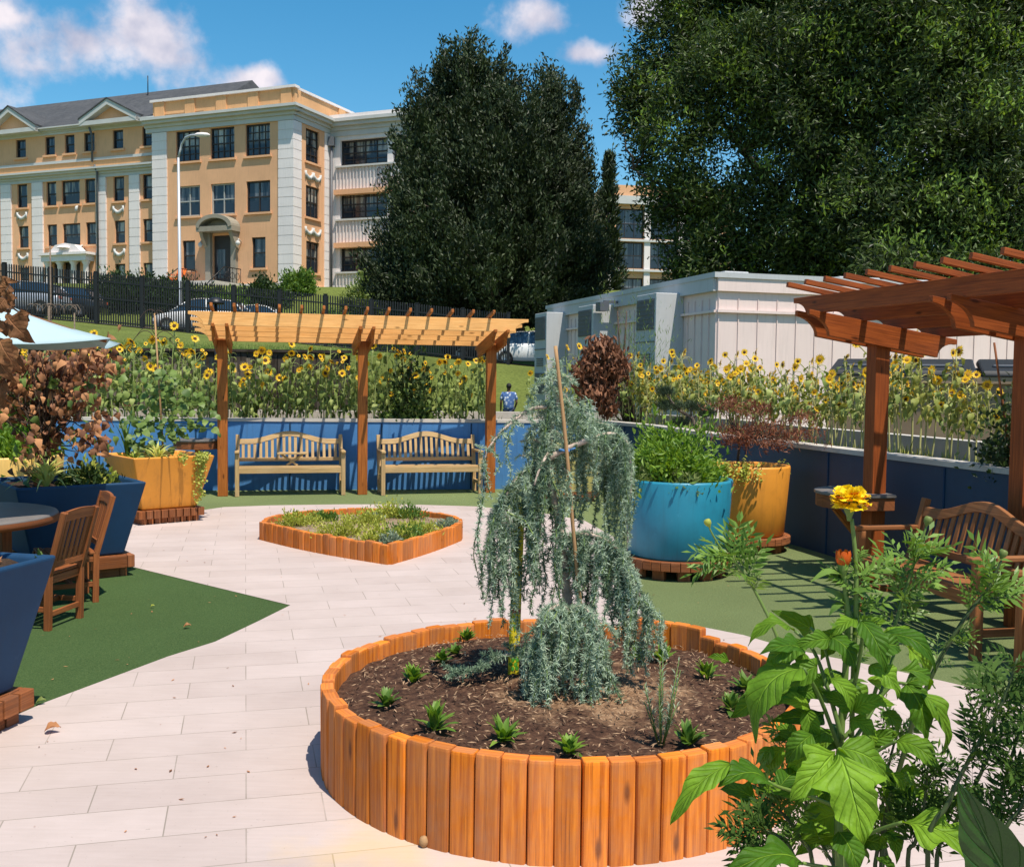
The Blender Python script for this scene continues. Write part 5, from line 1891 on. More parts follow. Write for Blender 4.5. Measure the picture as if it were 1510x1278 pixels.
# ------------------------------------------------------------------ benches, wall tables, chairs, round table, umbrella
def bench(loc, rz, label, wood, L=1.5, table=False):
    """local: x along the seat, -y towards the sitter's knees"""
    T = thing('bench', loc, label, 'bench', 'garden benches with arched backs', rz)
    D = .52
    for sx in (-1, 1):
        x = sx * (L / 2 - .035)
        mb = MB(); mb.box((x, -D / 2 + .03, .31), (.06, .06, .62)); mb.build('leg', wood, T, bevel=.006)
        mb = MB(); mb.bar((x, D / 2 - .10, 0), (x, D / 2 - .06, .42), .055, .06, (0, 1, 0)); mb.bar((x, D / 2 - .06, .41), (x, D / 2 + .06, .86), .055, .055, (0, 1, 0))
        mb.build('leg', wood, T, bevel=.006)
        mb = MB(); mb.box((x, -.03, .64), (.065, D + .02, .035)); mb.build('armrest', wood, T, bevel=.008)
        mb = MB(); mb.box((x, -.02, .17), (.035, D - .16, .05)); mb.build('stretcher', wood, T, bevel=.004)
    mb = MB()
    for k in range(7): mb.box((0, -D / 2 + .06 + k * .068, .425 - (.006 * k)), (L - .08, .056, .022))
    mb.build('seat', wood, T, bevel=.004)
    mb = MB(); mb.box((0, -D / 2 + .03, .375), (L - .12, .028, .085)); mb.box((0, D / 2 - .08, .375), (L - .12, .028, .085)); mb.build('apron', wood, T, bevel=.004)
    # back: camel crest, slats, low rail
    yz = lambda z: D / 2 - .06 + (z - .42) * .27
    mb = MB()
    n = 24
    crest = lambda q: .80 + .115 * (0.5 + 0.5 * math.cos(math.pi * max(-1, min(1, q * 1.25)))) ** 1.0
    top = [(-L / 2 + .06 + (L - .12) * i / n, crest(-1 + 2 * i / n) + .0) for i in range(n + 1)]
    low = [(x, z - .075) for x, z in top]
    tilt = Vector((0, .27, 1)).normalized()
    mb.prism(top + low[::-1], (0, yz(0) - .016, 0), (1, 0, 0), Vector((0, .27, 1)), (0, .034, 0))
    mb.box((0, yz(.50), .50), (L - .1, .032, .055))
    ns = 17
    for i in range(ns):
        x = -L / 2 + .115 + (L - .23) * i / (ns - 1)
        zt = crest(2 * x / (L - .12)) - .06
        mb.bar((x, yz(.51), .51), (x, yz(zt), zt), .042, .014, (0, 1, 0))
    mb.build('backrest', wood, T, bevel=.004)
    if table:
        mb = MB()
        for k in range(3): mb.box((.02, -.20 + k * .075, .615), (.42, .068, .022))
        mb.bar((-.14, -.16, .605), (.10, -.16, .44), .03, .02, (0, 1, 0)); mb.bar((.18, -.16, .605), (-.06, -.15, .44), .03, .02, (0, 1, 0))
        mb.build('folding_table', wood, T, bevel=.003)
    return T


pt = Vector((3.84, .84, 0)).normalized()
rzf = math.atan2(pt.y, pt.x)


def bench_from_legs(a, b, label, wood, table=False, depth=.28):
    a, b = Vector(a), Vector(b)
    d = (b - a); L = d.length + .07
    d.normalize()
    n = Vector((-d.y, d.x))
    c = (a + b) / 2 + n * depth
    return bench((c.x, c.y, 0), math.atan2(d.y, d.x), label, wood, L, table)


a = gnd(349.5, 733); b = gnd(506.5, 730.5)
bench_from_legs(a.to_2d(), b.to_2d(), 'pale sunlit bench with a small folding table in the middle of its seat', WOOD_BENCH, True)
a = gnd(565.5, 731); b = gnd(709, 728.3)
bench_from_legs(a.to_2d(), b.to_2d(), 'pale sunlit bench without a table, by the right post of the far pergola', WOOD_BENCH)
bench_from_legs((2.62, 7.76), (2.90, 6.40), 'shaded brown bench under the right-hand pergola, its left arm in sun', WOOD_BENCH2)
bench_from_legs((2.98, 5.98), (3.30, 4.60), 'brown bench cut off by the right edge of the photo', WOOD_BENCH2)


def wall_table(c, r, label, rz, post=None):
    T = thing('wall_table', c, label, 'table', None, rz)
    mb = MB()
    out = [(r * math.cos(math.pi * k / 10), -r * 1.0 * math.sin(math.pi * k / 10)) for k in range(11)]
    out = [(r, .12)] + out + [(-r, .12)]
    mb.prism(out, (0, 0, -.018), (1, 0, 0), (0, 1, 0), (0, 0, .03))
    mb.build('table_top', WATERTANK, T, bevel=.006)
    mb = MB()
    mb.prism([(x * .96, y * .96) for x, y in out], (0, 0, -.13), (1, 0, 0), (0, 1, 0), (0, 0, .110))
    mb.build('apron', WOOD_BASE, T, bevel=.004)
    mb = MB()
    mb.box((0, .08, -.30), (.05, .05, .50)); mb.bar((0, .08, -.48), (0, -r * .62, -.14), .05, .05, (0, 0, 1))
    mb.build('bracket', WOOD_POST, T, bevel=.004)


p = at(292, 650, 14.9)
wall_table((p.x, p.y, .80), .36, 'small half-round wooden wall table left of the far pergola', rzf)
p = at(1262, 722, 9.15)
wall_table((p.x + .02, p.y, .77), .38, 'small half-round wooden wall table behind the yellow marigold and pergola post', math.atan2(-.956, .29))


def chair(loc, rz, label):
    """local: sitter faces -y"""
    T = thing('chair', loc, label, 'chair', 'wooden slat-back chairs at the round table', rz)
    T.scale = (.9, .9, .9)
    W, D = .46, .46
    for sx in (-1, 1):
        x = sx * (W / 2 - .022)
        mb = MB(); mb.box((x, -D / 2 + .03, .205), (.046, .046, .41)); mb.build('leg', WOOD_CHAIR, T, bevel=.005)
        mb = MB(); mb.bar((x, D / 2 - .03, 0), (x, D / 2 - .02, .42), .044, .05, (0, 1, 0)); mb.bar((x, D / 2 - .02, .41), (x, D / 2 + .12, .90), .044, .046, (0, 1, 0)); mb.build('leg', WOOD_CHAIR, T, bevel=.005)
        mb = MB(); mb.box((x, 0, .16), (.025, D - .09, .04)); mb.build('stretcher', WOOD_CHAIR, T, bevel=.003)
    mb = MB(); mb.box((0, .02, .16), (W - .05, .025, .04)); mb.box((0, D / 2 - .03, .12), (W - .07, .022, .04)); mb.build('stretcher', WOOD_CHAIR, T, bevel=.003)
    mb = MB()
    for k in range(6): mb.box((0, -D / 2 + .045 + k * .072, .425 - .012 * math.sin(k / 5 * math.pi)), (W, .06, .02))
    mb.build('seat', WOOD_CHAIR, T, bevel=.004)
    mb = MB()
    for y in (-D / 2 + .03, D / 2 - .03): mb.box((0, y, .38), (W - .07, .022, .06))
    for x in (-W / 2 + .022, W / 2 - .022): mb.box((x, 0, .38), (.022, D - .08, .06))
    mb.build('apron', WOOD_CHAIR, T, bevel=.003)
    mb = MB()
    y = lambda z: D / 2 - .02 + (z - .41) * .285
    top = [(-W / 2 + .045 + (W - .09) * i / 8, .905 + .012 * math.sin(math.pi * i / 8)) for i in range(9)]
    mb.prism(top + [(q[0], q[1] - .085) for q in top[::-1]], (0, y(0) - .014, 0), (1, 0, 0), Vector((0, .285, 1)), (0, .026, 0))
    mb.box((0, y(.50), .50), (W - .09, .024, .05))
    for k in range(5):
        x = -.13 + .065 * k
        mb.bar((x, y(.50), .50), (x, y(.84), .84), .036, .012, (0, 1, 0))
    mb.build('backrest', WOOD_CHAIR, T, bevel=.003)


def chair_at(legA, legB, label):
    """rear legs at two spots on the ground, sitter looking away to the left of A->B"""
    a, b = Vector(legA), Vector(legB)
    d = (b - a).normalized()                            # local +x or -x
    n = Vector((-d.y, d.x))                             # towards the front
    c = (a + b) / 2 + n * .18
    chair((c.x, c.y, 0), math.atan2(-d.y, -d.x), label)


chair_at((-3.13, 6.86), (-3.07, 7.24), 'brown slat-back chair nearer the camera, beside the front navy planter')
chair_at((-3.16, 7.74), (-3.38, 8.08), 'brown slat-back chair against the rear navy planter')


def round_table():
    c = (-3.98, 7.25, 0)
    T = thing('round_table', c, 'round dark wooden garden table cut off by the left edge', 'table')
    mb = MB(); mb.lathe([(0, .742), (.66, .742), (.69, .735), (.70, .72), (.69, .705), (.64, .70), (0, .70)], 48); mb.build('table_top', WATERTANK, T)
    mb = MB(); mb.lathe([(.701, .722), (.706, .70), (.70, .672), (.66, .668), (.0, .668)], 48); mb.build('rim', WOOD_BASE, T)
    for k in range(4):
        a = math.pi / 4 + k * math.pi / 2
        mb = MB(); mb.box((.36 * math.cos(a), .36 * math.sin(a), .335), (.07, .07, .67), a); mb.build('leg', WOOD_BASE, T, bevel=.005)
    mb = MB()
    for a in (math.pi / 4, 3 * math.pi / 4): mb.bar((-.34 * math.cos(a), -.34 * math.sin(a), .2 + (.0 if a < 1 else .002)), (.34 * math.cos(a), .34 * math.sin(a), .2 + (.0 if a < 1 else .002)), .05, .05)
    mb.build('stretcher', WOOD_BASE, T)


round_table()


def umbrella():
    cx, cy = -3.93, 7.25
    T = thing('patio_umbrella', (cx, cy, 0), 'pale aqua canvas garden umbrella over the round table', 'umbrella')
    n = 6
    r = 1.22
    ap = Vector((cx, cy, 2.40))
    a0 = math.radians(-12)
    mb = MB()
    rim, vs = [], []
    K = 8
    for k in range(n):
        t0 = a0 + 2 * math.pi * k / n; t1 = a0 + 2 * math.pi * (k + 1) / n
        A = Vector((cx + r * math.cos(t0), cy + r * math.sin(t0), 1.985)); B = Vector((cx + r * math.cos(t1), cy + r * math.sin(t1), 1.985))
        vs, fs = [], []
        for i in range(K + 1):
            q = i / K
            for j in range(K + 1):
                w = j / K
                p = ap.lerp(A.lerp(B, w), q)
                p.z -= .055 * math.sin(math.pi * w) * q + .05 * math.sin(math.pi * q)
                e = (1 - .07 * math.sin(math.pi * w) * q)
                p.x = cx + (p.x - cx) * e; p.y = cy + (p.y - cy) * e
                vs.append(p)
        for i in range(K):
            for j in range(K): fs.append((i * (K + 1) + j, (i + 1) * (K + 1) + j, (i + 1) * (K + 1) + j + 1, i * (K + 1) + j + 1))
        mb.add(vs, fs, None, 0, True)
    o = mb.build('canopy', CANVAS, T, True)
    s_ = o.modifiers.new('thick', 'SOLIDIFY'); s_.thickness = .006
    for k in range(n):
        t0 = a0 + 2 * math.pi * k / n
        mb = MB(); mb.bar(ap - Vector((0, 0, .09)), (cx + r * .97 * math.cos(t0), cy + r * .97 * math.sin(t0), 1.965), .016, .02); mb.build('rib', WOOD_BASE, T, True)
    mb = MB(); mb.tube([(cx, cy, .02), (cx, cy, 2.44)], .022, 10); mb.build('pole', WOOD_BASE, T, True)
    mb = MB(); mb.lathe([(0, .07), (.018, .05), (.026, 0), (.02, -.02)], 10, (cx, cy, 2.45)); mb.build('finial', WOOD_BASE, T, True)
    mb = MB(); mb.lathe([(0, .09), (.05, .09), (.2, .06), (.26, .03), (.26, 0)], 24, (cx, cy, .0)); mb.build('base', IRON, T, True)


umbrella()


# ------------------------------------------------------------------ planters
def square_planter(c, rz, rim, bot, h, paint, label, lift=.15, soil=True, basewood=True, baselabel='', drop=.085, turn=0.0):
    T = thing('square_planter', (c[0], c[1], lift + .002), label, 'planter', None, rz)
    mb = MB()
    th = .05

    def ring(r, z): return [(-r, -r, z), (r, -r, z), (r, r, z), (-r, r, z)]
    vs = ring(bot, 0) + ring(rim, h) + ring(rim - th, h) + ring(rim - th - .05, h - .16)
    fs = [(3, 2, 1, 0)]
    for i in range(3):
        for k in range(4): fs.append((i * 4 + k, i * 4 + (k + 1) % 4, (i + 1) * 4 + (k + 1) % 4, (i + 1) * 4 + k))
    mb.add(vs, fs)
    mb.build('shell', paint, T, bevel=.018, seg=3)
    g = 14
    q = rim - th - .03
    mb = MB()
    vs = [(-q + 2 * q * i / g, -q + 2 * q * j / g, h - drop + rnd.uniform(-.012, .016)) for j in range(g + 1) for i in range(g + 1)]
    mb.add(vs, [(j * (g + 1) + i, j * (g + 1) + i + 1, (j + 1) * (g + 1) + i + 1, (j + 1) * (g + 1) + i) for j in range(g) for i in range(g)], None, 0, True)
    mb.build('soil', SOIL, T)
    if basewood:
        P = thing('planter_plinth', (c[0], c[1], 0), baselabel, 'plinth', None, rz + turn)
        w = bot + .07
        for (z0, z1_, rr) in ((0.0, lift * .45, w - .05), (lift * .42, lift, w)):
            nblk = 9
            for side in range(4):
                R = Matrix.Rotation(side * math.pi / 2, 3, 'Z')
                mb = MB()
                if side % 2 == 0:
                    for k in range(nblk):
                        x = -rr + 2 * rr * (k + .5) / nblk
                        mb.box(R @ Vector((x, -rr + .03, (z0 + z1_) / 2)), (2 * rr / nblk - .014, .06, z1_ - z0 - .004), R)
                else:
                    mb.box(R @ Vector((0, -rr + .03, (z0 + z1_) / 2)), (2 * rr - .13, .05, z1_ - z0 - .006), R)
                mb.build('blocks' if side % 2 == 0 else 'board', WOOD_BASE, P, bevel=.004)
        mb = MB(); mb.box((0, 0, lift - .012), (2 * w - .1, 2 * w - .1, .02)); mb.build('deck', WOOD_BASE, P)
    return T


def round_planter(c, rt, rb, h, paint, label, lift=.17, baselabel='', base_r=None):
    T = thing('round_planter', (c[0], c[1], lift + .002), label, 'planter')
    mb = MB()
    mb.lathe([(0, 0), (rb - .02, 0), (rb, .02), (rb + (rt - rb) * .5, h * .5), (rt, h - .02), (rt - .006, h), (rt - .035, h), (rt - .045, h - .02), (rt - .055, h - .16)], 64)
    mb.build('shell', paint, T)
    mb = MB()
    mb.lathe([(0, h - .10), (rt * .4, h - .085), (rt * .75, h - .09), (rt - .04, h - .10)], 32)
    mb.build('soil', SOIL, T)
    if lift > .03:
        P = thing('planter_plinth', (c[0], c[1], 0), baselabel, 'plinth')
        R0 = base_r or rb + .04
        n = max(18, int(2 * math.pi * R0 / .085))
        mb = MB()
        for k in range(n):
            a = 2 * math.pi * k / n
            mb.box((math.cos(a) * (R0 - .03), math.sin(a) * (R0 - .03), lift * .5 + .045), (.06, 2 * math.pi * R0 / n - .006, lift - .09), a)
        mb.build('blocks', WOOD_BASE, P, bevel=.004)
        for k in range(0, n, 3):
            a = 2 * math.pi * k / n
            mb = MB(); mb.box((math.cos(a) * (R0 - .09), math.sin(a) * (R0 - .09), .06), (.06, .11, .12), a)
            mb.build('foot', WOOD_BASE, P, bevel=.004)
        mb = MB(); mb.lathe([(0, lift), (R0 - .06, lift), (R0 - .06, lift - .02), (0, lift - .02)], 32); mb.build('deck', WOOD_BASE, P)
    return T


NAVY1 = (-2.98, 4.70)
square_planter(NAVY1, math.radians(-13), .58, .43, .66, NAVY, 'square tapered navy planter in the left foreground, cut off by the photo edge', .17, baselabel='toothed red-brown wooden plinth under the front navy planter', drop=.03, turn=math.pi / 2)
NAVY2 = (-3.86, 8.86)
square_planter(NAVY2, math.radians(38), .52, .37, .63, NAVY, 'square tapered navy planter behind the chairs', .19, baselabel='red-brown wooden plinth under the rear navy planter', drop=.05, turn=math.pi / 2)
ORG1 = (-4.22, 12.22)
square_planter(ORG1, math.radians(41), .49, .33, .62, ORANGE, 'square tapered orange planter left of the far pergola', .17, baselabel='toothed red-brown wooden plinth under the square orange planter')
YEL1 = (-5.62, 11.3)
round_planter(YEL1, .62, .55, .82, YELLOW, 'yellow round planter at the left edge behind the navy planter', .02)
BLUE1 = (1.51, 9.26)
round_planter(BLUE1, .49, .442, .69, TEAL, 'large round turquoise-blue planter', .17, 'round red-brown wooden plinth under the turquoise planter', .50)
ORG2 = (2.47, 10.62)
round_planter(ORG2, .415, .365, .72, ORANGE, 'round orange planter beside the turquoise one', .16, 'round red-brown wooden plinth under the round orange planter', .43)
PYEL = (.80, 14.9)
square_planter(PYEL, math.radians(8), .47, .33, .72, PALEYEL, 'pale yellow tapered planter half hidden behind the weeping cedar', .12, baselabel='low wooden plinth under the pale yellow planter')
NAVY3 = (2.30, 13.0)
round_planter(NAVY3, .44, .40, .80, NAVY, 'navy planter rim barely seen behind the turquoise planter and its herbs', .02)
FGP = (.72, 1.42)
square_planter(FGP, math.radians(6), .46, .33, .50, NAVY, 'navy planter just below the photo that holds the foreground flowers', .12, baselabel='wooden plinth under the foreground navy planter')


# ------------------------------------------------------------------ timber beds
def stake_mesh(w, d, h, seed):
    r = random.Random(seed)
    mb = MB()
    # flattened log: rounded front, slightly chamfered top; local z up, front = -y
    prof = [(-w / 2, d / 2), (-w / 2, -d * .33), (-w * .45, -d * .46), (-w * .36, -d * .5), (w * .36, -d * .5), (w * .45, -d * .46), (w / 2, -d * .33), (w / 2, d / 2)]
    n = len(prof)
    tz = [h - .012 - r.uniform(0, .006), h - r.uniform(0, .004)]
    lev = [(0, 1.0), (h * .5, 1 + r.uniform(-.012, .012)), (h - .012, 1.0), (h - .003, .965), (h, .90)]
    vs, fs, uvs = [], [], []
    ou, ov = r.random() * 30, r.random() * 30
    tw = r.uniform(-.002, .002)
    for i, (z, k) in enumerate(lev):
        for (x, y) in prof: vs.append((x * k + tw * z * 4, y * (k if i > 2 else 1), z))
    per = [0]
    for k in range(1, n + 1):
        a, b = prof[k - 1], prof[k % n]
        per.append(per[-1] + math.hypot(a[0] - b[0], a[1] - b[1]))
    for i in range(len(lev) - 1):
        for k in range(n):
            k2 = (k + 1) % n
            fs.append((i * n + k, i * n + k2, (i + 1) * n + k2, (i + 1) * n + k))
            uvs.append([(lev[i][0] + ou, per[k] + ov), (lev[i][0] + ou, per[k + 1] + ov), (lev[i + 1][0] + ou, per[k + 1] + ov), (lev[i + 1][0] + ou, per[k] + ov)])
    top = tuple((len(lev) - 1) * n + k for k in range(n))
    fs.append(top); uvs.append([(prof[k][0] * .3 + ou + 7, prof[k][1] * 1.0 + ov) for k in range(n)])
    fs.append(tuple(range(n))[::-1]); uvs.append([(0, 0)] * n)
    mb.add(vs, fs, uvs)
    return mb.build('stake', WOOD_BED, me_only=True)


def timber_bed(name, label, path, closed_h, pitch, w, d, hfun, soil_z, soil_mat, c, seed, group=None):
    """path: list of 2-D points round the bed (closed); stakes stand on it facing outwards"""
    T = thing(name, (c[0], c[1], 0), label, 'flower bed', group)
    r = random.Random(seed)
    P = [Vector(p) for p in path]
    segs = [(P[i], P[(i + 1) % len(P)]) for i in range(len(P))]
    tot = sum((b - a).length for a, b in segs)
    n = int(round(tot / pitch)); step = tot / n
    variants = {}
    k = 0
    acc, si = 0.0, 0
    for i in range(n):
        s = (i + .5) * step
        while acc + (segs[si][1] - segs[si][0]).length < s:
            acc += (segs[si][1] - segs[si][0]).length; si += 1
        a, b = segs[si]
        q = (s - acc) / (b - a).length
        p = a.lerp(b, q)
        t = (b - a).normalized()
        h = hfun(p, r)
        key = (round(h * 200), r.randrange(3))
        if key not in variants: variants[key] = stake_mesh(w, d, round(h * 200) / 200, len(variants) + seed * 50)
        o = bpy.data.objects.new('stake', variants[key])
        COL.objects.link(o); o.parent = T
        o.location = (p.x - c[0], p.y - c[1], r.uniform(-.006, .006))
        out = Vector((t.y, -t.x))
        if (p - Vector(c)).dot(out) < 0: out = -out
        o.rotation_euler = (r.uniform(-.008, .008), r.uniform(-.005, .005), math.atan2(out.y, out.x) + math.pi / 2 + r.uniform(-.04, .04))
    # soil: a lumpy disc inside the ring
    mb = MB()
    m = len(P)
    rings = 9
    vs = [(0, 0, soil_z + .04)]
    for j in range(1, rings + 1):
        for p in P:
            q = (p - Vector(c)) * (j / rings)
            vs.append((q.x, q.y, soil_z + .035 * (1 - (j / rings) ** 2) + r.uniform(-.010, .010)))
    fs = [(0, 1 + k, 1 + (k + 1) % m) for k in range(m)]
    for j in range(rings - 1):
        for k in range(m):
            k2 = (k + 1) % m
            fs.append((1 + j * m + k, 1 + (j + 1) * m + k, 1 + (j + 1) * m + k2, 1 + j * m + k2))
    mb.add(vs, fs, None, 0, True)
    mb.build('soil', soil_mat, T)
    return T


BED = (.240, 4.665)
BR = 1.085
circ = [(BED[0] + (BR - .025) * math.cos(2 * math.pi * k / 96), BED[1] + (BR - .025) * math.sin(2 * math.pi * k / 96)) for k in range(96)]


def h_round(p, r):
    a = math.degrees(math.atan2(p.y - BED[1], p.x - BED[0]))
    h = .392 + r.choice((-.005, 0, 0, .005))
    if 42 < a < 66: h += .045                            # the taller run at the back right
    if 66 <= a < 110: h += r.choice((-.02, -.01, 0, .01))
    return h


MULCH2 = m_ground('dark_wet_mulch', [(.34, (.030, .016, .011)), (.56, (.085, .045, .027)), (.75, (.24, .135, .075))], 24, 80, 1.0, .03, (.75, 1.0))


def m_bed_mulch():
    """dark bark round the rim, dry straw-coloured shreds with sunlight painted in towards the middle"""
    m, nt, bs, out = new_mat('bark_mulch_dry_sunlit_middle')
    tc = nt.nodes.new('ShaderNodeTexCoord').outputs['Object']
    n1 = node_noise(nt, tc, 26, 8, .75)
    dark = ramp(nt, n1.outputs['Fac'], [(.34, (.030, .015, .011)), (.56, (.095, .048, .030)), (.76, (.27, .15, .085))]).outputs[0]
    dry = ramp(nt, n1.outputs['Fac'], [(.30, (.085, .045, .027)), (.50, (.26, .15, .085)), (.72, (.54, .37, .23))]).outputs[0]  # brightened so the middle of the bed looks sunlit
    ln = nt.nodes.new('ShaderNodeVectorMath'); ln.operation = 'DISTANCE'
    nt.links.new(tc, ln.inputs[0]); ln.inputs[1].default_value = (.12, -.12, .3)
    n2 = node_noise(nt, tc, 4.5, 6, .65)
    ma = nt.nodes.new('ShaderNodeMath'); ma.operation = 'MULTIPLY_ADD'
    nt.links.new(n2.outputs['Fac'], ma.inputs[0]); ma.inputs[1].default_value = 1.1; nt.links.new(ln.outputs['Value'], ma.inputs[2])
    f = ramp(nt, ma.outputs[0], [(.80, (.95, .95, .95)), (1.18, (0, 0, 0))]).outputs[0]
    nt.links.new(mixc(nt, f, dark, dry), bs.inputs['Base Color'])  # dry holds the straw colour with the painted sunlight in it
    bs.inputs['Roughness'].default_value = .95
    bs.inputs['Specular IOR Level'].default_value = .15
    mp = nt.nodes.new('ShaderNodeMapping'); mp.inputs['Scale'].default_value = (1, 2.4, 1); nt.links.new(tc, mp.inputs['Vector'])
    n3 = node_noise(nt, mp.outputs[0], 60, 6, .8)
    bump(nt, bs, n3.outputs['Fac'], .8, .010)
    return m


timber_bed('timber_flower_bed', 'large round flower bed edged with upright orange timber stakes, in front', circ, None, .0965, .0945, .060, h_round, .305, m_bed_mulch(), BED, 3)


def chips():
    """loose bark shreds lying on the mulch"""
    rng = np.random.default_rng(77)
    mb = MB()
    n = 4200
    th = rng.uniform(0, 6.28, n); rr = rng.random(n) ** .62 * (BR - .09)
    for i in range(n):
        x, y = BED[0] + rr[i] * math.cos(th[i]), BED[1] + rr[i] * math.sin(th[i])
        z = .315 + .035 * (1 - (rr[i] / BR) ** 2) + .012
        a = rng.uniform(0, 6.28); l = rng.uniform(.012, .042); w = rng.uniform(.003, .008)
        d = Vector((math.cos(a), math.sin(a), rng.normal(0, .28))).normalized(); s_ = d.cross(Vector((0, 0, 1))).normalized()
        p = Vector((x, y, z))
        mb.add([p - d * l / 2, p + s_ * w / 2 + Vector((0, 0, .002)), p + d * l / 2, p - s_ * w / 2], [(0, 1, 2, 3)])
    o = mb.build('bark_chips', m_leaf('bark_chip_shreds', (.04, .02, .012), (.44, .28, .165), 0, .9))
    tag(o, kind='stuff')


chips()

# the leaf-shaped bed: rounded at the back, a square corner towards the camera
DB = (-1.62, 10.85)
cor = gnd(574, 833).to_2d(); lf = gnd(380, 797).to_2d(); rt = gnd(685, 797).to_2d()
cl = Vector((-2.66, 10.75)); crr = Vector((-.53, 11.05))
arcp = []
Cc = Vector((-1.60, 11.0)); Rr_ = 1.05
a1 = math.radians(-8); a2 = math.radians(192)
for k in range(41):
    a = a1 + (a2 - a1) * k / 40
    arcp.append(Cc + Vector((Rr_ * math.cos(a), Rr_ * .97 * math.sin(a))))
leafpath = [cor] + [cor.lerp(arcp[0], k / 8) + Vector((.03, -.02)) * math.sin(math.pi * k / 8) for k in range(1, 8)] + arcp + [arcp[-1].lerp(cor, k / 10) + Vector((-.05, -.05)) * math.sin(math.pi * k / 10) for k in range(1, 10)]
timber_bed('timber_flower_bed', 'leaf-shaped low flower bed edged with orange stakes, in the middle of the paving', leafpath, None, .098, .094, .055,
           lambda p, r: .195 + r.choice((-.005, 0, .005)), .13, m_ground('sandy_mulch', [(.3, (.16, .10, .06)), (.7, (.48, .36, .25))], 22, 60, .8, .02), DB, 5)


# ------------------------------------------------------------------ weeping blue cedar
def needles(mb, pts, rng, step=.012, per=9, ln=.026, wd=.0028, start=0.0, mat=0):
    per = int(per * 1.7); ln *= rng.uniform(.85, 1.1); wd *= 1.25; step *= rng.uniform(1.0, 1.35)
    """rosettes of short needles along a shoot"""
    P = np.array([list(p) for p in pts], float)
    seg = np.linalg.norm(np.diff(P, axis=0), axis=1)
    cum = np.concatenate([[0], np.cumsum(seg)])
    tot = cum[-1]
    if tot < .02: return
    s = np.arange(start * tot, tot, step)
    C = np.stack([np.interp(s, cum, P[:, k]) for k in range(3)], 1)
    D = np.stack([np.interp(np.minimum(s + .02, tot), cum, P[:, k]) - np.interp(np.maximum(s - .02, 0), cum, P[:, k]) for k in range(3)], 1)
    D = unit(D + 1e-6)
    n = len(s)
    if n == 0: return
    C = C + rng.normal(0, .005, C.shape)
    C = np.repeat(C, per, 0); Dr = np.repeat(D, per, 0)
    d = rng.normal(0, 1, (n * per, 3))
    d = unit(unit(d) + Dr * .25 + np.array([0, -.05, .12]))
    w = unit(np.cross(d, rng.normal(0, 1, (n * per, 3))))
    taper = np.repeat(1 - .45 * (s / tot) ** 2, per)[:, None]
    L = ln * rng.uniform(.7, 1.25, (n * per, 1)) * taper
    W = wd * rng.uniform(.8, 1.2, (n * per, 1))
    V = np.stack([C - w * W * .5, C + w * W * .5, C + d * L + w * W * .2, C + d * L - w * W * .2], 1).reshape(-1, 3)
    mb.arr(V, np.arange(len(V)).reshape(-1, 4), mat)


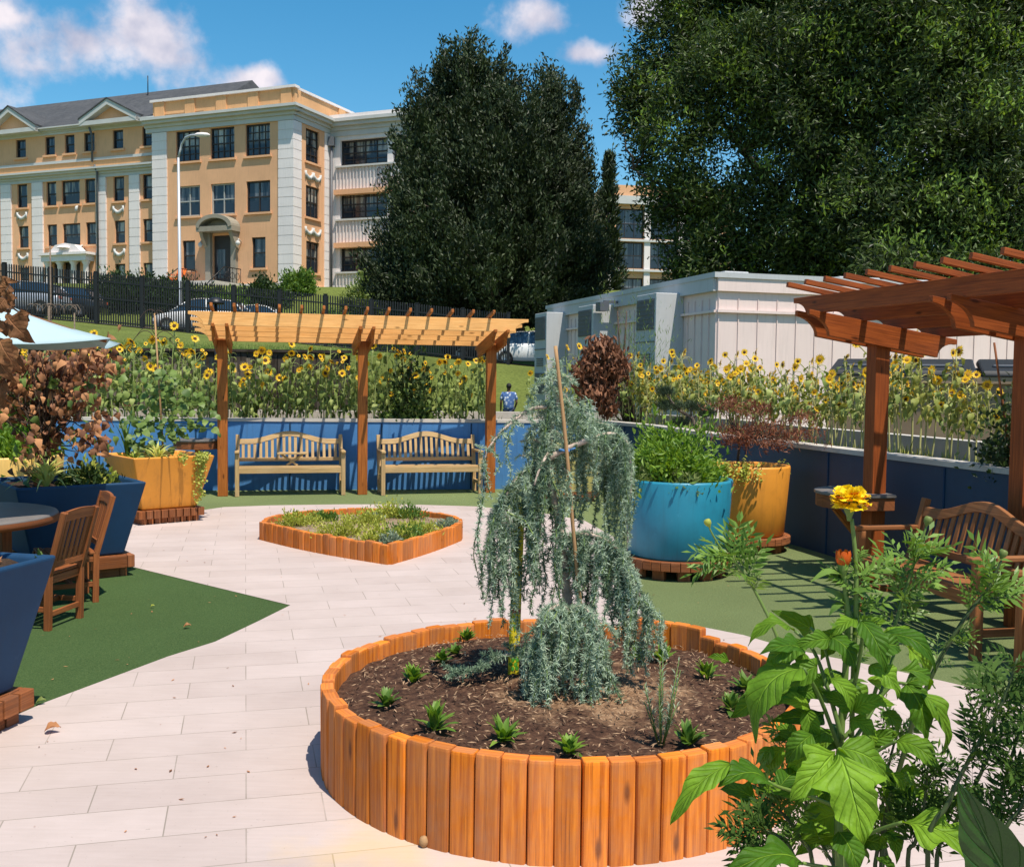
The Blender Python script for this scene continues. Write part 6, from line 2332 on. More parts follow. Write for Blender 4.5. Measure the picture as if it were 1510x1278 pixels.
def build_cedar():
    rng = np.random.default_rng(404)
    r = random.Random(404)
    Y0 = 4.72
    base = at(850, 1030, Y0); base.z = .33
    T = thing('weeping_cedar', base, 'weeping blue-green cedar with drooping branches in the round timber bed', 'tree')
    wood = MB(); nb = MB(); nd = MB(); twg = MB()

    def A(px, py, dy=0.0): return at(px, py, Y0 + dy)

    def smoothline(pts, k=5):
        out = []
        m = len(pts)
        for i in range(m - 1):
            p0, p1, p2, p3 = pts[max(i - 1, 0)], pts[i], pts[i + 1], pts[min(i + 2, m - 1)]
            for j in range(k):
                t = j / k
                out.append(.5 * ((2 * p1) + (p2 - p0) * t + (2 * p0 - 5 * p1 + 4 * p2 - p3) * t * t + (3 * p1 - p0 - 3 * p2 + p3) * t ** 3))
        out.append(pts[-1])
        return out

    def branch(pp, r0, r1, bare=0.0, tuft=True, per=9, ln=.027, dark=.35):
        pts = smoothline([A(*p) for p in pp])
        m = len(pts)
        wood.tube(pts, [r0 + (r1 - r0) * i / (m - 1) for i in range(m)], 7)
        if tuft: needles(nd if r.random() < dark else nb, pts, rng, .0105, per, ln, .0032, bare)
        return pts

    def hang(p, length, sway=.05, ln=.027, per=9, dark=.3, lean=(0, 0)):
        """one weeping shoot from p down"""
        n = max(3, int(length / .06))
        pts = [Vector(p)]
        dx, dy = r.uniform(-1, 1) * sway + lean[0], r.uniform(-1, 1) * sway + lean[1]
        ph = r.random() * 6.28
        for i in range(1, n + 1):
            q = i / n
            out = math.sin(min(1, q * 2.2) * math.pi / 2)
            pts.append(Vector(p) + Vector((dx * out + .014 * math.sin(q * 7 + ph), dy * out + .014 * math.cos(q * 6 + ph), -length * q + .05 * math.sin(math.pi * min(1, q * 3)) * .6)))
        twg.tube(pts, [.0026 * (1 - i / len(pts)) + .0012 for i in range(len(pts))], 4, 0, True, False)
        needles(nd if r.random() < dark else nb, pts, rng, .0105, per, ln, .0032)
        return pts

    def curtain(pts, f0, f1, n, lo, hi, sway=.05, **kw):
        m = len(pts)
        for i in range(n):
            q = f0 + (f1 - f0) * (i + r.random()) / n
            k = min(m - 1, int(q * (m - 1)))
            p = Vector(pts[k]) + Vector((r.uniform(-.02, .02), r.uniform(-.03, .03), 0))
            hang(p, r.uniform(lo, hi) * r.choice((.5, .8, 1, 1, 1.15)), sway * r.choice((1, 1, 2.2)), **kw)

    # trunk: leans, doubles back at the top
    trunk = branch([(856, 1040, .05), (848, 960, .05), (835, 870, .02), (828, 790, 0), (815, 730, 0), (806, 690, 0), (812, 640, 0), (822, 590, 0), (822, 545, 0)], .028, .006, .72, True, 9)
    # crown tip: a tangle of short upright and spreading shoots
    for i in range(46):
        q = r.uniform(.62, 1.0)
        k = int(q * (len(trunk) - 1))
        p = Vector(trunk[k])
        th = r.uniform(0, 6.28); l = r.uniform(.06, .17) * (1.25 - q * .6)
        d = Vector((math.cos(th), math.sin(th) * .8, r.uniform(-.5, .6)))
        pts = [p, p + d * l * .5 + Vector((0, 0, .01)), p + d * l + Vector((0, 0, -.03))]
        wood.tube(pts, [.004, .003, .002], 4, 0, True, False)
        needles(nb, pts, rng, .0095, 9, .028, .003)
    for i in range(30):
        q = r.uniform(.66, .97); p = Vector(trunk[int(q * (len(trunk) - 1))])
        p += Vector((r.uniform(-.12, .14), r.uniform(-.10, .10), r.uniform(-.02, .05)))
        hang(p, r.uniform(.12, .42), .05, dark=.15)
    for k in range(5):
        tp = [A(822 + r.uniform(-6, 6), 548, 0), A(820 + r.uniform(-16, 16), 526 + r.uniform(-4, 8), r.uniform(-.03, .03))]
        needles(nb, tp, rng, .01, 8, .022, .003)
    # upper right branch, bare and pale where it was tied, then arching over
    b1 = branch([(801, 681, -.05), (830, 664, -.06), (882, 643, -.07)], .0155, .012, 1, False)
    b1b = branch([(878, 644, -.07), (905, 640, -.05), (925, 655, -.02), (930, 700, 0), (928, 760, .02), (922, 835, .03)], .011, .002, .02)
    curtain(b1b, .02, .5, 22, .12, .50, .05)
    b1c = branch([(850, 610, .05), (878, 622, .10), (905, 632, .12), (918, 660, .14)], .008, .003)
    curtain(b1c, .1, 1, 22, .15, .50, .06)
    for (x, y0, y1) in ((862, 660, 780), (878, 655, 800), (893, 650, 770), (908, 650, 790), (924, 660, 832), (916, 648, 720), (870, 650, 700), (900, 655, 735), (886, 650, 720), (930, 690, 770)):
        p = A(x, y0, r.uniform(-.05, .14)); hang(p, (y1 - y0) / F * Y0, .015, dark=.55)
    # stub of the cut branch
    wood.tube([A(800, 682, -.05), A(794, 686, -.05)], [.0155, .015], 7)
    # left arching thin branch
    b2 = branch([(806, 600, -.05), (780, 604, -.10), (752, 625, -.15), (732, 645, -.18), (716, 672, -.20), (709, 720, -.20)], .009, .003, .0, True, 6, .024)
    hang(b2[-1], .42, .01, .024, 6); hang(b2[-5], .16, .03, .024, 6); hang(b2[-8], .12, .05, .022, 6); hang(A(760, 624, -.15), .25, .08, .022, 5, lean=(-.03, 0))
    hang(A(704, 740, -.2), .36, .01, .018, 4)
    for _ in range(10):
        p = Vector(b2[r.randrange(len(b2))]); th = r.uniform(0, 6.28)
        tp = [p, p + Vector((math.cos(th) * .06, math.sin(th) * .03, r.uniform(-.06, .03)))]
        needles(nb, tp, rng, .010, 8, .024, .003)
    # second tier to the left: thick drooping curtain
    b3 = branch([(808, 690, 0), (785, 690, -.02), (762, 705, -.06), (745, 735, -.08), (738, 780, -.08)], .011, .004)
    curtain(b3, .12, 1, 20, .25, .62, .06, dark=.5)
    for (x, y0, y1) in ((724, 760, 885), (735, 745, 880), (742, 730, 905), (750, 740, 880), (758, 720, 870), (735, 800, 850), (724, 800, 870), (741, 780, 930)):
        hang(A(x, y0, r.uniform(-.14, .06)), (y1 - y0) / F * Y0, .02, dark=.7)
    hang(A(732, 815, -.1), .24, .02, .02, 6, lean=(-.03, 0))
    # central front shoots
    b4 = branch([(808, 668, -.08), (796, 690, -.16), (788, 715, -.18)], .007, .004)
    for (x, y0, y1) in ((787, 700, 860), (795, 690, 800), (770, 735, 850), (805, 700, 790), (812, 720, 830), (822, 700, 800), (778, 690, 800), (832, 740, 830), (842, 700, 760), (798, 760, 880), (786, 780, 905), (806, 790, 900), (820, 780, 905)):
        hang(A(x, y0, r.uniform(-.18, .10)), (y1 - y0) / F * Y0, .025, dark=.3)
    # right shoulder tier
    b5 = branch([(830, 800, 0), (852, 788, -.06), (885, 792, -.10), (915, 815, -.12), (938, 860, -.10), (952, 915, -.08)], .010, .003)
    curtain(b5, .08, .95, 52, .16, .42, .05)
    for (x, y0, y1) in ((948, 880, 1000), (956, 900, 985), (938, 860, 960), (960, 915, 970), (925, 830, 940)):
        hang(A(x, y0, -.08 + r.uniform(-.05, .05)), (y1 - y0) / F * Y0, .02, dark=.35)
    b5b = branch([(832, 820, .05), (868, 806, .10), (900, 820, .14), (925, 850, .15)], .010, .004)
    curtain(b5b, .1, 1, 24, .15, .4, .06, dark=.7)
    # lowest dome in front
    b6 = branch([(842, 905, -.10), (826, 893, -.22), (806, 905, -.28), (793, 945, -.30), (790, 1000, -.30)], .012, .003)
    b7 = branch([(842, 905, -.10), (856, 895, -.22), (874, 912, -.27), (886, 955, -.26), (890, 1000, -.24)], .012, .003)
    curtain(b6, .08, 1, 36, .15, .42, .05, dark=.2)
    curtain(b7, .08, 1, 36, .15, .40, .05, dark=.25)
    for (x, y0, y1) in ((792, 960, 1070), (800, 940, 1060), (812, 930, 1030), (825, 920, 1030), (838, 915, 1040), (850, 915, 1045), (862, 925, 1045), (874, 940, 1045), (885, 950, 1040)):
        hang(A(x, y0, -.30 + r.uniform(-.05, .06)), (y1 - y0) / F * (Y0 - .3) * .98, .012, dark=.25)
    # creeping branch over the mulch, to the left
    b8 = branch([(800, 945, .05), (770, 958, .02), (738, 968, -.02), (705, 985, -.05), (672, 1000, -.08)], .008, .003)
    for p in b8:
        p.z = max(p.z, .40)
    for _ in range(26):
        p = Vector(b8[r.randrange(3, len(b8))]); th = r.uniform(0, 6.28)
        tp = [p, p + Vector((math.cos(th) * .07 - .03, math.sin(th) * .07, r.uniform(-.02, .03)))]
        needles(nd, tp, rng, .010, 9, .024, .003)
    wood.build('trunk', BARKP, T, True)
    twg.build('shoots', STEMF, T, True)
    nb.build('foliage', NEEDLE, T, True)
    o = nd.build('inner_foliage', NEEDLED, T, True)
    # bamboo cane and its blue tie
    C = thing('bamboo_cane', (.22, 4.6, .3), 'thin tan bamboo cane tied to the weeping cedar', 'cane')
    p0 = A(868, 1000, -.04); p0.z = .33
    mb = MB()
    line = [A(819, 510, -.10), A(829, 600, -.10), A(838, 690, -.11), A(846, 790, -.10), p0]
    mb.tube(smoothline(line, 3), [.0085] * 13, 8)
    mb.build('cane', BAMBOO, C, True)
    mb = MB(); p = A(832, 664, -.085); mb.tube([p + Vector((.022 * math.cos(t), .02 * math.sin(t), .004 * math.sin(2 * t))) for t in np.linspace(0, 6.28, 12)], .006, 5); mb.tube([p + Vector((.02, 0, 0)), p + Vector((.05, -.01, .012))], .004, 4)
    mb.build('tie', BLUEWALL, C, True)
    # the yellow painted stake with lettering
    S = thing('painted_stake', (A(760, 955, .12).x, Y0 + .12, .3), 'flat yellow painted wooden stake with green letters behind the cedar branches', 'stake')
    a = A(757, 960, .12); a.z = .30
    b = A(766, 742, .12)
    mb = MB()
    ax = (b - a).normalized()
    side = ax.cross(Vector((0, -1, 0))).normalized()
    mb.bar(a, b, .052, .018, (0, -1, 0))
    mb.build('board', STAKEYEL, S, True, bevel=.002)
    fr = Vector((0, -.0125, 0))
    fr = (side.cross(ax)).normalized()
    if fr.y > 0: fr = -fr
    Rl = Matrix((side if side.x > 0 else -side, ax, (side if side.x > 0 else -side).cross(ax))).transposed()
    for ch, f in (('L', .345), ('Y', .29)):
        c = bpy.data.curves.new('lettering', 'FONT')
        c.body = ch; c.size = .052; c.align_x = 'CENTER'; c.extrude = .0008
        tmp = bpy.data.objects.new('lettering_curve', c); COL.objects.link(tmp)
        me = bpy.data.meshes.new_from_object(tmp.evaluated_get(bpy.context.evaluated_depsgraph_get()))
        bpy.data.objects.remove(tmp)
        o = bpy.data.objects.new('lettering', me); COL.objects.link(o)
        me.materials.clear(); me.materials.append(PAINTGREEN)
        o.parent = S
        M = Rl.to_4x4()
        pos = a + ax * ((b - a).length * f) + fr * .0116
        M.translation = pos - S.location
        o.matrix_local = M
    mb = MB()
    L = (b - a).length
    W_ = side if side.x > 0 else -side
    for (f, w, hh, sx, m) in ((.40, .050, .022, 0, 1), (.205, .016, .016, .014, 1)):
        q = a + ax * (L * f) + fr * .0106 + W_ * sx
        mb.box(q, (w, hh, .0012), Matrix((W_, ax, W_.cross(ax))).transposed(), 0, False)
    mb.build('painted_band', PAINTRED, S, True)
    mb = MB()
    for (f, sx) in ((.10, -.014), (.125, -.004), (.10, .010), (.125, .018), (.075, -.004), (.14, .008), (.08, .016)):
        q = a + ax * (L * f) + fr * .0106 + W_ * sx
        vs = [q + W_ * (.009 * math.cos(t)) + ax * (.011 * math.sin(t)) for t in np.linspace(0, 2 * math.pi, 9)[:-1]]
        mb.add(vs, [tuple(range(8))])
    mb.build('painted_flower', PAINTGREEN, S, True)


build_cedar()


# ------------------------------------------------------------------ small plants in the beds
def rosette(name, label, cat, c, rad, h, n, wd, mat, seed, group=None, prof=prof_lance, lift=.9, parts=True):
    """a tuft of bent strap leaves"""
    r = random.Random(seed)
    T = thing(name, c, label, cat, group)
    mb = MB()
    for k in range(n):
        th = k / n * 6.28 * 2.4 + r.uniform(-.3, .3)
        e = r.uniform(.2, 1) * r.choice((.8, 1, 1.15))
        tip = Vector((math.cos(th) * rad * e, math.sin(th) * rad * e, h * (1.15 - .75 * e * e) * r.uniform(.8, 1.1)))
        leaf(mb, (math.cos(th) * .008, math.sin(th) * .008, 0), tip, wd * r.uniform(.8, 1.2), (-math.cos(th), -math.sin(th), 1.0), .14 * lift, .06, .25, 5, 1, prof, 0, .12, seed=seed * 31 + k)
    mb.build('foliage', mat, T)
    return T


def bed_plants():
    spots = [(651, 970, .07, L_BRIGHT), (609, 998, .085, L_BRIGHT), (641, 1068, .11, L_BRIGHT), (742, 1085, .10, L_BRIGHT), (570, 1034, .08, L_MED), (688, 936, .07, L_BRIGHT), (838, 1102, .08, L_BRIGHT),
             (976, 968, .10, L_BRIGHT), (1041, 992, .09, L_BRIGHT), (940, 966, .08, L_MED), (1014, 1090, .09, L_MED), (1078, 1040, .09, L_MED), (671, 957, .06, L_MED), (885, 956, .08, L_BRIGHT), (1100, 1010, .09, L_MED)]
    lab = ['leafy seedling at the left of the bed, third from the back', 'leafy tuft on the left side of the round bed', 'biggest leafy tuft at the front left of the round bed', 'leafy tuft at the front edge, left of the cedar', 'small tuft nearest the left rim of the round bed', 'leafy tuft at the back left rim of the round bed', 'small tuft at the front edge below the cedar',
           'upright leafy tuft at the right back of the round bed', 'leafy tuft by the back right stakes', 'small tuft behind the right-hand cedar fringe', 'dark leafy tuft at the front right rim', 'leafy tuft under the big foreground leaf', 'thin seedling between the two left tufts', 'small tuft just behind the cedar trunk', 'leafy tuft at the far right inside the round bed']
    for i, ((px, py, rad, m), l) in enumerate(zip(spots, lab)):
        p = gnd(px, py + 8, .325)
        rosette('seedling', l, 'plant', p, rad * 1.0, rad * .95, 22, .034, m, 700 + i, 'young plants in the round bed', prof_ovate, .5)
    # rosemary-like upright plant
    r = random.Random(9)
    p = gnd(975, 1098, .325)
    T = thing('rosemary_plant', p, 'thin upright grey-green rosemary-like plant at the right of the cedar', 'plant')
    mb = MB(); st = MB()
    for k in range(11):
        th = r.uniform(0, 6.28); l = r.uniform(.16, .36)
        top = Vector((math.cos(th) * .07, math.sin(th) * .06, l))
        st.tube([(math.cos(th) * .01, math.sin(th) * .01, 0), top * .5 + Vector((math.cos(th) * .01, 0, .02)), top], [.003, .0025, .0015], 4)
        for i in range(34):
            q = .15 + .85 * i / 34
            b = Vector((top.x * q, top.y * q, top.z * q)); t2 = r.uniform(0, 6.28)
            leaf(mb, b, b + Vector((math.cos(t2) * .026, math.sin(t2) * .026, .018)), .005, (0, 0, 1), .1, 0, .1, 2, 1, prof_lance, seed=i)
    mb.build('foliage', L_GREYG, T); st.build('stems', STEMF, T)
    # leaf-shaped bed: low mounds
    rng = random.Random(5)
    mounds = [(440, 768, .30, .19, L_YG, 'yellow-green mound at the left end of the leaf-shaped bed'), (476, 762, .18, .14, L_MED, 'dark green low mound at the back left of the leaf-shaped bed'), (505, 783, .32, .20, L_YG, 'broad yellow-green mound at the front left of the leaf-shaped bed'),
              (540, 768, .27, .22, L_YG, 'yellow-green mound in the middle of the leaf-shaped bed'), (575, 757, .30, .22, L_YG, 'yellow-green mound at the back right of the leaf-shaped bed'), (602, 758, .24, .20, L_MED, 'mid-green mound at the back right of the leaf-shaped bed'), (560, 790, .30, .20, L_YG, 'yellow-green mound nearest the front corner'),
              (592, 786, .24, .16, L_MED, 'green mound right of the front corner'), (618, 781, .25, .17, L_YG, 'yellow-green mound at the right side of the leaf-shaped bed'), (551, 766, .12, .16, L_GREYG, 'small grey-green tuft among the yellow-green mounds'), (578, 795, .11, .13, L_GREYG, 'grey-green tuft close to the front corner'), (660, 770, .14, .10, L_GREYG, 'thin grey tuft at the right end of the leaf-shaped bed')]
    for i, (px, py, rad, h, m, l) in enumerate(mounds):
        p = gnd(px, py + 6, .15)
        bush('bedding_shrub', l, 'plant', p, (rad * .92, rad * .75, h * .68), m, 105, 9, .040, .017, 820 + i, 'mounds in the leaf-shaped bed', 8, .7)


bed_plants()


# ------------------------------------------------------------------ planter plants
def planter_plants():
    # herbs in the turquoise planter
    c = (BLUE1[0] - .02, BLUE1[1], .77)
    rng = np.random.default_rng(61)
    bush('herb_bush', 'bright green bushy herb overflowing the turquoise planter', 'plant', c, (.48, .42, .54), L_BRIGHT, 300, 12, .072, .030, 61, None, 30, .15, .10)
    bush('herb_bush', 'small pale leafy sprig at the front rim of the turquoise planter', 'plant', (BLUE1[0] + .03, BLUE1[1] - .40, .78), (.13, .08, .15), L_LIGHT, 40, 8, .085, .035, 62, None, 5)
    bush('herb_bush', 'yellowish herb at the left rim of the turquoise planter', 'plant', (BLUE1[0] - .36, BLUE1[1] - .2, .77), (.14, .14, .17), L_LIGHT, 60, 8, .06, .02, 63, None, 5)
    # trailing plant on the orange round planter, with hanging threads
    T = thing('trailing_plant', (ORG2[0], ORG2[1], .8), 'yellow-green creeper trailing over the rim of the round orange planter', 'plant')
    mb = MB(); st = MB()
    r = random.Random(3)
    for k in range(16):
        a = r.uniform(math.pi * 1.0, math.pi * 1.62) if k < 12 else r.uniform(0, 6.28)
        pts = [Vector((ORG2[0] + math.cos(a) * .2, ORG2[1] + math.sin(a) * .2, .80)), Vector((ORG2[0] + math.cos(a) * .40, ORG2[1] + math.sin(a) * .40, .905)), Vector((ORG2[0] + math.cos(a) * .44, ORG2[1] + math.sin(a) * .44, .86))]
        l = r.choice((.05, .08, .12, .2)) if k else .62
        for i in range(5): pts.append(pts[2] + Vector((r.uniform(-.01, .01), -.004 * i - .006, -l * (i + 1) / 5)))
        st.tube(pts, .0025, 4)
        for p in pts:
            for _ in range(9 if p.z > .8 else 3):
                q = p + Vector((r.gauss(0, .025), r.gauss(0, .02) - .012, r.gauss(0, .015)))
                leaf(mb, q, q + Vector((r.uniform(-.03, .03), r.uniform(-.04, 0), r.uniform(-.03, .02))), .022, (0, -.5, 1), .1, 0, .1, 3, 1, prof_ovate, seed=k)
    mb.build('foliage', L_YG, T, True); st.build('stems', STEMP, T, True)
    # red japanese maple
    base = (ORG2[0] - .12, ORG2[1] + .02, .79)
    T = thing('maple_tree', base, 'small red-leaved maple on a thin trunk in the round orange planter', 'tree')
    rng = np.random.default_rng(64)
    C = []
    for (px, py, rx, ry, n, dy) in ((1120, 634, 62, 13, 100, 0), (1088, 645, 48, 10, 60, -.1), (1165, 642, 40, 10, 46, .1), (1112, 602, 24, 12, 36, .1), (1074, 594, 28, 10, 34, 0), (1188, 614, 28, 8, 24, .2), (1125, 655, 60, 6, 50, -.1)):
        c = at(px, py, base[1] + dy)
        k = base[1] / F
        e = rng.normal(0, .5, (n, 3)) * np.array([rx * k, .30, ry * k])
        C.append(np.array(c) + e)
    C = np.concatenate(C)
    mb = MB(); leaf_cloud(mb, C, rng.normal(0, 1, C.shape) + np.array([0, -.3, -.4]), 7, .03, .075, .012, rng, .7, -.3, .6); mb.build('crown', L_MAPLE, T, True)
    mb = MB()
    b = Vector(base); top = at(1091, 640, base[1])
    limb(mb, b - Vector((0, 0, .05)), top, .018, .012, rnd, .02)
    for i in rng.choice(len(C), 46, replace=False): limb(mb, top.lerp(b, rng.uniform(0, .12)), C[i], .007, .002, rnd, .07, 4, 4)
    mb.build('trunk', TWIG, T, True)
    # cloud-pruned pine
    base = (NAVY3[0] - .1, NAVY3[1], .8)
    T = thing('pruned_pine', base, 'dark cloud-pruned pine with a bent bare stem above the turquoise planter', 'tree')
    rng = np.random.default_rng(65)
    mb = MB(); st = MB()
    tip = [at(1040, 660, base[1]), at(1020, 616, base[1]), at(1002, 605, base[1]), at(990, 592, base[1]), at(984, 582, base[1])]
    st.tube([Vector(base)] + tip, [.035, .03, .024, .02, .016, .012], 7)
    for (px, py, rx, ry) in ((981, 576, 13, 6), (988, 598, 22, 7), (1018, 598, 22, 7), (1005, 622, 14, 5), (1042, 608, 14, 5)):
        c = np.array(at(px, py, base[1])); k = base[1] / F
        n = 90
        e = unit(rng.normal(0, 1, (n, 3))) * rng.random((n, 1)) ** .4 * np.array([rx * k, rx * k * .8, ry * k])
        leaf_cloud(mb, c + e, e * 2 + np.array([0, 0, .05]), 9, .02, .06, .008, rng, .6, .5, .5)
        st.tube([tip[1] if px > 1000 else tip[3], Vector(c)], [.014, .007], 5)
    mb.build('crown', L_PINE, T, True); st.build('trunk', BARK, T, True)
    # dead brown shrub in the pale yellow planter
    base = (PYEL[0] + .12, PYEL[1], .75)
    T = thing('dead_shrub', base, 'dead shrub with dry brown leaves standing behind the top of the weeping cedar', 'tree')
    rng = np.random.default_rng(66)
    C = []
    for (px, py, rx, ry, n) in ((885, 515, 24, 18, 120), (870, 545, 26, 20, 120), (905, 540, 22, 26, 140), (882, 580, 30, 18, 120), (875, 560, 20, 30, 100), (895, 600, 15, 12, 40)):
        c = np.array(at(px, py, base[1])); k = base[1] / F
        C.append(c + unit(rng.normal(0, 1, (n, 3))) * rng.random((n, 1)) ** .4 * np.array([rx * k, rx * k * .9, ry * k]))
    C = np.concatenate(C)
    mb = MB(); leaf_cloud(mb, C, rng.normal(0, .6, C.shape) + np.array([0, 0, -.8]), 4, .04, .115, .055, rng, .8, -.35, .6); mb.build('crown', L_DEADD, T, True)
    mb = MB()
    top = at(884, 560, base[1])
    pts = limb(mb, base, top, .02, .012, rnd, .03)
    for i in rng.choice(len(C), 50, replace=False): limb(mb, pts[-2].lerp(top, rng.random()), C[i], .008, .003, rnd, .07, 4, 3)
    mb.build('trunk', TWIG, T, True)
    # fine feathery green plant right of it, behind the wall
    p = at(935, 600, 16.4)
    bush('feathery_plant', 'tall fine pale green feathery plant left of the right-hand sunflowers', 'plant', (p.x, 16.5, .95), (.55, .4, 1.75), L_VINE, 330, 10, .10, .010, 67, None, 30, .9, .16)
    # grasses and trailing things in the orange square planter
    c = ORG1
    rosette('spider_plant', 'pale striped spider plant arching over the front of the square orange planter', 'plant', (c[0] + .12, c[1] - .38, .71), .33, .24, 46, .022, L_VARIEG, 71, None, prof_lance, 1.3)
    rosette('spider_plant', 'small yellow-green grassy tuft at the left of the square orange planter', 'plant', (c[0] - .22, c[1] - .18, .71), .20, .14, 30, .02, L_YG, 72, None, prof_lance)
    rosette('iris_plant', 'upright sword-leaved plant at the back left of the square orange planter', 'plant', (c[0] - .38, c[1] + .0, .71), .18, .50, 22, .03, L_MED, 73, None, prof_lance, .4)
    T = thing('trailing_plant', (c[0] + .5, c[1] - .1, .7), 'yellow-green creeper hanging down the right corner of the square orange planter', 'plant')
    mb = MB(); st = MB()
    r = random.Random(8)
    fu = Vector((math.cos(math.radians(41)), math.sin(math.radians(41)), 0))       # along the front right face
    cen = Vector((c[0], c[1], 0)); fn = Vector((fu.y, -fu.x, 0))
    for k in range(9):
        x = r.uniform(.24, .36) if k < 6 else r.uniform(-.05, .42)
        l = r.uniform(.3, .56) if k < 4 else .06
        p0 = cen + fu * x + fn * .36 + Vector((0, 0, .72)); p1 = cen + fu * x + fn * .515 + Vector((0, 0, .805))
        pts = [p0, p1]
        for i in range(1, 8): pts.append(p1 - fn * (.15 * l * i / 7 / .62) * .95 + fn * .008 + Vector((r.uniform(-.012, .012), 0, -l * i / 7)))
        st.tube(pts, .003, 4)
        for p in pts:
            for _ in range(8):
                q = p + Vector((r.gauss(0, .022), r.gauss(0, .01), r.gauss(0, .02))) + fn * .01
                leaf(mb, q, q + fn * r.uniform(.0, .02) + Vector((r.uniform(-.03, .03), 0, r.uniform(-.03, .015))), .028, fn, .1, 0, .1, 3, 1, prof_ovate, seed=k)
    mb.build('foliage', L_YG, T, True); st.build('stems', STEMP, T, True)
    # vine on its pole
    base = Vector((c[0] + .05, c[1] + .05, .7))
    T = thing('climbing_vine', base, 'green leafy vine climbing a thin pole in the square orange planter', 'plant')
    rng = np.random.default_rng(74)
    C = []
    k = base.y / F
    for (px, py, rx, ry, n) in ((222, 590, 22, 42, 40), (255, 575, 40, 40, 50), (205, 632, 26, 24, 40), (285, 600, 34, 30, 36), (245, 630, 34, 22, 30), (300, 628, 22, 12, 16), (225, 660, 18, 14, 18), (240, 560, 20, 20, 14)):
        q = np.array(at(px, py, base.y + rng.uniform(-.1, .1)))
        C.append(q + rng.normal(0, .5, (n, 3)) * np.array([rx * k, .22, ry * k]))
    C = np.concatenate(C)
    mb = MB()
    for i, q in enumerate(C):
        a = rng.uniform(0, 6.28); s_ = rng.uniform(.06, .12)
        d = Vector((math.cos(a) * .8, math.sin(a) * .5 - .3, -.55)).normalized()
        leaf(mb, q, Vector(q) + d * s_, s_ * .95, (rng.normal(0, .4), -.8, .7), .1, .05, .15, 4, 2, prof_heart, 0, .15, seed=i)
    mb.build('foliage', L_VINE, T, True)
    st = MB()
    for i in rng.choice(len(C), 60, replace=False): limb(st, (base.x + .02, base.y, min(C[i][2], 1.9)), C[i], .005, .002, rnd, .06, 4, 3)
    st.build('stems', STEMF, T, True)
    P = thing('plant_pole', base, 'thin pale pole with drooping bare shoots in the square orange planter', 'pole')
    mb = MB(); top = at(228, 462, base.y); mb.tube([base - Vector((0, 0, .1)), Vector(top)], [.014, .010], 7)
    mb.build('pole', BAMBOO, P, True)
    mb = MB()
    top = Vector(top)
    for (x0, y0, ex, ey, up) in ((0, .02, -.20, -.12, .07), (0, .0, .19, -.10, .07), (0, -.05, .10, -.16, .1), (0, -.25, -.24, -.33, .12), (0, -.3, -.34, -.48, .16), (0, -.3, .40, -.52, .17), (0, -.32, .52, -.85, .2)):
        a = top + Vector((x0, 0, y0)); b = top + Vector((ex, -.05, ey))
        pts = [a.lerp(b, q) + Vector((0, 0, up * math.sin(math.pi * q ** .8))) for q in np.linspace(0, 1, 9)]
        mb.tube(pts, [.005 - .0003 * i for i in range(9)], 4)
    mb.build('bare_shoots', TWIG, P, True)
    # navy planter at the left: spider plant, dark leafy plant, dead tree
    c = NAVY2
    rosette('spider_plant', 'yellow striped spider plant in the rear navy planter', 'plant', (c[0] - .02, c[1] - .34, .78), .36, .25, 64, .026, L_VARIEG, 75, None, prof_lance, 1.4)
    bush('leafy_plant', 'dark bronze and yellow leafy plant at the right of the rear navy planter', 'plant', (c[0] + .22, c[1] - .05, .74), (.26, .22, .20), L_HEDGE, 120, 8, .065, .04, 76, None, 8, .5)
    bush('leafy_plant', 'yellow-leaved sprigs among the dark leaves of the rear navy planter', 'plant', (c[0] + .26, c[1] - .1, .76), (.20, .18, .18), L_YG, 26, 7, .055, .03, 77, None, 5, .5)
    base = Vector((c[0] - .16, c[1] + .08, .72))
    T = thing('dead_vine_tree', base, 'big dead vine with curled brown leaves rising from the rear navy planter, under the umbrella', 'tree')
    rng = np.random.default_rng(78)
    C, G_ = [], []
    k = base.y / F
    for (px, py, rx, ry, n, dy) in ((40, 560, 62, 48, 270, .1), (105, 545, 50, 42, 230, .15), (140, 530, 20, 34, 70, .2), (15, 600, 40, 30, 80, .1), (92, 595, 52, 32, 130, .1), (70, 650, 16, 40, 80, 0), (128, 640, 20, 32, 60, .1), (150, 650, 8, 28, 20, .1), (62, 690, 10, 18, 22, 0)):
        q = np.array(at(px, py, base.y + dy))
        C.append(q + rng.normal(0, .5, (n, 3)) * np.array([rx * k, .42, ry * k]))
    C = np.concatenate(C)
    mb = MB(); mg = MB(); md = MB()
    for i, q in enumerate(C):
        a = rng.uniform(0, 6.28); s_ = rng.uniform(.055, .11)
        d = Vector((math.cos(a) * .7, math.sin(a) * .7, -.75 + rng.normal(0, .3))).normalized()
        tgt = mg if rng.random() < .13 and q[2] < 1.75 else (md if rng.random() < .42 else mb)
        leaf(tgt, q, Vector(q) + d * s_, s_ * .75, (rng.normal(0, .7), -.6, .5), .16, .12, .5, 4, 2, prof_ovate, 0, .5, seed=i)
    mb.build('foliage', L_DEAD, T, True)
    o = md.build('dry_foliage', L_DEADD, T, True); o['label'] = 'darker shrivelled leaves'
    o = mg.build('green_foliage', L_VINE, T, True); o['label'] = 'the few leaves still green'
    mb = MB()
    top = at(62, 600, base.y)
    pts = limb(mb, base - Vector((0, 0, .05)), top, .03, .02, rnd, .04, 7, 8)
    for i in rng.choice(len(C), 110, replace=False): limb(mb, pts[rng.integers(4, 9)], C[i], .008, .0025, rnd, .08, 4, 4)
    mb.build('trunk', TWIG, T, True)
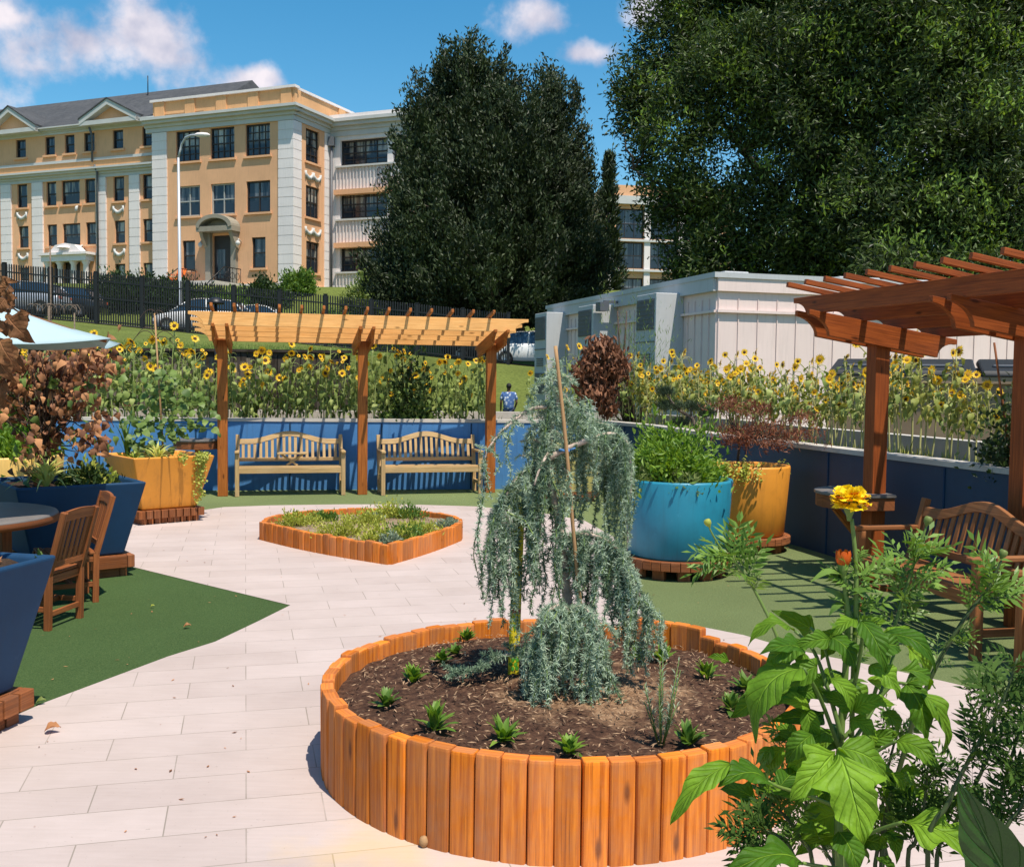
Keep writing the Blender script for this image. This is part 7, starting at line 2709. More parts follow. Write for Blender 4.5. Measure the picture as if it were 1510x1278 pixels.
    # herbs in the yellow planter
    bush('herb_bush', 'bright green herbs in the yellow planter at the left edge', 'plant', (YEL1[0] + .12, YEL1[1] - .1, .8), (.46, .42, .34), L_BRIGHT, 330, 9, .10, .045, 79, None, 14, .5)
    bush('herb_bush', 'tall paler herb at the far left in the yellow planter', 'plant', (YEL1[0] - .1, YEL1[1] + .1, .8), (.40, .34, .62), L_MED, 240, 8, .11, .05, 80, None, 14, .6)
    # near navy planter: litter, a seedling, and a big-leaved dead branch that reaches into the picture
    c = NAVY1
    bush('dry_ground_cover', 'dry litter and small plants in the front navy planter', 'plant', (c[0] + .22, c[1] + .22, .80), (.26, .26, .045), L_DEAD, 90, 6, .04, .016, 81, None, 0, .3)
    rosette('seedling', 'tiny two-leaved sprig at the rear corner of the front navy planter', 'plant', (-2.30 + .06 - .13, 5.13, .75), .05, .11, 7, .035, L_VINE, 82, None, prof_ovate, .3)
    base = Vector((c[0] - .32, c[1] + .1, .7))
    T = thing('dead_tree', base, 'dead branch with large curled brown leaves at far left, before the umbrella', 'tree')
    mb = MB(); md = MB(); st = MB()
    r = random.Random(12)
    Yb = 4.9
    stem = [base, Vector((base.x - .02, Yb - .05, 1.5)), Vector(at(-60, 560, Yb)), Vector(at(-45, 440, Yb)), Vector(at(-20, 400, Yb))]
    st.tube(stem, [.03, .026, .02, .014, .008], 7)
    ends = [(6, 440), (14, 420), (0, 470), (20, 455), (5, 500), (10, 520), (-5, 545), (-10, 410), (12, 535), (-20, 480)]
    for (px, py) in ends:
        e = Vector(at(px, py, Yb + r.uniform(-.12, .12)))
        st.tube([stem[2].lerp(stem[3], r.random()), e], [.008, .003], 5)
    big = [((12, 468), (40, 500), 52), ((44, 462), (24, 480), 40), ((8, 440), (-8, 462), 30), ((22, 440), (14, 452), 22), ((14, 420), (0, 440), 26), ((0, 500), (22, 545), 46), ((-6, 520), (14, 560), 40), ((0, 420), (18, 412), 22), ((16, 455), (-4, 452), 30), ((-4, 470), (-20, 500), 40), ((6, 560), (-2, 600), 30), ((20, 520), (32, 540), 18)]
    for i, ((x0, y0), (x1, y1), w) in enumerate(big):
        d = r.uniform(-.14, .1)
        leaf(md if i < 2 else (mb if i % 2 else md), at(x0, y0, Yb + d), at(x1, y1, Yb + d - .04), w * Yb / F * .8, (r.uniform(-.6, .6), -1, .3), .14, .16, .5, 12, 4, prof_ovate, 0, .35, seed=i + 5)
    for _ in range(26):
        px, py = r.choice(ends); x0 = px + r.uniform(-28, 8); y0 = py + r.uniform(-14, 14); a = r.uniform(0, 6.28); d = r.uniform(-.15, .15)
        leaf(mb if r.random() < .5 else md, at(x0, y0, Yb + d), at(x0 + 13 * math.cos(a), y0 + 13 + 6 * math.sin(a), Yb + d), 10 * Yb / F, (r.uniform(-1, 1), -1, .4), .15, .16, .6, 7, 2, prof_ovate, 0, .5, seed=_ + 90)
    mb.build('foliage', L_DEADV, T, True); md.build('dark_foliage', L_DEADV, T, True); st.build('trunk', TWIG, T, True)


planter_plants()


# ------------------------------------------------------------------ sunflowers
def make_sunflower(seed, h, n_heads, leafmat, stemmat, low=.22):
    r = random.Random(seed)
    T = thing('sunflower', (0, 0, 0), '', 'sunflower')
    mb = MB()
    lx, ly = r.uniform(-.08, .08), r.uniform(-.06, .06)
    P = lambda q: Vector((lx * q * q + .012 * math.sin(q * 6 + seed), ly * q * q, h * q))
    mb.tube([P(i / 8) for i in range(9)], [.011 - .0006 * i for i in range(9)], 6)
    lf = MB()
    n = int(16 * h / 1.1) + 3
    for k in range(n):
        q = low + (.95 - low) * (k + r.random() * .6) / n
        a = k * 2.4 + r.uniform(-.4, .4)
        p = P(q)
        d = Vector((math.cos(a), math.sin(a), 0))
        pl = r.uniform(.04, .10)
        e = p + d * pl + Vector((0, 0, .02))
        mb.tube([p, (p + e) / 2 + Vector((0, 0, .015)), e], [.004, .0035, .003], 4, 0, True, False)
        s_ = r.uniform(.07, .15) * (.7 if q > .82 else 1)
        tip = e + (d * r.uniform(.15, .6) + Vector((0, 0, -1))).normalized() * s_
        leaf(lf, e, tip, s_ * r.uniform(.48, .80), d + Vector((r.gauss(0, .5), r.gauss(0, .5), .25)), r.uniform(.05, .3), .12, r.uniform(.15, .5), 5, 2, prof_heart, 0, r.uniform(0, .35), seed=seed * 50 + k)
    heads = []
    for i in range(n_heads):
        q = 1.0 if i == 0 else r.uniform(.62, .97)
        a = r.uniform(0, 6.28)
        p = P(q)
        off = Vector((0, 0, 0)) if i == 0 else Vector((math.cos(a) * r.uniform(.07, .16), math.sin(a) * .1, r.uniform(.0, .10)))
        face = Vector((r.gauss(0, .8), -.9 + r.gauss(0, .4), r.uniform(-.5, .7))).normalized()
        c = p + off + face * .03 + Vector((0, 0, .02))
        mb.tube([p - Vector((0, 0, .05)), p + off * .6, c - face * .02], [.006, .006, .008], 5, 0, True, False)
        heads.append((c, face, r.uniform(.030, .052) if i == 0 else r.uniform(.018, .038)))
    mb.build('stem', stemmat, T)
    lf.build('foliage', leafmat, T)
    for (c, face, R) in heads:
        a = face.orthogonal().normalized(); b = face.cross(a)
        hb = MB()
        for ring, (r0, l0, m, tilt) in enumerate(((.52, .62, 17, .28), (.5, .55, 15, .05))):
            for k in range(m):
                th = 2 * math.pi * (k + ring * .5) / m + r.uniform(-.08, .08)
                d = a * math.cos(th) + b * math.sin(th)
                d2 = (d + face * (tilt + r.gauss(0, .14))).normalized()
                t_ = d.cross(face)
                L = R * l0 * r.uniform(1.0, 1.35) * 1.25
                w = R * .30
                p0 = c + d * R * r0; p1 = p0 + d2 * L * .5; p2 = p0 + d2 * L
                hb.add([p0 - t_ * w * .3, p0 + t_ * w * .3, p1 + t_ * w * .5, p2, p1 - t_ * w * .5], [(0, 1, 2, 3, 4)])
        ho = hb.build('flower_head', PETAL, T)
        sb = MB()
        prof = [(0, .16), (.25, .15), (.45, .09), (.58, 0), (.45, -.12), (0, -.2)]
        vs, fs = [], []
        for (rr, z) in prof:
            for k in range(10):
                th = 2 * math.pi * k / 10
                vs.append(c + (a * math.cos(th) + b * math.sin(th)) * rr * R + face * z * R)
        for i in range(5):
            for k in range(10): fs.append((i * 10 + k, i * 10 + (k + 1) % 10, (i + 1) * 10 + (k + 1) % 10, (i + 1) * 10 + k))
        sb.add(vs, fs, None, 0, True)
        so_ = sb.build('seed_disc', SEED if r.random() < .6 else SEEDY, None)
        so_.parent = ho
    return T


def build_sunflowers():
    r = random.Random(99)
    protos = {}
    spec_back = [(1, 1.16, 2), (2, .96, 1), (3, 1.05, 2), (4, .82, 2), (5, .70, 1), (6, 1.10, 1), (7, .92, 1), (8, 1.0, 1)]
    spec_side = [(11, 1.05, 3), (12, .95, 3), (13, 1.15, 4), (14, .85, 3), (15, .75, 2), (16, 1.02, 4), (17, .9, 3)]
    pb = [make_sunflower(s, h, n, L_SUNF, STEM) for (s, h, n) in spec_back]
    ps = [make_sunflower(s, h, n, L_SUNF2 if s % 2 else L_SUNF, STEMP, .50) for (s, h, n) in spec_side]
    used = set()

    def put(protos_, x, y, z, rz, sc_, label, group):
        o = r.choice(protos_)
        if o.name in used: o = copy_tree(o)
        else: used.add(o.name)
        o.location = (x, y, z); o.rotation_euler = (r.uniform(-.07, .07), r.uniform(-.09, .09), rz); o.scale = (sc_, sc_, sc_ * r.uniform(.93, 1.07))
        o['label'] = label; o['group'] = group
    back = offset_line(WALL[2:5], .5)
    a, b = Vector(WALL[3]), Vector(WALL[4])
    d = (b - a); L = d.length; d.normalize(); n = Vector((-d.y, d.x))
    posts = [p[0] for p in FAR_POSTS]
    s = -.75
    while s < L - .1:
        for row in range(2):
            q = s + r.uniform(-.10, .10)
            p = a + d * q + n * (.34 + row * .42 + r.uniform(-.1, .1))
            if p.x < -4.3: lab, g = 'yellow sunflower in the stretch left of the far pergola, before the grey pickets', 'sunflowers left of the far pergola'
            elif p.x < -2.2: lab, g = 'yellow sunflower behind the bench with the folding table, before the dark timber wall', 'sunflowers behind the left pergola bay'
            elif p.x < -.3: lab, g = 'yellow sunflower behind the plain pale bench, before the bright lawn', 'sunflowers behind the right pergola bay'
            else: lab, g = 'yellow sunflower between the far pergola and the cream cabin', 'sunflowers behind the weeping cedar'
            if p.x > -.35 and (r.random() < .4 or abs(p.x + .06) < .22): continue
            hk = 1.05 if p.x < -4.5 else (1.02 if p.x < -2.2 else .97)
            put(pb, p.x, p.y, .95, r.uniform(-.7, .7), hk * r.uniform(.88, 1.18), lab, g)
        s += r.uniform(.095, .13)
    line = [Vector(p) for p in WALL[4:11]]
    pts = subdiv(line, .105)
    off = offset_line(pts, 0)
    for i, p in enumerate(pts[:-1]):
        if i < 2: continue
        dd = (pts[i + 1] - p).normalized(); nn = Vector((-dd.y, dd.x))
        for row in range(2):
            if row and (i % 3 == 0): continue
            q = p + nn * (.38 + row * .40 + r.uniform(-.10, .12)) + dd * r.uniform(-.05, .05)
            if p.y > 13.2: lab, g = 'yellow sunflower in the clump left of the cabin corner, behind the turquoise planter', 'sunflowers by the cabin corner'
            elif p.y > 9.3: lab, g = 'yellow sunflower before the sunlit cream cabin front, left of the right-hand pergola post', 'sunflowers before the cream cabin'
            else: lab, g = 'yellow sunflower before the brown dumpster, under the right-hand pergola', 'sunflowers before the dumpster'
            if p.y < 9.0 and r.random() < .42: continue
            if 9.0 <= p.y < 13 and r.random() < .10: continue
            put(ps, q.x, q.y, .95, r.uniform(.2, 1.3), r.uniform(.80, 1.06) * (1.0 if p.y > 9.3 else .95), lab, g)
    # dark leafy climber in the middle of the back bed
    p = at(602, 610, 16.2)
    bush('climbing_vine', 'dark leafy vine column among the sunflowers behind the right pergola bay', 'plant', (p.x, 16.3, .95), (.26, .24, 1.08), L_HEDGE, 220, 8, .09, .05, 171, None, 14, .2)
    bush('climbing_vine', 'dark leafy vine tumbling over the wall behind the plain pale bench', 'plant', (p.x, 16.22, .95), (.46, .25, .42), L_VINE, 170, 8, .10, .06, 172, None, 10, .1)
    p = at(1490, 640, 7.9)
    bush('climbing_vine', 'dark green vine on the right edge beside the pergola post, above the slate wall', 'plant', (p.x + .22, 8.25, .97), (.26, .24, .62), L_HEDGE, 170, 8, .06, .035, 173, None, 12, .2)
    T = thing('garden_stake', (p.x, 8.3, .97), 'brown stake leaning among the vine at the right edge', 'stake')
    mb = MB(); mb.tube([at(1492, 690, 8.3), at(1466, 505, 8.3)], [.010, .009], 7); mb.build('rod', WOOD_BASE, T, True)
    # low weeds and dry stalks on the bed
    r2 = np.random.default_rng(55)
    mb = MB(); C = []
    for p in subdiv([Vector(q) for q in WALL[2:11]], .08):
        for _ in range(2): C.append((p.x + r2.uniform(.1, .9) * (1 if p.y < 16 and p.x > 1 else .2), p.y + r2.uniform(.15, .9), .98))
    leaf_cloud(mb, C, np.tile([0, 0, 1.], (len(C), 1)), 7, .05, .16, .016, r2, 1, .4, .5)
    tag(mb.build('weeds', L_SUNF2), kind='stuff')


build_sunflowers()


# ------------------------------------------------------------------ person on the lawn path, small things far off
def skin_figure(name, pts, edges, mat, parent, sub=2):
    me = bpy.data.meshes.new(name)
    me.from_pydata([p[:3] for p in pts], edges, [])
    o = bpy.data.objects.new(name, me); COL.objects.link(o)
    o.parent = parent
    me.materials.append(mat)
    m = o.modifiers.new('skin', 'SKIN'); m.use_smooth_shade = True
    for i, p in enumerate(pts):
        v = me.skin_vertices[0].data[i]; v.radius = (p[3], p[4] if len(p) > 4 else p[3]); v.use_root = (i == 0)
    s = o.modifiers.new('sub', 'SUBSURF'); s.levels = sub; s.render_levels = sub
    return o


def build_person():
    Y = 33.0
    p = at(750, 600, Y)
    z = at(750, 566, Y).z - 1.72
    T = thing('person', (p.x, Y, z), 'person in a blue patterned shirt seen from behind, walking beyond the blue wall', 'person', None, .15)
    SKIN = m_basic('brown_skin', (.16, .085, .055), .6, .08, 8, 60, .05, .001)
    m, nt, bs, out = new_mat('blue_patterned_shirt')
    tc = nt.nodes.new('ShaderNodeTexCoord').outputs['Object']
    vo = nt.nodes.new('ShaderNodeTexVoronoi'); vo.inputs['Scale'].default_value = 11; nt.links.new(tc, vo.inputs['Vector'])
    c = ramp(nt, vo.outputs['Distance'], [(.25, (.55, .60, .68)), (.42, (.07, .15, .36)), (.8, (.05, .11, .30))]).outputs[0]
    nt.links.new(c, bs.inputs['Base Color']); bs.inputs['Roughness'].default_value = .9
    JEANS = m_basic('dark_blue_trousers', (.03, .05, .11), .9, .15, 6, 80, .2, .003)
    HAIR = m_basic('black_hair', (.012, .010, .009), .7, .2, 20, 200, .4, .004)
    # body: pelvis, spine, neck, head; legs mid-stride; arms
    pts = [(0, 0, .95, .13, .11), (0, 0, 1.12, .13, .10), (0, -.01, 1.32, .155, .105), (0, 0, 1.44, .075, .07), (0, .01, 1.50, .05, .052), (0, .005, 1.58, .072, .085), (0, 0, 1.67, .07, .088),
           (-.10, 0, .88, .085), (-.11, .10, .50, .058), (-.11, .02, .10, .040), (-.11, .13, .035, .038),
           (.10, 0, .88, .085), (.11, -.06, .50, .058), (.11, -.20, .12, .040), (.11, -.12, .04, .036),
           (-.19, 0, 1.41, .052), (-.25, .0, 1.13, .040), (-.24, .10, .90, .030), (-.235, .13, .82, .035, .02),
           (.19, 0, 1.41, .052), (.26, -.03, 1.13, .040), (.22, .10, .95, .030), (.205, .15, .89, .035, .02)]
    ed = [(0, 1), (1, 2), (2, 3), (3, 4), (4, 5), (5, 6), (0, 7), (7, 8), (8, 9), (9, 10), (0, 11), (11, 12), (12, 13), (13, 14), (2, 15), (15, 16), (16, 17), (17, 18), (2, 19), (19, 20), (20, 21), (21, 22)]
    skin_figure('body', pts, ed, SKIN, T)
    sp = [(0, 0, .84, .205, .165), (0, 0, 1.05, .185, .148), (0, -.01, 1.30, .178, .125), (0, 0, 1.42, .10, .09), (-.195, 0, 1.40, .075), (-.245, 0, 1.18, .066), (.195, 0, 1.40, .075), (.25, -.02, 1.18, .066)]
    skin_figure('shirt', sp, [(0, 1), (1, 2), (2, 3), (2, 4), (4, 5), (2, 6), (6, 7)], m, T)
    lp = [(0, 0, 1.00, .172, .138), (-.10, 0, .86, .105), (-.11, .10, .50, .075), (-.11, .03, .13, .062), (.10, 0, .86, .105), (.11, -.06, .50, .075), (.11, -.185, .15, .062)]
    skin_figure('trousers', lp, [(0, 1), (1, 2), (2, 3), (0, 4), (4, 5), (5, 6)], JEANS, T)
    mb = MB()
    vs, fs = [], []
    for i in range(9):
        for k in range(14):
            ph = math.pi * i / 8; th = 2 * math.pi * k / 14
            vs.append((.088 * math.sin(ph) * math.cos(th), -.012 + .10 * math.sin(ph) * math.sin(th), 1.645 + .105 * math.cos(ph) * (1 if i < 5 else .75)))
    for i in range(8):
        for k in range(14): fs.append((i * 14 + k, (i + 1) * 14 + k, (i + 1) * 14 + (k + 1) % 14, i * 14 + (k + 1) % 14))
    mb.add(vs, fs, None, 0, True)
    mb.build('hair', HAIR, T)


build_person()


def build_small_far():
    # orange garden chair by the building door
    B, O, dm, dz0 = BLD
    P = Vector((O.x, O.y, 0)) + bU * (dm + 2.55) + bN * 1.4
    z = BZ + .46
    T = thing('garden_chair', (P.x, P.y, z), 'small orange slatted garden chair left of the building door', 'chair', None, math.atan2(bU.y, bU.x) + math.pi)
    for sx in (-.34, .34):
        mb = MB(); mb.bar((sx, -.45, 0), (sx, -.42, .60), .09, .06); mb.build('leg', ADIR, T)
        mb = MB(); mb.bar((sx, -.46, .36), (sx, .55, .04), .04, .13); mb.build('leg', ADIR, T)
        mb = MB(); mb.box((sx * 1.1, -.05, .62), (.16, .95, .03)); mb.build('armrest', ADIR, T)
    mb = MB()
    for k in range(5): mb.bar((-.32, -.42 + k * .12, .40 - .045 * k), (.32, -.42 + k * .12, .40 - .045 * k), .10, .03)
    mb.build('seat', ADIR, T)
    mb = MB()
    for k in range(5):
        x = -.28 + .14 * k
        mb.bar((x * .8, .10, .20), (x * 1.15, .52, 1.12 - .04 * abs(k - 2)), .12, .03, (0, 1, 0))
    mb.build('backrest', ADIR, T)
    mb = MB(); mb.box((P.x, P.y, BZ + .2), (3.4, 2.6, .5), math.atan2(bU.y, bU.x), 0, False)
    o = mb.build('terrace', CONCRETE); tag(o, 'low pale terrace under the orange chair beside the building door', 'terrace')
    # black dome garden lamp just behind the left end of the far pergola
    c = at(318, 447, 17.2)
    T = thing('garden_lamp', (c.x, 17.2, .9), 'black dome-topped lamp on a thin post above the left end of the far pergola', 'lamp')
    mb = MB(); mb.lathe([(0, .10), (.05, .095), (.10, .07), (.14, .02), (.145, -.01), (.12, -.02), (0, -.015)], 20, (c.x, 17.2, c.z)); mb.build('lamp_shade', IRON, T, True)
    mb = MB(); mb.tube([(c.x, 17.2, .8), (c.x, 17.2, c.z)], .022, 8); mb.build('post', IRON, T, True)
    # bird-cage like arched frame left, near the umbrella
    c = at(72, 452, 17.0)
    T = thing('arched_trellis', (c.x, 17.0, .9), 'bleached arched twig frame behind the aqua umbrella', 'trellis')
    mb = MB()
    r = random.Random(4)
    for k in range(9):
        x0 = -.36 + .09 * k; w = r.uniform(.12, .28)
        mb.tube([Vector((c.x + x0 + w * (1 - math.cos(t)) * .5, 17.0 + r.uniform(-.05, .05), c.z - .12 + .16 * math.sin(t))) for t in np.linspace(0, math.pi, 8)], .006, 4)
    mb.tube([(c.x, 17, .9), (c.x, 17, c.z + .05)], .02, 6)
    mb.tube([(c.x + .02, 17.03, .9), (c.x + .02, 17.03, c.z + 1.0)], .012, 6)
    for e in (-.36, .42): mb.tube([(c.x + e, 17, .9), (c.x + e, 17, c.z - .1)], .012, 5)
    mb.build('frame', BARK, T, True)
    # loose dead leaves
    for (px, py, s_, lab, m) in ((77, 1079, .075, 'single curled orange-brown leaf lying on the pale paving at the left', L_DEAD), (175, 846, .065, 'pale curled leaf on the green turf beside the rear planter plinth', L_LIGHT), (276, 925, .05, 'small reddish dead leaf on the green turf', L_DEAD), (60, 1037, .05, 'pale leaf at the turf edge near the front planter', L_LIGHT), (225, 895, .03, 'tiny yellow petal on the green turf', L_YG)):
        p = gnd(px, py, .012)
        mb = MB(); leaf(mb, (-s_ / 2, 0, .004), (s_ / 2, s_ * .2, .006), s_ * .75, (0, -.2, 1), .18, .10, .6, 6, 2, prof_ovate, 0, -.2, seed=int(px))
        o = mb.build('fallen_leaf', m); o.location = p; tag(o, lab, 'leaf')
    p = gnd(625, 1243, .02)
    mb = MB(); mb.lathe([(0, .03), (.012, .026), (.018, .012), (.017, 0), (.01, -.012), (0, -.014)], 10); o = mb.build('pebble', BAMBOO); o.location = p; tag(o, 'small round tan pebble at the foot of the round timber bed', 'pebble')

    # crumbs of leaf and grit blown over the turf and the paving
    rng = np.random.default_rng(91)
    mb = MB()
    for _ in range(420):
        y = rng.uniform(2.6, 14); x = rng.uniform(-.48, .48) * y
        if not in_court(x, y) or math.hypot(x - BED[0], y - BED[1]) < BR + .1 or math.hypot(x - DB[0], y - DB[1]) < 1.25: continue
        a = rng.uniform(0, 6.28); l = rng.uniform(.004, .016); d = Vector((math.cos(a), math.sin(a), rng.uniform(0, .3))) * l; e = Vector((-math.sin(a), math.cos(a), 0)) * l * .4
        p = Vector((x, y, .011))
        mb.add([p - d, p + e, p + d, p - e], [(0, 1, 2, 3)])
    tag(mb.build('leaf_litter', L_DEAD), kind='stuff')


build_small_far()


# ------------------------------------------------------------------ foreground flowers
def curve_pts(pts, k=5):
    out = []
    m = len(pts)
    for i in range(m - 1):
        p0, p1, p2, p3 = pts[max(i - 1, 0)], pts[i], pts[i + 1], pts[min(i + 2, m - 1)]
        for j in range(k):
            t = j / k
            out.append(.5 * ((2 * p1) + (p2 - p0) * t + (2 * p0 - 5 * p1 + 4 * p2 - p3) * t * t + (3 * p1 - p0 - 3 * p2 + p3) * t ** 3))
    out.append(pts[-1])
    return out


def fstem(mb, pp, r0, r1, n=8):
    pts = curve_pts([at(*p) for p in pp])
    m = len(pts)
    mb.tube(pts, [r0 + (r1 - r0) * i / (m - 1) for i in range(m)], n)
    return pts


def foreground():
    r = random.Random(2024)
    soilz = .56
    D = 1.5
    # ---- the big-leaved plant with the orange-red flower
    root = Vector((.50, 1.46, soilz))
    T = thing('broad_leaved_plant', root, 'tall plant with big lobed bright green leaves and one orange-red flower, in the right foreground', 'plant')
    st = MB()
    bot = [at(1238, 1290, 1.47)]
    main = curve_pts([root, Vector((.485, 1.465, .85)), at(1238, 1290, 1.47), at(1236, 1190, 1.48), at(1240, 1080, 1.5), at(1246, 1000, 1.5), at(1250, 920, 1.5), at(1246, 862, 1.5), at(1244, 842, 1.5)])
    m = len(main)
    st.tube(main, [.0078 - .0045 * i / (m - 1) for i in range(m)], 9)
    for pp, a, b in (([(1240, 1110, 1.49), (1210, 1030, 1.46), (1185, 985, 1.43)], .0035, .0025), ([(1242, 1090, 1.49), (1222, 1020, 1.50), (1200, 960, 1.52), (1172, 930, 1.54)], .004, .0022),
                     ([(1244, 1060, 1.5), (1262, 1000, 1.48), (1272, 935, 1.46), (1270, 915, 1.44)], .0035, .0022), ([(1242, 1090, 1.5), (1280, 1050, 1.5), (1315, 1010, 1.5), (1338, 1008, 1.49)], .0035, .0022),
                     ([(1240, 1120, 1.5), (1290, 1040, 1.53), (1320, 960, 1.56)], .0035, .002), ([(1240, 1130, 1.48), (1236, 1110, 1.42), (1238, 1104, 1.38)], .004, .003),
                     ([(1237, 1190, 1.47), (1190, 1172, 1.42), (1150, 1160, 1.38), (1133, 1152, 1.36)], .003, .002), ([(1237, 1250, 1.47), (1290, 1225, 1.42), (1330, 1212, 1.38)], .003, .0025),
                     ([(1238, 1150, 1.5), (1290, 1110, 1.48), (1322, 1092, 1.46)], .003, .002), ([(1237, 1280, 1.45), (1200, 1275, 1.4), (1185, 1272, 1.36)], .003, .0025),
                     ([(1245, 985, 1.5), (1258, 950, 1.5), (1263, 925, 1.5), (1265, 912, 1.5)], .003, .002), ([(1242, 1040, 1.5), (1225, 990, 1.52), (1214, 950, 1.53), (1195, 925, 1.55)], .003, .002)):
        fstem(st, pp, a, b, 7)
    st.build('stem', STEMF, T, True, subsurf=0)
    big = [
        # base, tip, width px, normal, sag, fold, profile, curl
        ((1236, 1104, 1.38), (1278, 1255, 1.30), 126, (-.15, -1, .25), .08, .10, prof_lobed, .05, 16),
        ((1232, 1106, 1.40), (1165, 1182, 1.34), 92, (.2, -.8, .7), .16, .18, prof_lobed, .1, 14),
        ((1240, 1102, 1.40), (1316, 1150, 1.40), 74, (0, -.7, .9), .18, .15, prof_ovate, .1, 12),
        ((1133, 1152, 1.36), (1056, 1152, 1.31), 86, (.05, -.35, 1), .10, .12, prof_lobed, .05, 14),
        ((1078, 1126, 1.34), (978, 1214, 1.30), 50, (-.5, -.6, .7), .16, .40, prof_ovate, .12, 12),
        ((1184, 985, 1.43), (1098, 1092, 1.40), 78, (-.75, -.55, .5), .22, .32, prof_ovate, .15, 14),
        ((1172, 930, 1.54), (1098, 946, 1.52), 52, (0, -.3, 1), .20, .2, prof_lobed, .12, 12),
        ((1185, 945, 1.50), (1142, 1000, 1.46), 46, (-.3, -.6, .8), .16, .25, prof_ovate, .12, 10),
        ((1270, 915, 1.44), (1312, 996, 1.40), 46, (.1, -1, .5), .12, .18, prof_ovate, .1, 12),
        ((1265, 912, 1.50), (1220, 940, 1.47), 40, (-.1, -.6, .9), .16, .2, prof_lobed, .1, 10),
        ((1300, 935, 1.53), (1390, 992, 1.50), 42, (.1, -.7, .8), .20, .25, prof_ovate, .1, 12),
        ((1300, 962, 1.53), (1345, 918, 1.55), 34, (0, -.5, 1), .15, .2, prof_ovate, .1, 10),
        ((1336, 1008, 1.49), (1372, 1098, 1.45), 60, (.25, -1, .35), .14, .18, prof_ovate, .12, 12),
        ((1345, 1012, 1.49), (1406, 1120, 1.46), 54, (.5, -.8, .5), .22, .30, prof_lobed, .15, 14),
        ((1330, 1010, 1.50), (1385, 1010, 1.50), 44, (0, -.5, 1), .18, .2, prof_lobed, .1, 10),
        ((1322, 1092, 1.46), (1396, 1138, 1.42), 50, (.1, -.7, .8), .18, .25, prof_ovate, .12, 12),
        ((1330, 1212, 1.38), (1466, 1268, 1.32), 92, (.0, -.6, .85), .14, .16, prof_lobed, .08, 16),
        ((1185, 1272, 1.36), (1052, 1290, 1.30), 78, (0, -.5, 1), .16, .18, prof_lobed, .1, 14),
        ((1150, 1160, 1.42), (1185, 1130, 1.46), 44, (-.2, -.5, 1), .12, .2, prof_ovate, .1, 10),
        ((1205, 1000, 1.48), (1160, 960, 1.50), 44, (-.2, -.5, 1), .18, .2, prof_lobed, .1, 10),
        ((1250, 1062, 1.47), (1295, 1085, 1.44), 50, (0, -.7, .8), .16, .2, prof_lobed, .1, 10),
        ((1225, 1080, 1.47), (1180, 1100, 1.44), 50, (0, -.6, .9), .16, .2, prof_lobed, .1, 10),
        ((1262, 1130, 1.52), (1330, 1165, 1.50), 46, (.2, -.6, .7), .18, .3, prof_ovate, .1, 10),
        ((1240, 1200, 1.52), (1160, 1240, 1.50), 60, (-.2, -.6, .7), .18, .3, prof_ovate, .1, 10),
        ((1236, 1225, 1.44), (1270, 1290, 1.40), 60, (.2, -.8, .6), .12, .2, prof_ovate, .1, 10),
        ((1300, 1050, 1.54), (1330, 1085, 1.53), 34, (.2, -.6, .7), .18, .3, prof_ovate, .15, 8),
        ((1190, 1045, 1.47), (1210, 1100, 1.45), 34, (-.5, -.8, .3), .15, .3, prof_ovate, .15, 8)]
    for i in range(84):                                 # the smaller leaves that fill the plant
        x0 = r.gauss(1238, 52); y0 = r.uniform(925, 1265); d0 = r.uniform(1.42, 1.62)
        side = 1 if r.random() < .5 + (x0 - 1238) / 160 else -1
        l = r.uniform(32, 74)
        a = r.uniform(-.5, 1.15)
        big.append(((x0, y0, d0), (x0 + side * l * math.cos(a), y0 + l * math.sin(a), d0 + r.uniform(-.05, .03)), l * r.uniform(.5, .8), (side * .25, -.7, r.uniform(.3, 1)), r.uniform(.1, .22), r.uniform(.15, .35), r.choice((prof_ovate, prof_lobed, prof_ovate)), r.uniform(.08, .22), 9))
    for i, (b, t, w, n, sag, fold, pf, curl, nt) in enumerate(big):
        mb = MB()
        b3, t3 = at(*b), at(*t)
        leaf(mb, b3, b3.lerp(t3, .93), w * .84 / F * b[2], n, sag * r.uniform(.9, 1.8), r.uniform(.05, .11), fold * r.uniform(.7, 1.4), nt + 6, 5, pf, .22 if pf is prof_lobed else .05, curl, seed=i * 7 + 3)
        o = mb.build('leaf', L_BIG, T, True, subsurf=1)
    # small young leaves up the flower stem
    mb = MB()
    for i in range(26):
        q = r.uniform(.45, .93); p = main[int(q * (len(main) - 1))]
        a = r.uniform(0, 6.28); l = r.uniform(.02, .05)
        d = Vector((math.cos(a), math.sin(a) * .8, r.uniform(-.1, .7))).normalized()
        leaf(mb, p, p + d * l, l * .38, (0, -.4, 1), .15, .04, .25, 6, 2, prof_lance, 0, .15, seed=i)
    for (b, t, w) in (((1243, 850, 1.5), (1196, 852, 1.48), 15), ((1246, 855, 1.5), (1278, 846, 1.5), 11), ((1248, 872, 1.5), (1285, 880, 1.48), 14), ((1245, 890, 1.5), (1222, 905, 1.49), 12)):
        leaf(mb, at(*b), at(*t), w / F * 1.5, (0, -.4, 1), .22, .04, .2, 8, 2, prof_lance, 0, .15, seed=w)
    mb.build('small_leaves', L_MED, T, True)
    # the orange-red flower, half open
    c = at(1243, 838, 1.5)
    mb = MB()
    for ring, (n_, rr, l, lean) in enumerate(((7, .004, .026, .35), (7, .003, .024, .18), (5, .001, .021, .05))):
        for k in range(n_):
            a = 6.283 * (k + ring * .4) / n_
            d = Vector((math.cos(a), math.sin(a), 0))
            leaf(mb, c + d * rr, c + d * (rr + l * lean) + Vector((0, 0, l)), .0135, -d + Vector((0, 0, .1)), -.10, .05, .25, 6, 2, lambda t: max(.35, math.sin(math.pi * min(1, t * .9 + .05))) * (1 if t < .97 else .7), 0, -.1, seed=k + ring * 9)
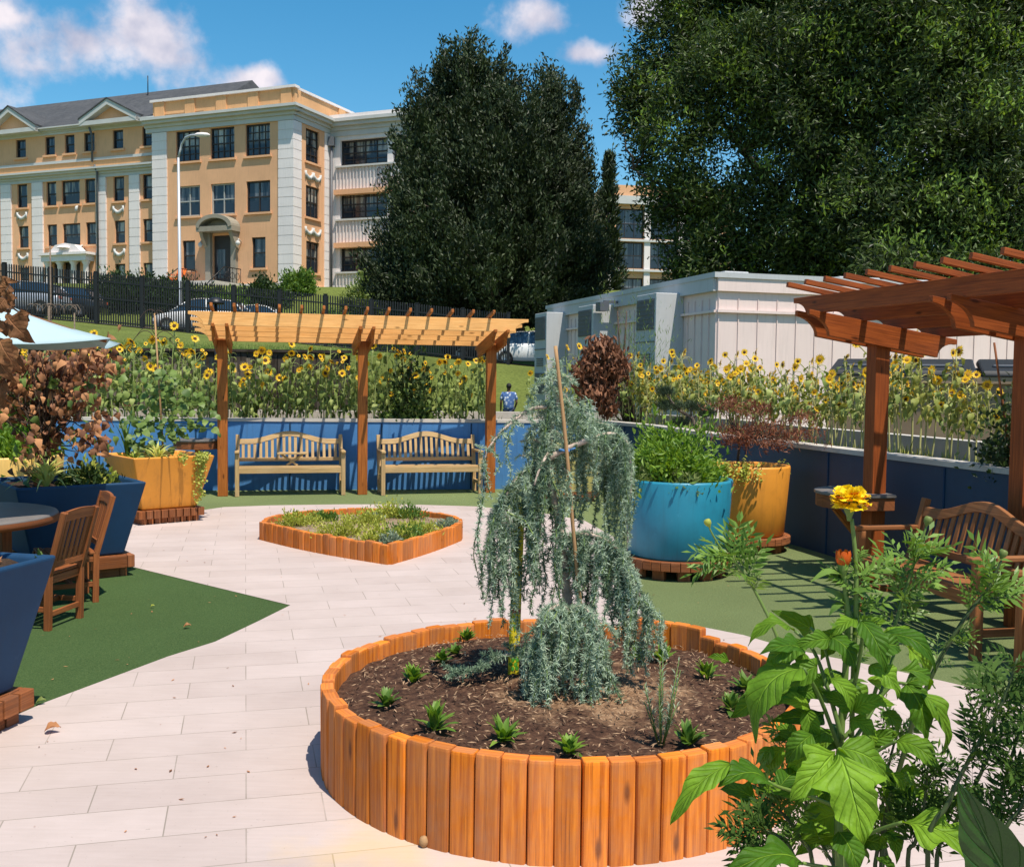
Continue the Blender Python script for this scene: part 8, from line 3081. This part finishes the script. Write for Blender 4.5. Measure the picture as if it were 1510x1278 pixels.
    mb.build('flower', MARIO, T, True)
    mb = MB(); mb.lathe([(.003, -.014), (.0065, -.006), (.0085, .004), (.0075, .010)], 10, tuple(c)); mb.build('calyx', STEMF, T, True)

    # ---- the yellow marigold and its feathery plant
    def marigold(name, label, stem_px, r0, r1, tufts, seed, head=None, bud=None, leafm=L_MARI, stemm=STEMF, rootxy=None):
        rr = random.Random(seed)
        rt = Vector((rootxy[0], rootxy[1], soilz))
        T = thing(name, rt, label, 'plant', 'marigolds in the foreground planter')
        sm = MB()
        pts = curve_pts([rt] + [at(*p) for p in stem_px])
        m_ = len(pts)
        sm.tube(pts, [r0 + (r1 - r0) * i / (m_ - 1) for i in range(m_)], 8)
        lm = MB()
        for (q0, q1, n_, ln_) in tufts:
            for i in range(n_):
                q = q0 + (q1 - q0) * rr.random()
                k = min(m_ - 2, int(q * (m_ - 1)))
                p = pts[k]; ax = (pts[k + 1] - pts[k]).normalized()
                a = rr.uniform(0, 6.28)
                side = ax.orthogonal().normalized(); s2 = ax.cross(side)
                d = (side * math.cos(a) + s2 * math.sin(a) + ax * rr.uniform(.35, 1.0)).normalized()
                l = ln_ * rr.uniform(.6, 1.2)
                pinnate(lm, p, p + d * l, rr.choice((4, 5)), l * .50, l * .105, (rr.uniform(-.4, .4), -.6, .8), rr.uniform(-.12, .16), seed * 100 + i)
        sm.build('stem', stemm, T, True)
        lm.build('foliage', leafm, T, True)
        if head:
            c = at(*head)
            R = .0285
            mb = MB(); mr = MB()
            for ring in range(7):
                n_ = (22, 22, 20, 18, 14, 9, 5)[ring]
                el = (-.30, -.02, .22, .48, .78, 1.10, 1.40)[ring]
                for k in range(n_):
                    a = 6.283 * (k + rr.random() * .7) / n_
                    e2 = el + rr.uniform(-.14, .14)
                    d = Vector((math.cos(a) * math.cos(e2), math.sin(a) * math.cos(e2), math.sin(e2) * .82))
                    l = R * rr.uniform(.86, 1.1)
                    tgt = mr if (ring in (1, 2, 3) and rr.random() < .22) else mb
                    leaf(tgt, c + d * R * .15, c + d * l, R * rr.uniform(.42, .58), (0, 0, 1) if ring < 4 else (rr.uniform(-1, 1), rr.uniform(-1, 1), .3), rr.uniform(-.1, .18), .14, .12, 6, 2, lambda t: .25 + .75 * t ** 1.5 if t < .9 else .8, 0, rr.uniform(-.1, .25), seed=ring * 40 + k)
            f = mb.build('flower', MARIY, T, True)
            g = mr.build('rust_petals', MARIR, None); g.parent = f; g.location = -T.location
            mb = MB(); mb.lathe([(.003, -.030), (.0045, -.022), (.009, -.012), (.0115, -.002), (.008, .006)], 12, tuple(c)); mb.build('calyx', STEMF, T, True)
        if bud:
            c = at(*bud[:3])
            ax = (pts[-1] - pts[-3]).normalized()
            s = bud[3]
            u_ = ax.orthogonal().normalized(); v_ = ax.cross(u_)
            mb = MB(); vs, fs = [], []
            prof = [(.25, -1.3), (.45, -.9), (.85, -.35), (1.0, .25), (.92, .75), (.7, 1.05), (.3, 1.15), (.0, 1.17)]
            for (q, z) in prof:
                for k in range(12):
                    th = 6.283 * k / 12
                    vs.append(c + (u_ * math.cos(th) + v_ * math.sin(th)) * q * s * (1 + .05 * (k % 2)) + ax * z * s)
            for i in range(len(prof) - 1):
                for k in range(12): fs.append((i * 12 + k, i * 12 + (k + 1) % 12, (i + 1) * 12 + (k + 1) % 12, (i + 1) * 12 + k))
            mb.add(vs, fs, None, 0, True)
            mb.build('bud', L_LIGHT if not bud[4] else L_YG, T, True)
        return T
    marigold('marigold_plant', 'single yellow marigold flower on a tall straight stem, highest flower in the foreground', [(1248, 1290, 1.56), (1254, 1150, 1.56), (1258, 1000, 1.53), (1262, 900, 1.5), (1262, 830, 1.5), (1256, 765, 1.5)], .0050, .0030,
             [(.52, .80, 20, .05), (.80, .86, 5, .03)], 301, head=(1253, 738, 1.5), rootxy=(.53, 1.55))
    marigold('marigold_plant', 'marigold shoot with a green bud in front of the turquoise planter', [(1232, 1290, 1.6), (1190, 1080, 1.62), (1150, 950, 1.64), (1118, 880, 1.66), (1090, 836, 1.66), (1066, 812, 1.66), (1052, 790, 1.66), (1046, 778, 1.66)], .0040, .0013,
             [(.50, .755, 24, .062)], 302, bud=(1044, 771, 1.66, .0060, True), rootxy=(.50, 1.60))
    marigold('marigold_plant', 'marigold shoot with a green bud in front of the shaded bench seat', [(1250, 1290, 1.62), (1270, 1100, 1.62), (1312, 950, 1.60), (1332, 880, 1.60), (1348, 830, 1.60), (1358, 800, 1.60), (1366, 776, 1.60)], .0042, .0017,
             [(.58, .80, 24, .058), (.44, .58, 10, .055)], 303, bud=(1368, 768, 1.60, .0066, False), rootxy=(.56, 1.62))
    marigold('marigold_plant', 'marigold shoot with a green bud in front of the bench arm at the right', [(1300, 1290, 1.55), (1330, 1120, 1.55), (1372, 1000, 1.55), (1420, 915, 1.55), (1455, 870, 1.55), (1470, 840, 1.55), (1477, 826, 1.55)], .0050, .0016,
             [(.58, .82, 24, .060), (.46, .58, 8, .05)], 304, bud=(1479, 817, 1.55, .0062, False), leafm=L_MARI, stemm=STEMD, rootxy=(.62, 1.52))
    # ---- dark feathery shoots at the right edge
    feath = [([(1368, 1300, 1.35), (1400, 1180, 1.35), (1440, 1100, 1.35), (1478, 1035, 1.35), (1500, 970, 1.35)], (.64, 1.34)), ([(1450, 1310, 1.4), (1470, 1200, 1.4), (1490, 1120, 1.4), (1520, 1030, 1.4)], (.72, 1.38)), ([(1380, 1300, 1.5), (1405, 1220, 1.5), (1455, 1120, 1.5), (1470, 1040, 1.5), (1466, 1005, 1.5)], (.66, 1.46)),
             ([(1480, 1310, 1.32), (1510, 1180, 1.32), (1540, 1080, 1.32)], (.78, 1.3)), ([(1290, 1310, 1.55), (1310, 1230, 1.55), (1340, 1180, 1.55), (1385, 1150, 1.55)], (.60, 1.5)), ([(1200, 1310, 1.5), (1180, 1235, 1.5), (1150, 1195, 1.5), (1120, 1172, 1.5)], (.46, 1.5)),
             ([(1340, 1310, 1.45), (1350, 1240, 1.45), (1362, 1190, 1.45), (1368, 1130, 1.45)], (.62, 1.4)), ([(1180, 1310, 1.44), (1130, 1225, 1.44), (1095, 1240, 1.44)], (.44, 1.44)), ([(1230, 1320, 1.6), (1215, 1250, 1.6), (1190, 1190, 1.6), (1165, 1080, 1.6)], (.5, 1.66)), ([(1310, 1320, 1.64), (1300, 1220, 1.64), (1310, 1130, 1.64), (1330, 1060, 1.64)], (.6, 1.66))]
    labs = ['dark feathery marigold shoot rising to the right edge, in front', 'dark feathery marigold shoot at the right edge of the photo', 'dark feathery marigold shoot over the pale paving, behind the front one', 'feathery marigold shoot cut off by the right edge', 'dark feathery shoot under the right-hand big leaves', 'dark feathery shoot left of the big central leaf', 'dark feathery shoot above the broad dark blade', 'drooping dark shoot at the lower left of the foreground plants', 'feathery shoot in front of the round bed rim', 'feathery shoot behind the right-hand big leaves']
    for i, ((pp, rxy), l) in enumerate(zip(feath, labs)):
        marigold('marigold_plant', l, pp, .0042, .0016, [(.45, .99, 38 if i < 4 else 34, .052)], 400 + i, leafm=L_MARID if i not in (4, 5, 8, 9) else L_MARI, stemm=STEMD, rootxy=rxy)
    # broad dark blade in the lower right corner
    T = thing('broad_blade_plant', (.80, 1.12, soilz), 'broad dark green blade of a leaf in the lower right corner', 'plant')
    mb = MB()
    leaf(mb, at(1560, 1420, 1.14), at(1413, 1156, 1.12), 118 / F * 1.13, (-.55, -.75, .35), .05, .012, .22, 18, 5, prof_lance, 0, .02, seed=4)
    mb.build('leaf', L_DARK, T, True, subsurf=1)
    mb = MB(); mb.tube([(.80, 1.14, soilz), at(1580, 1500, 1.14), at(1560, 1420, 1.14)], [.006, .005, .004], 7); mb.build('stem', STEMD, T, True)


foreground()
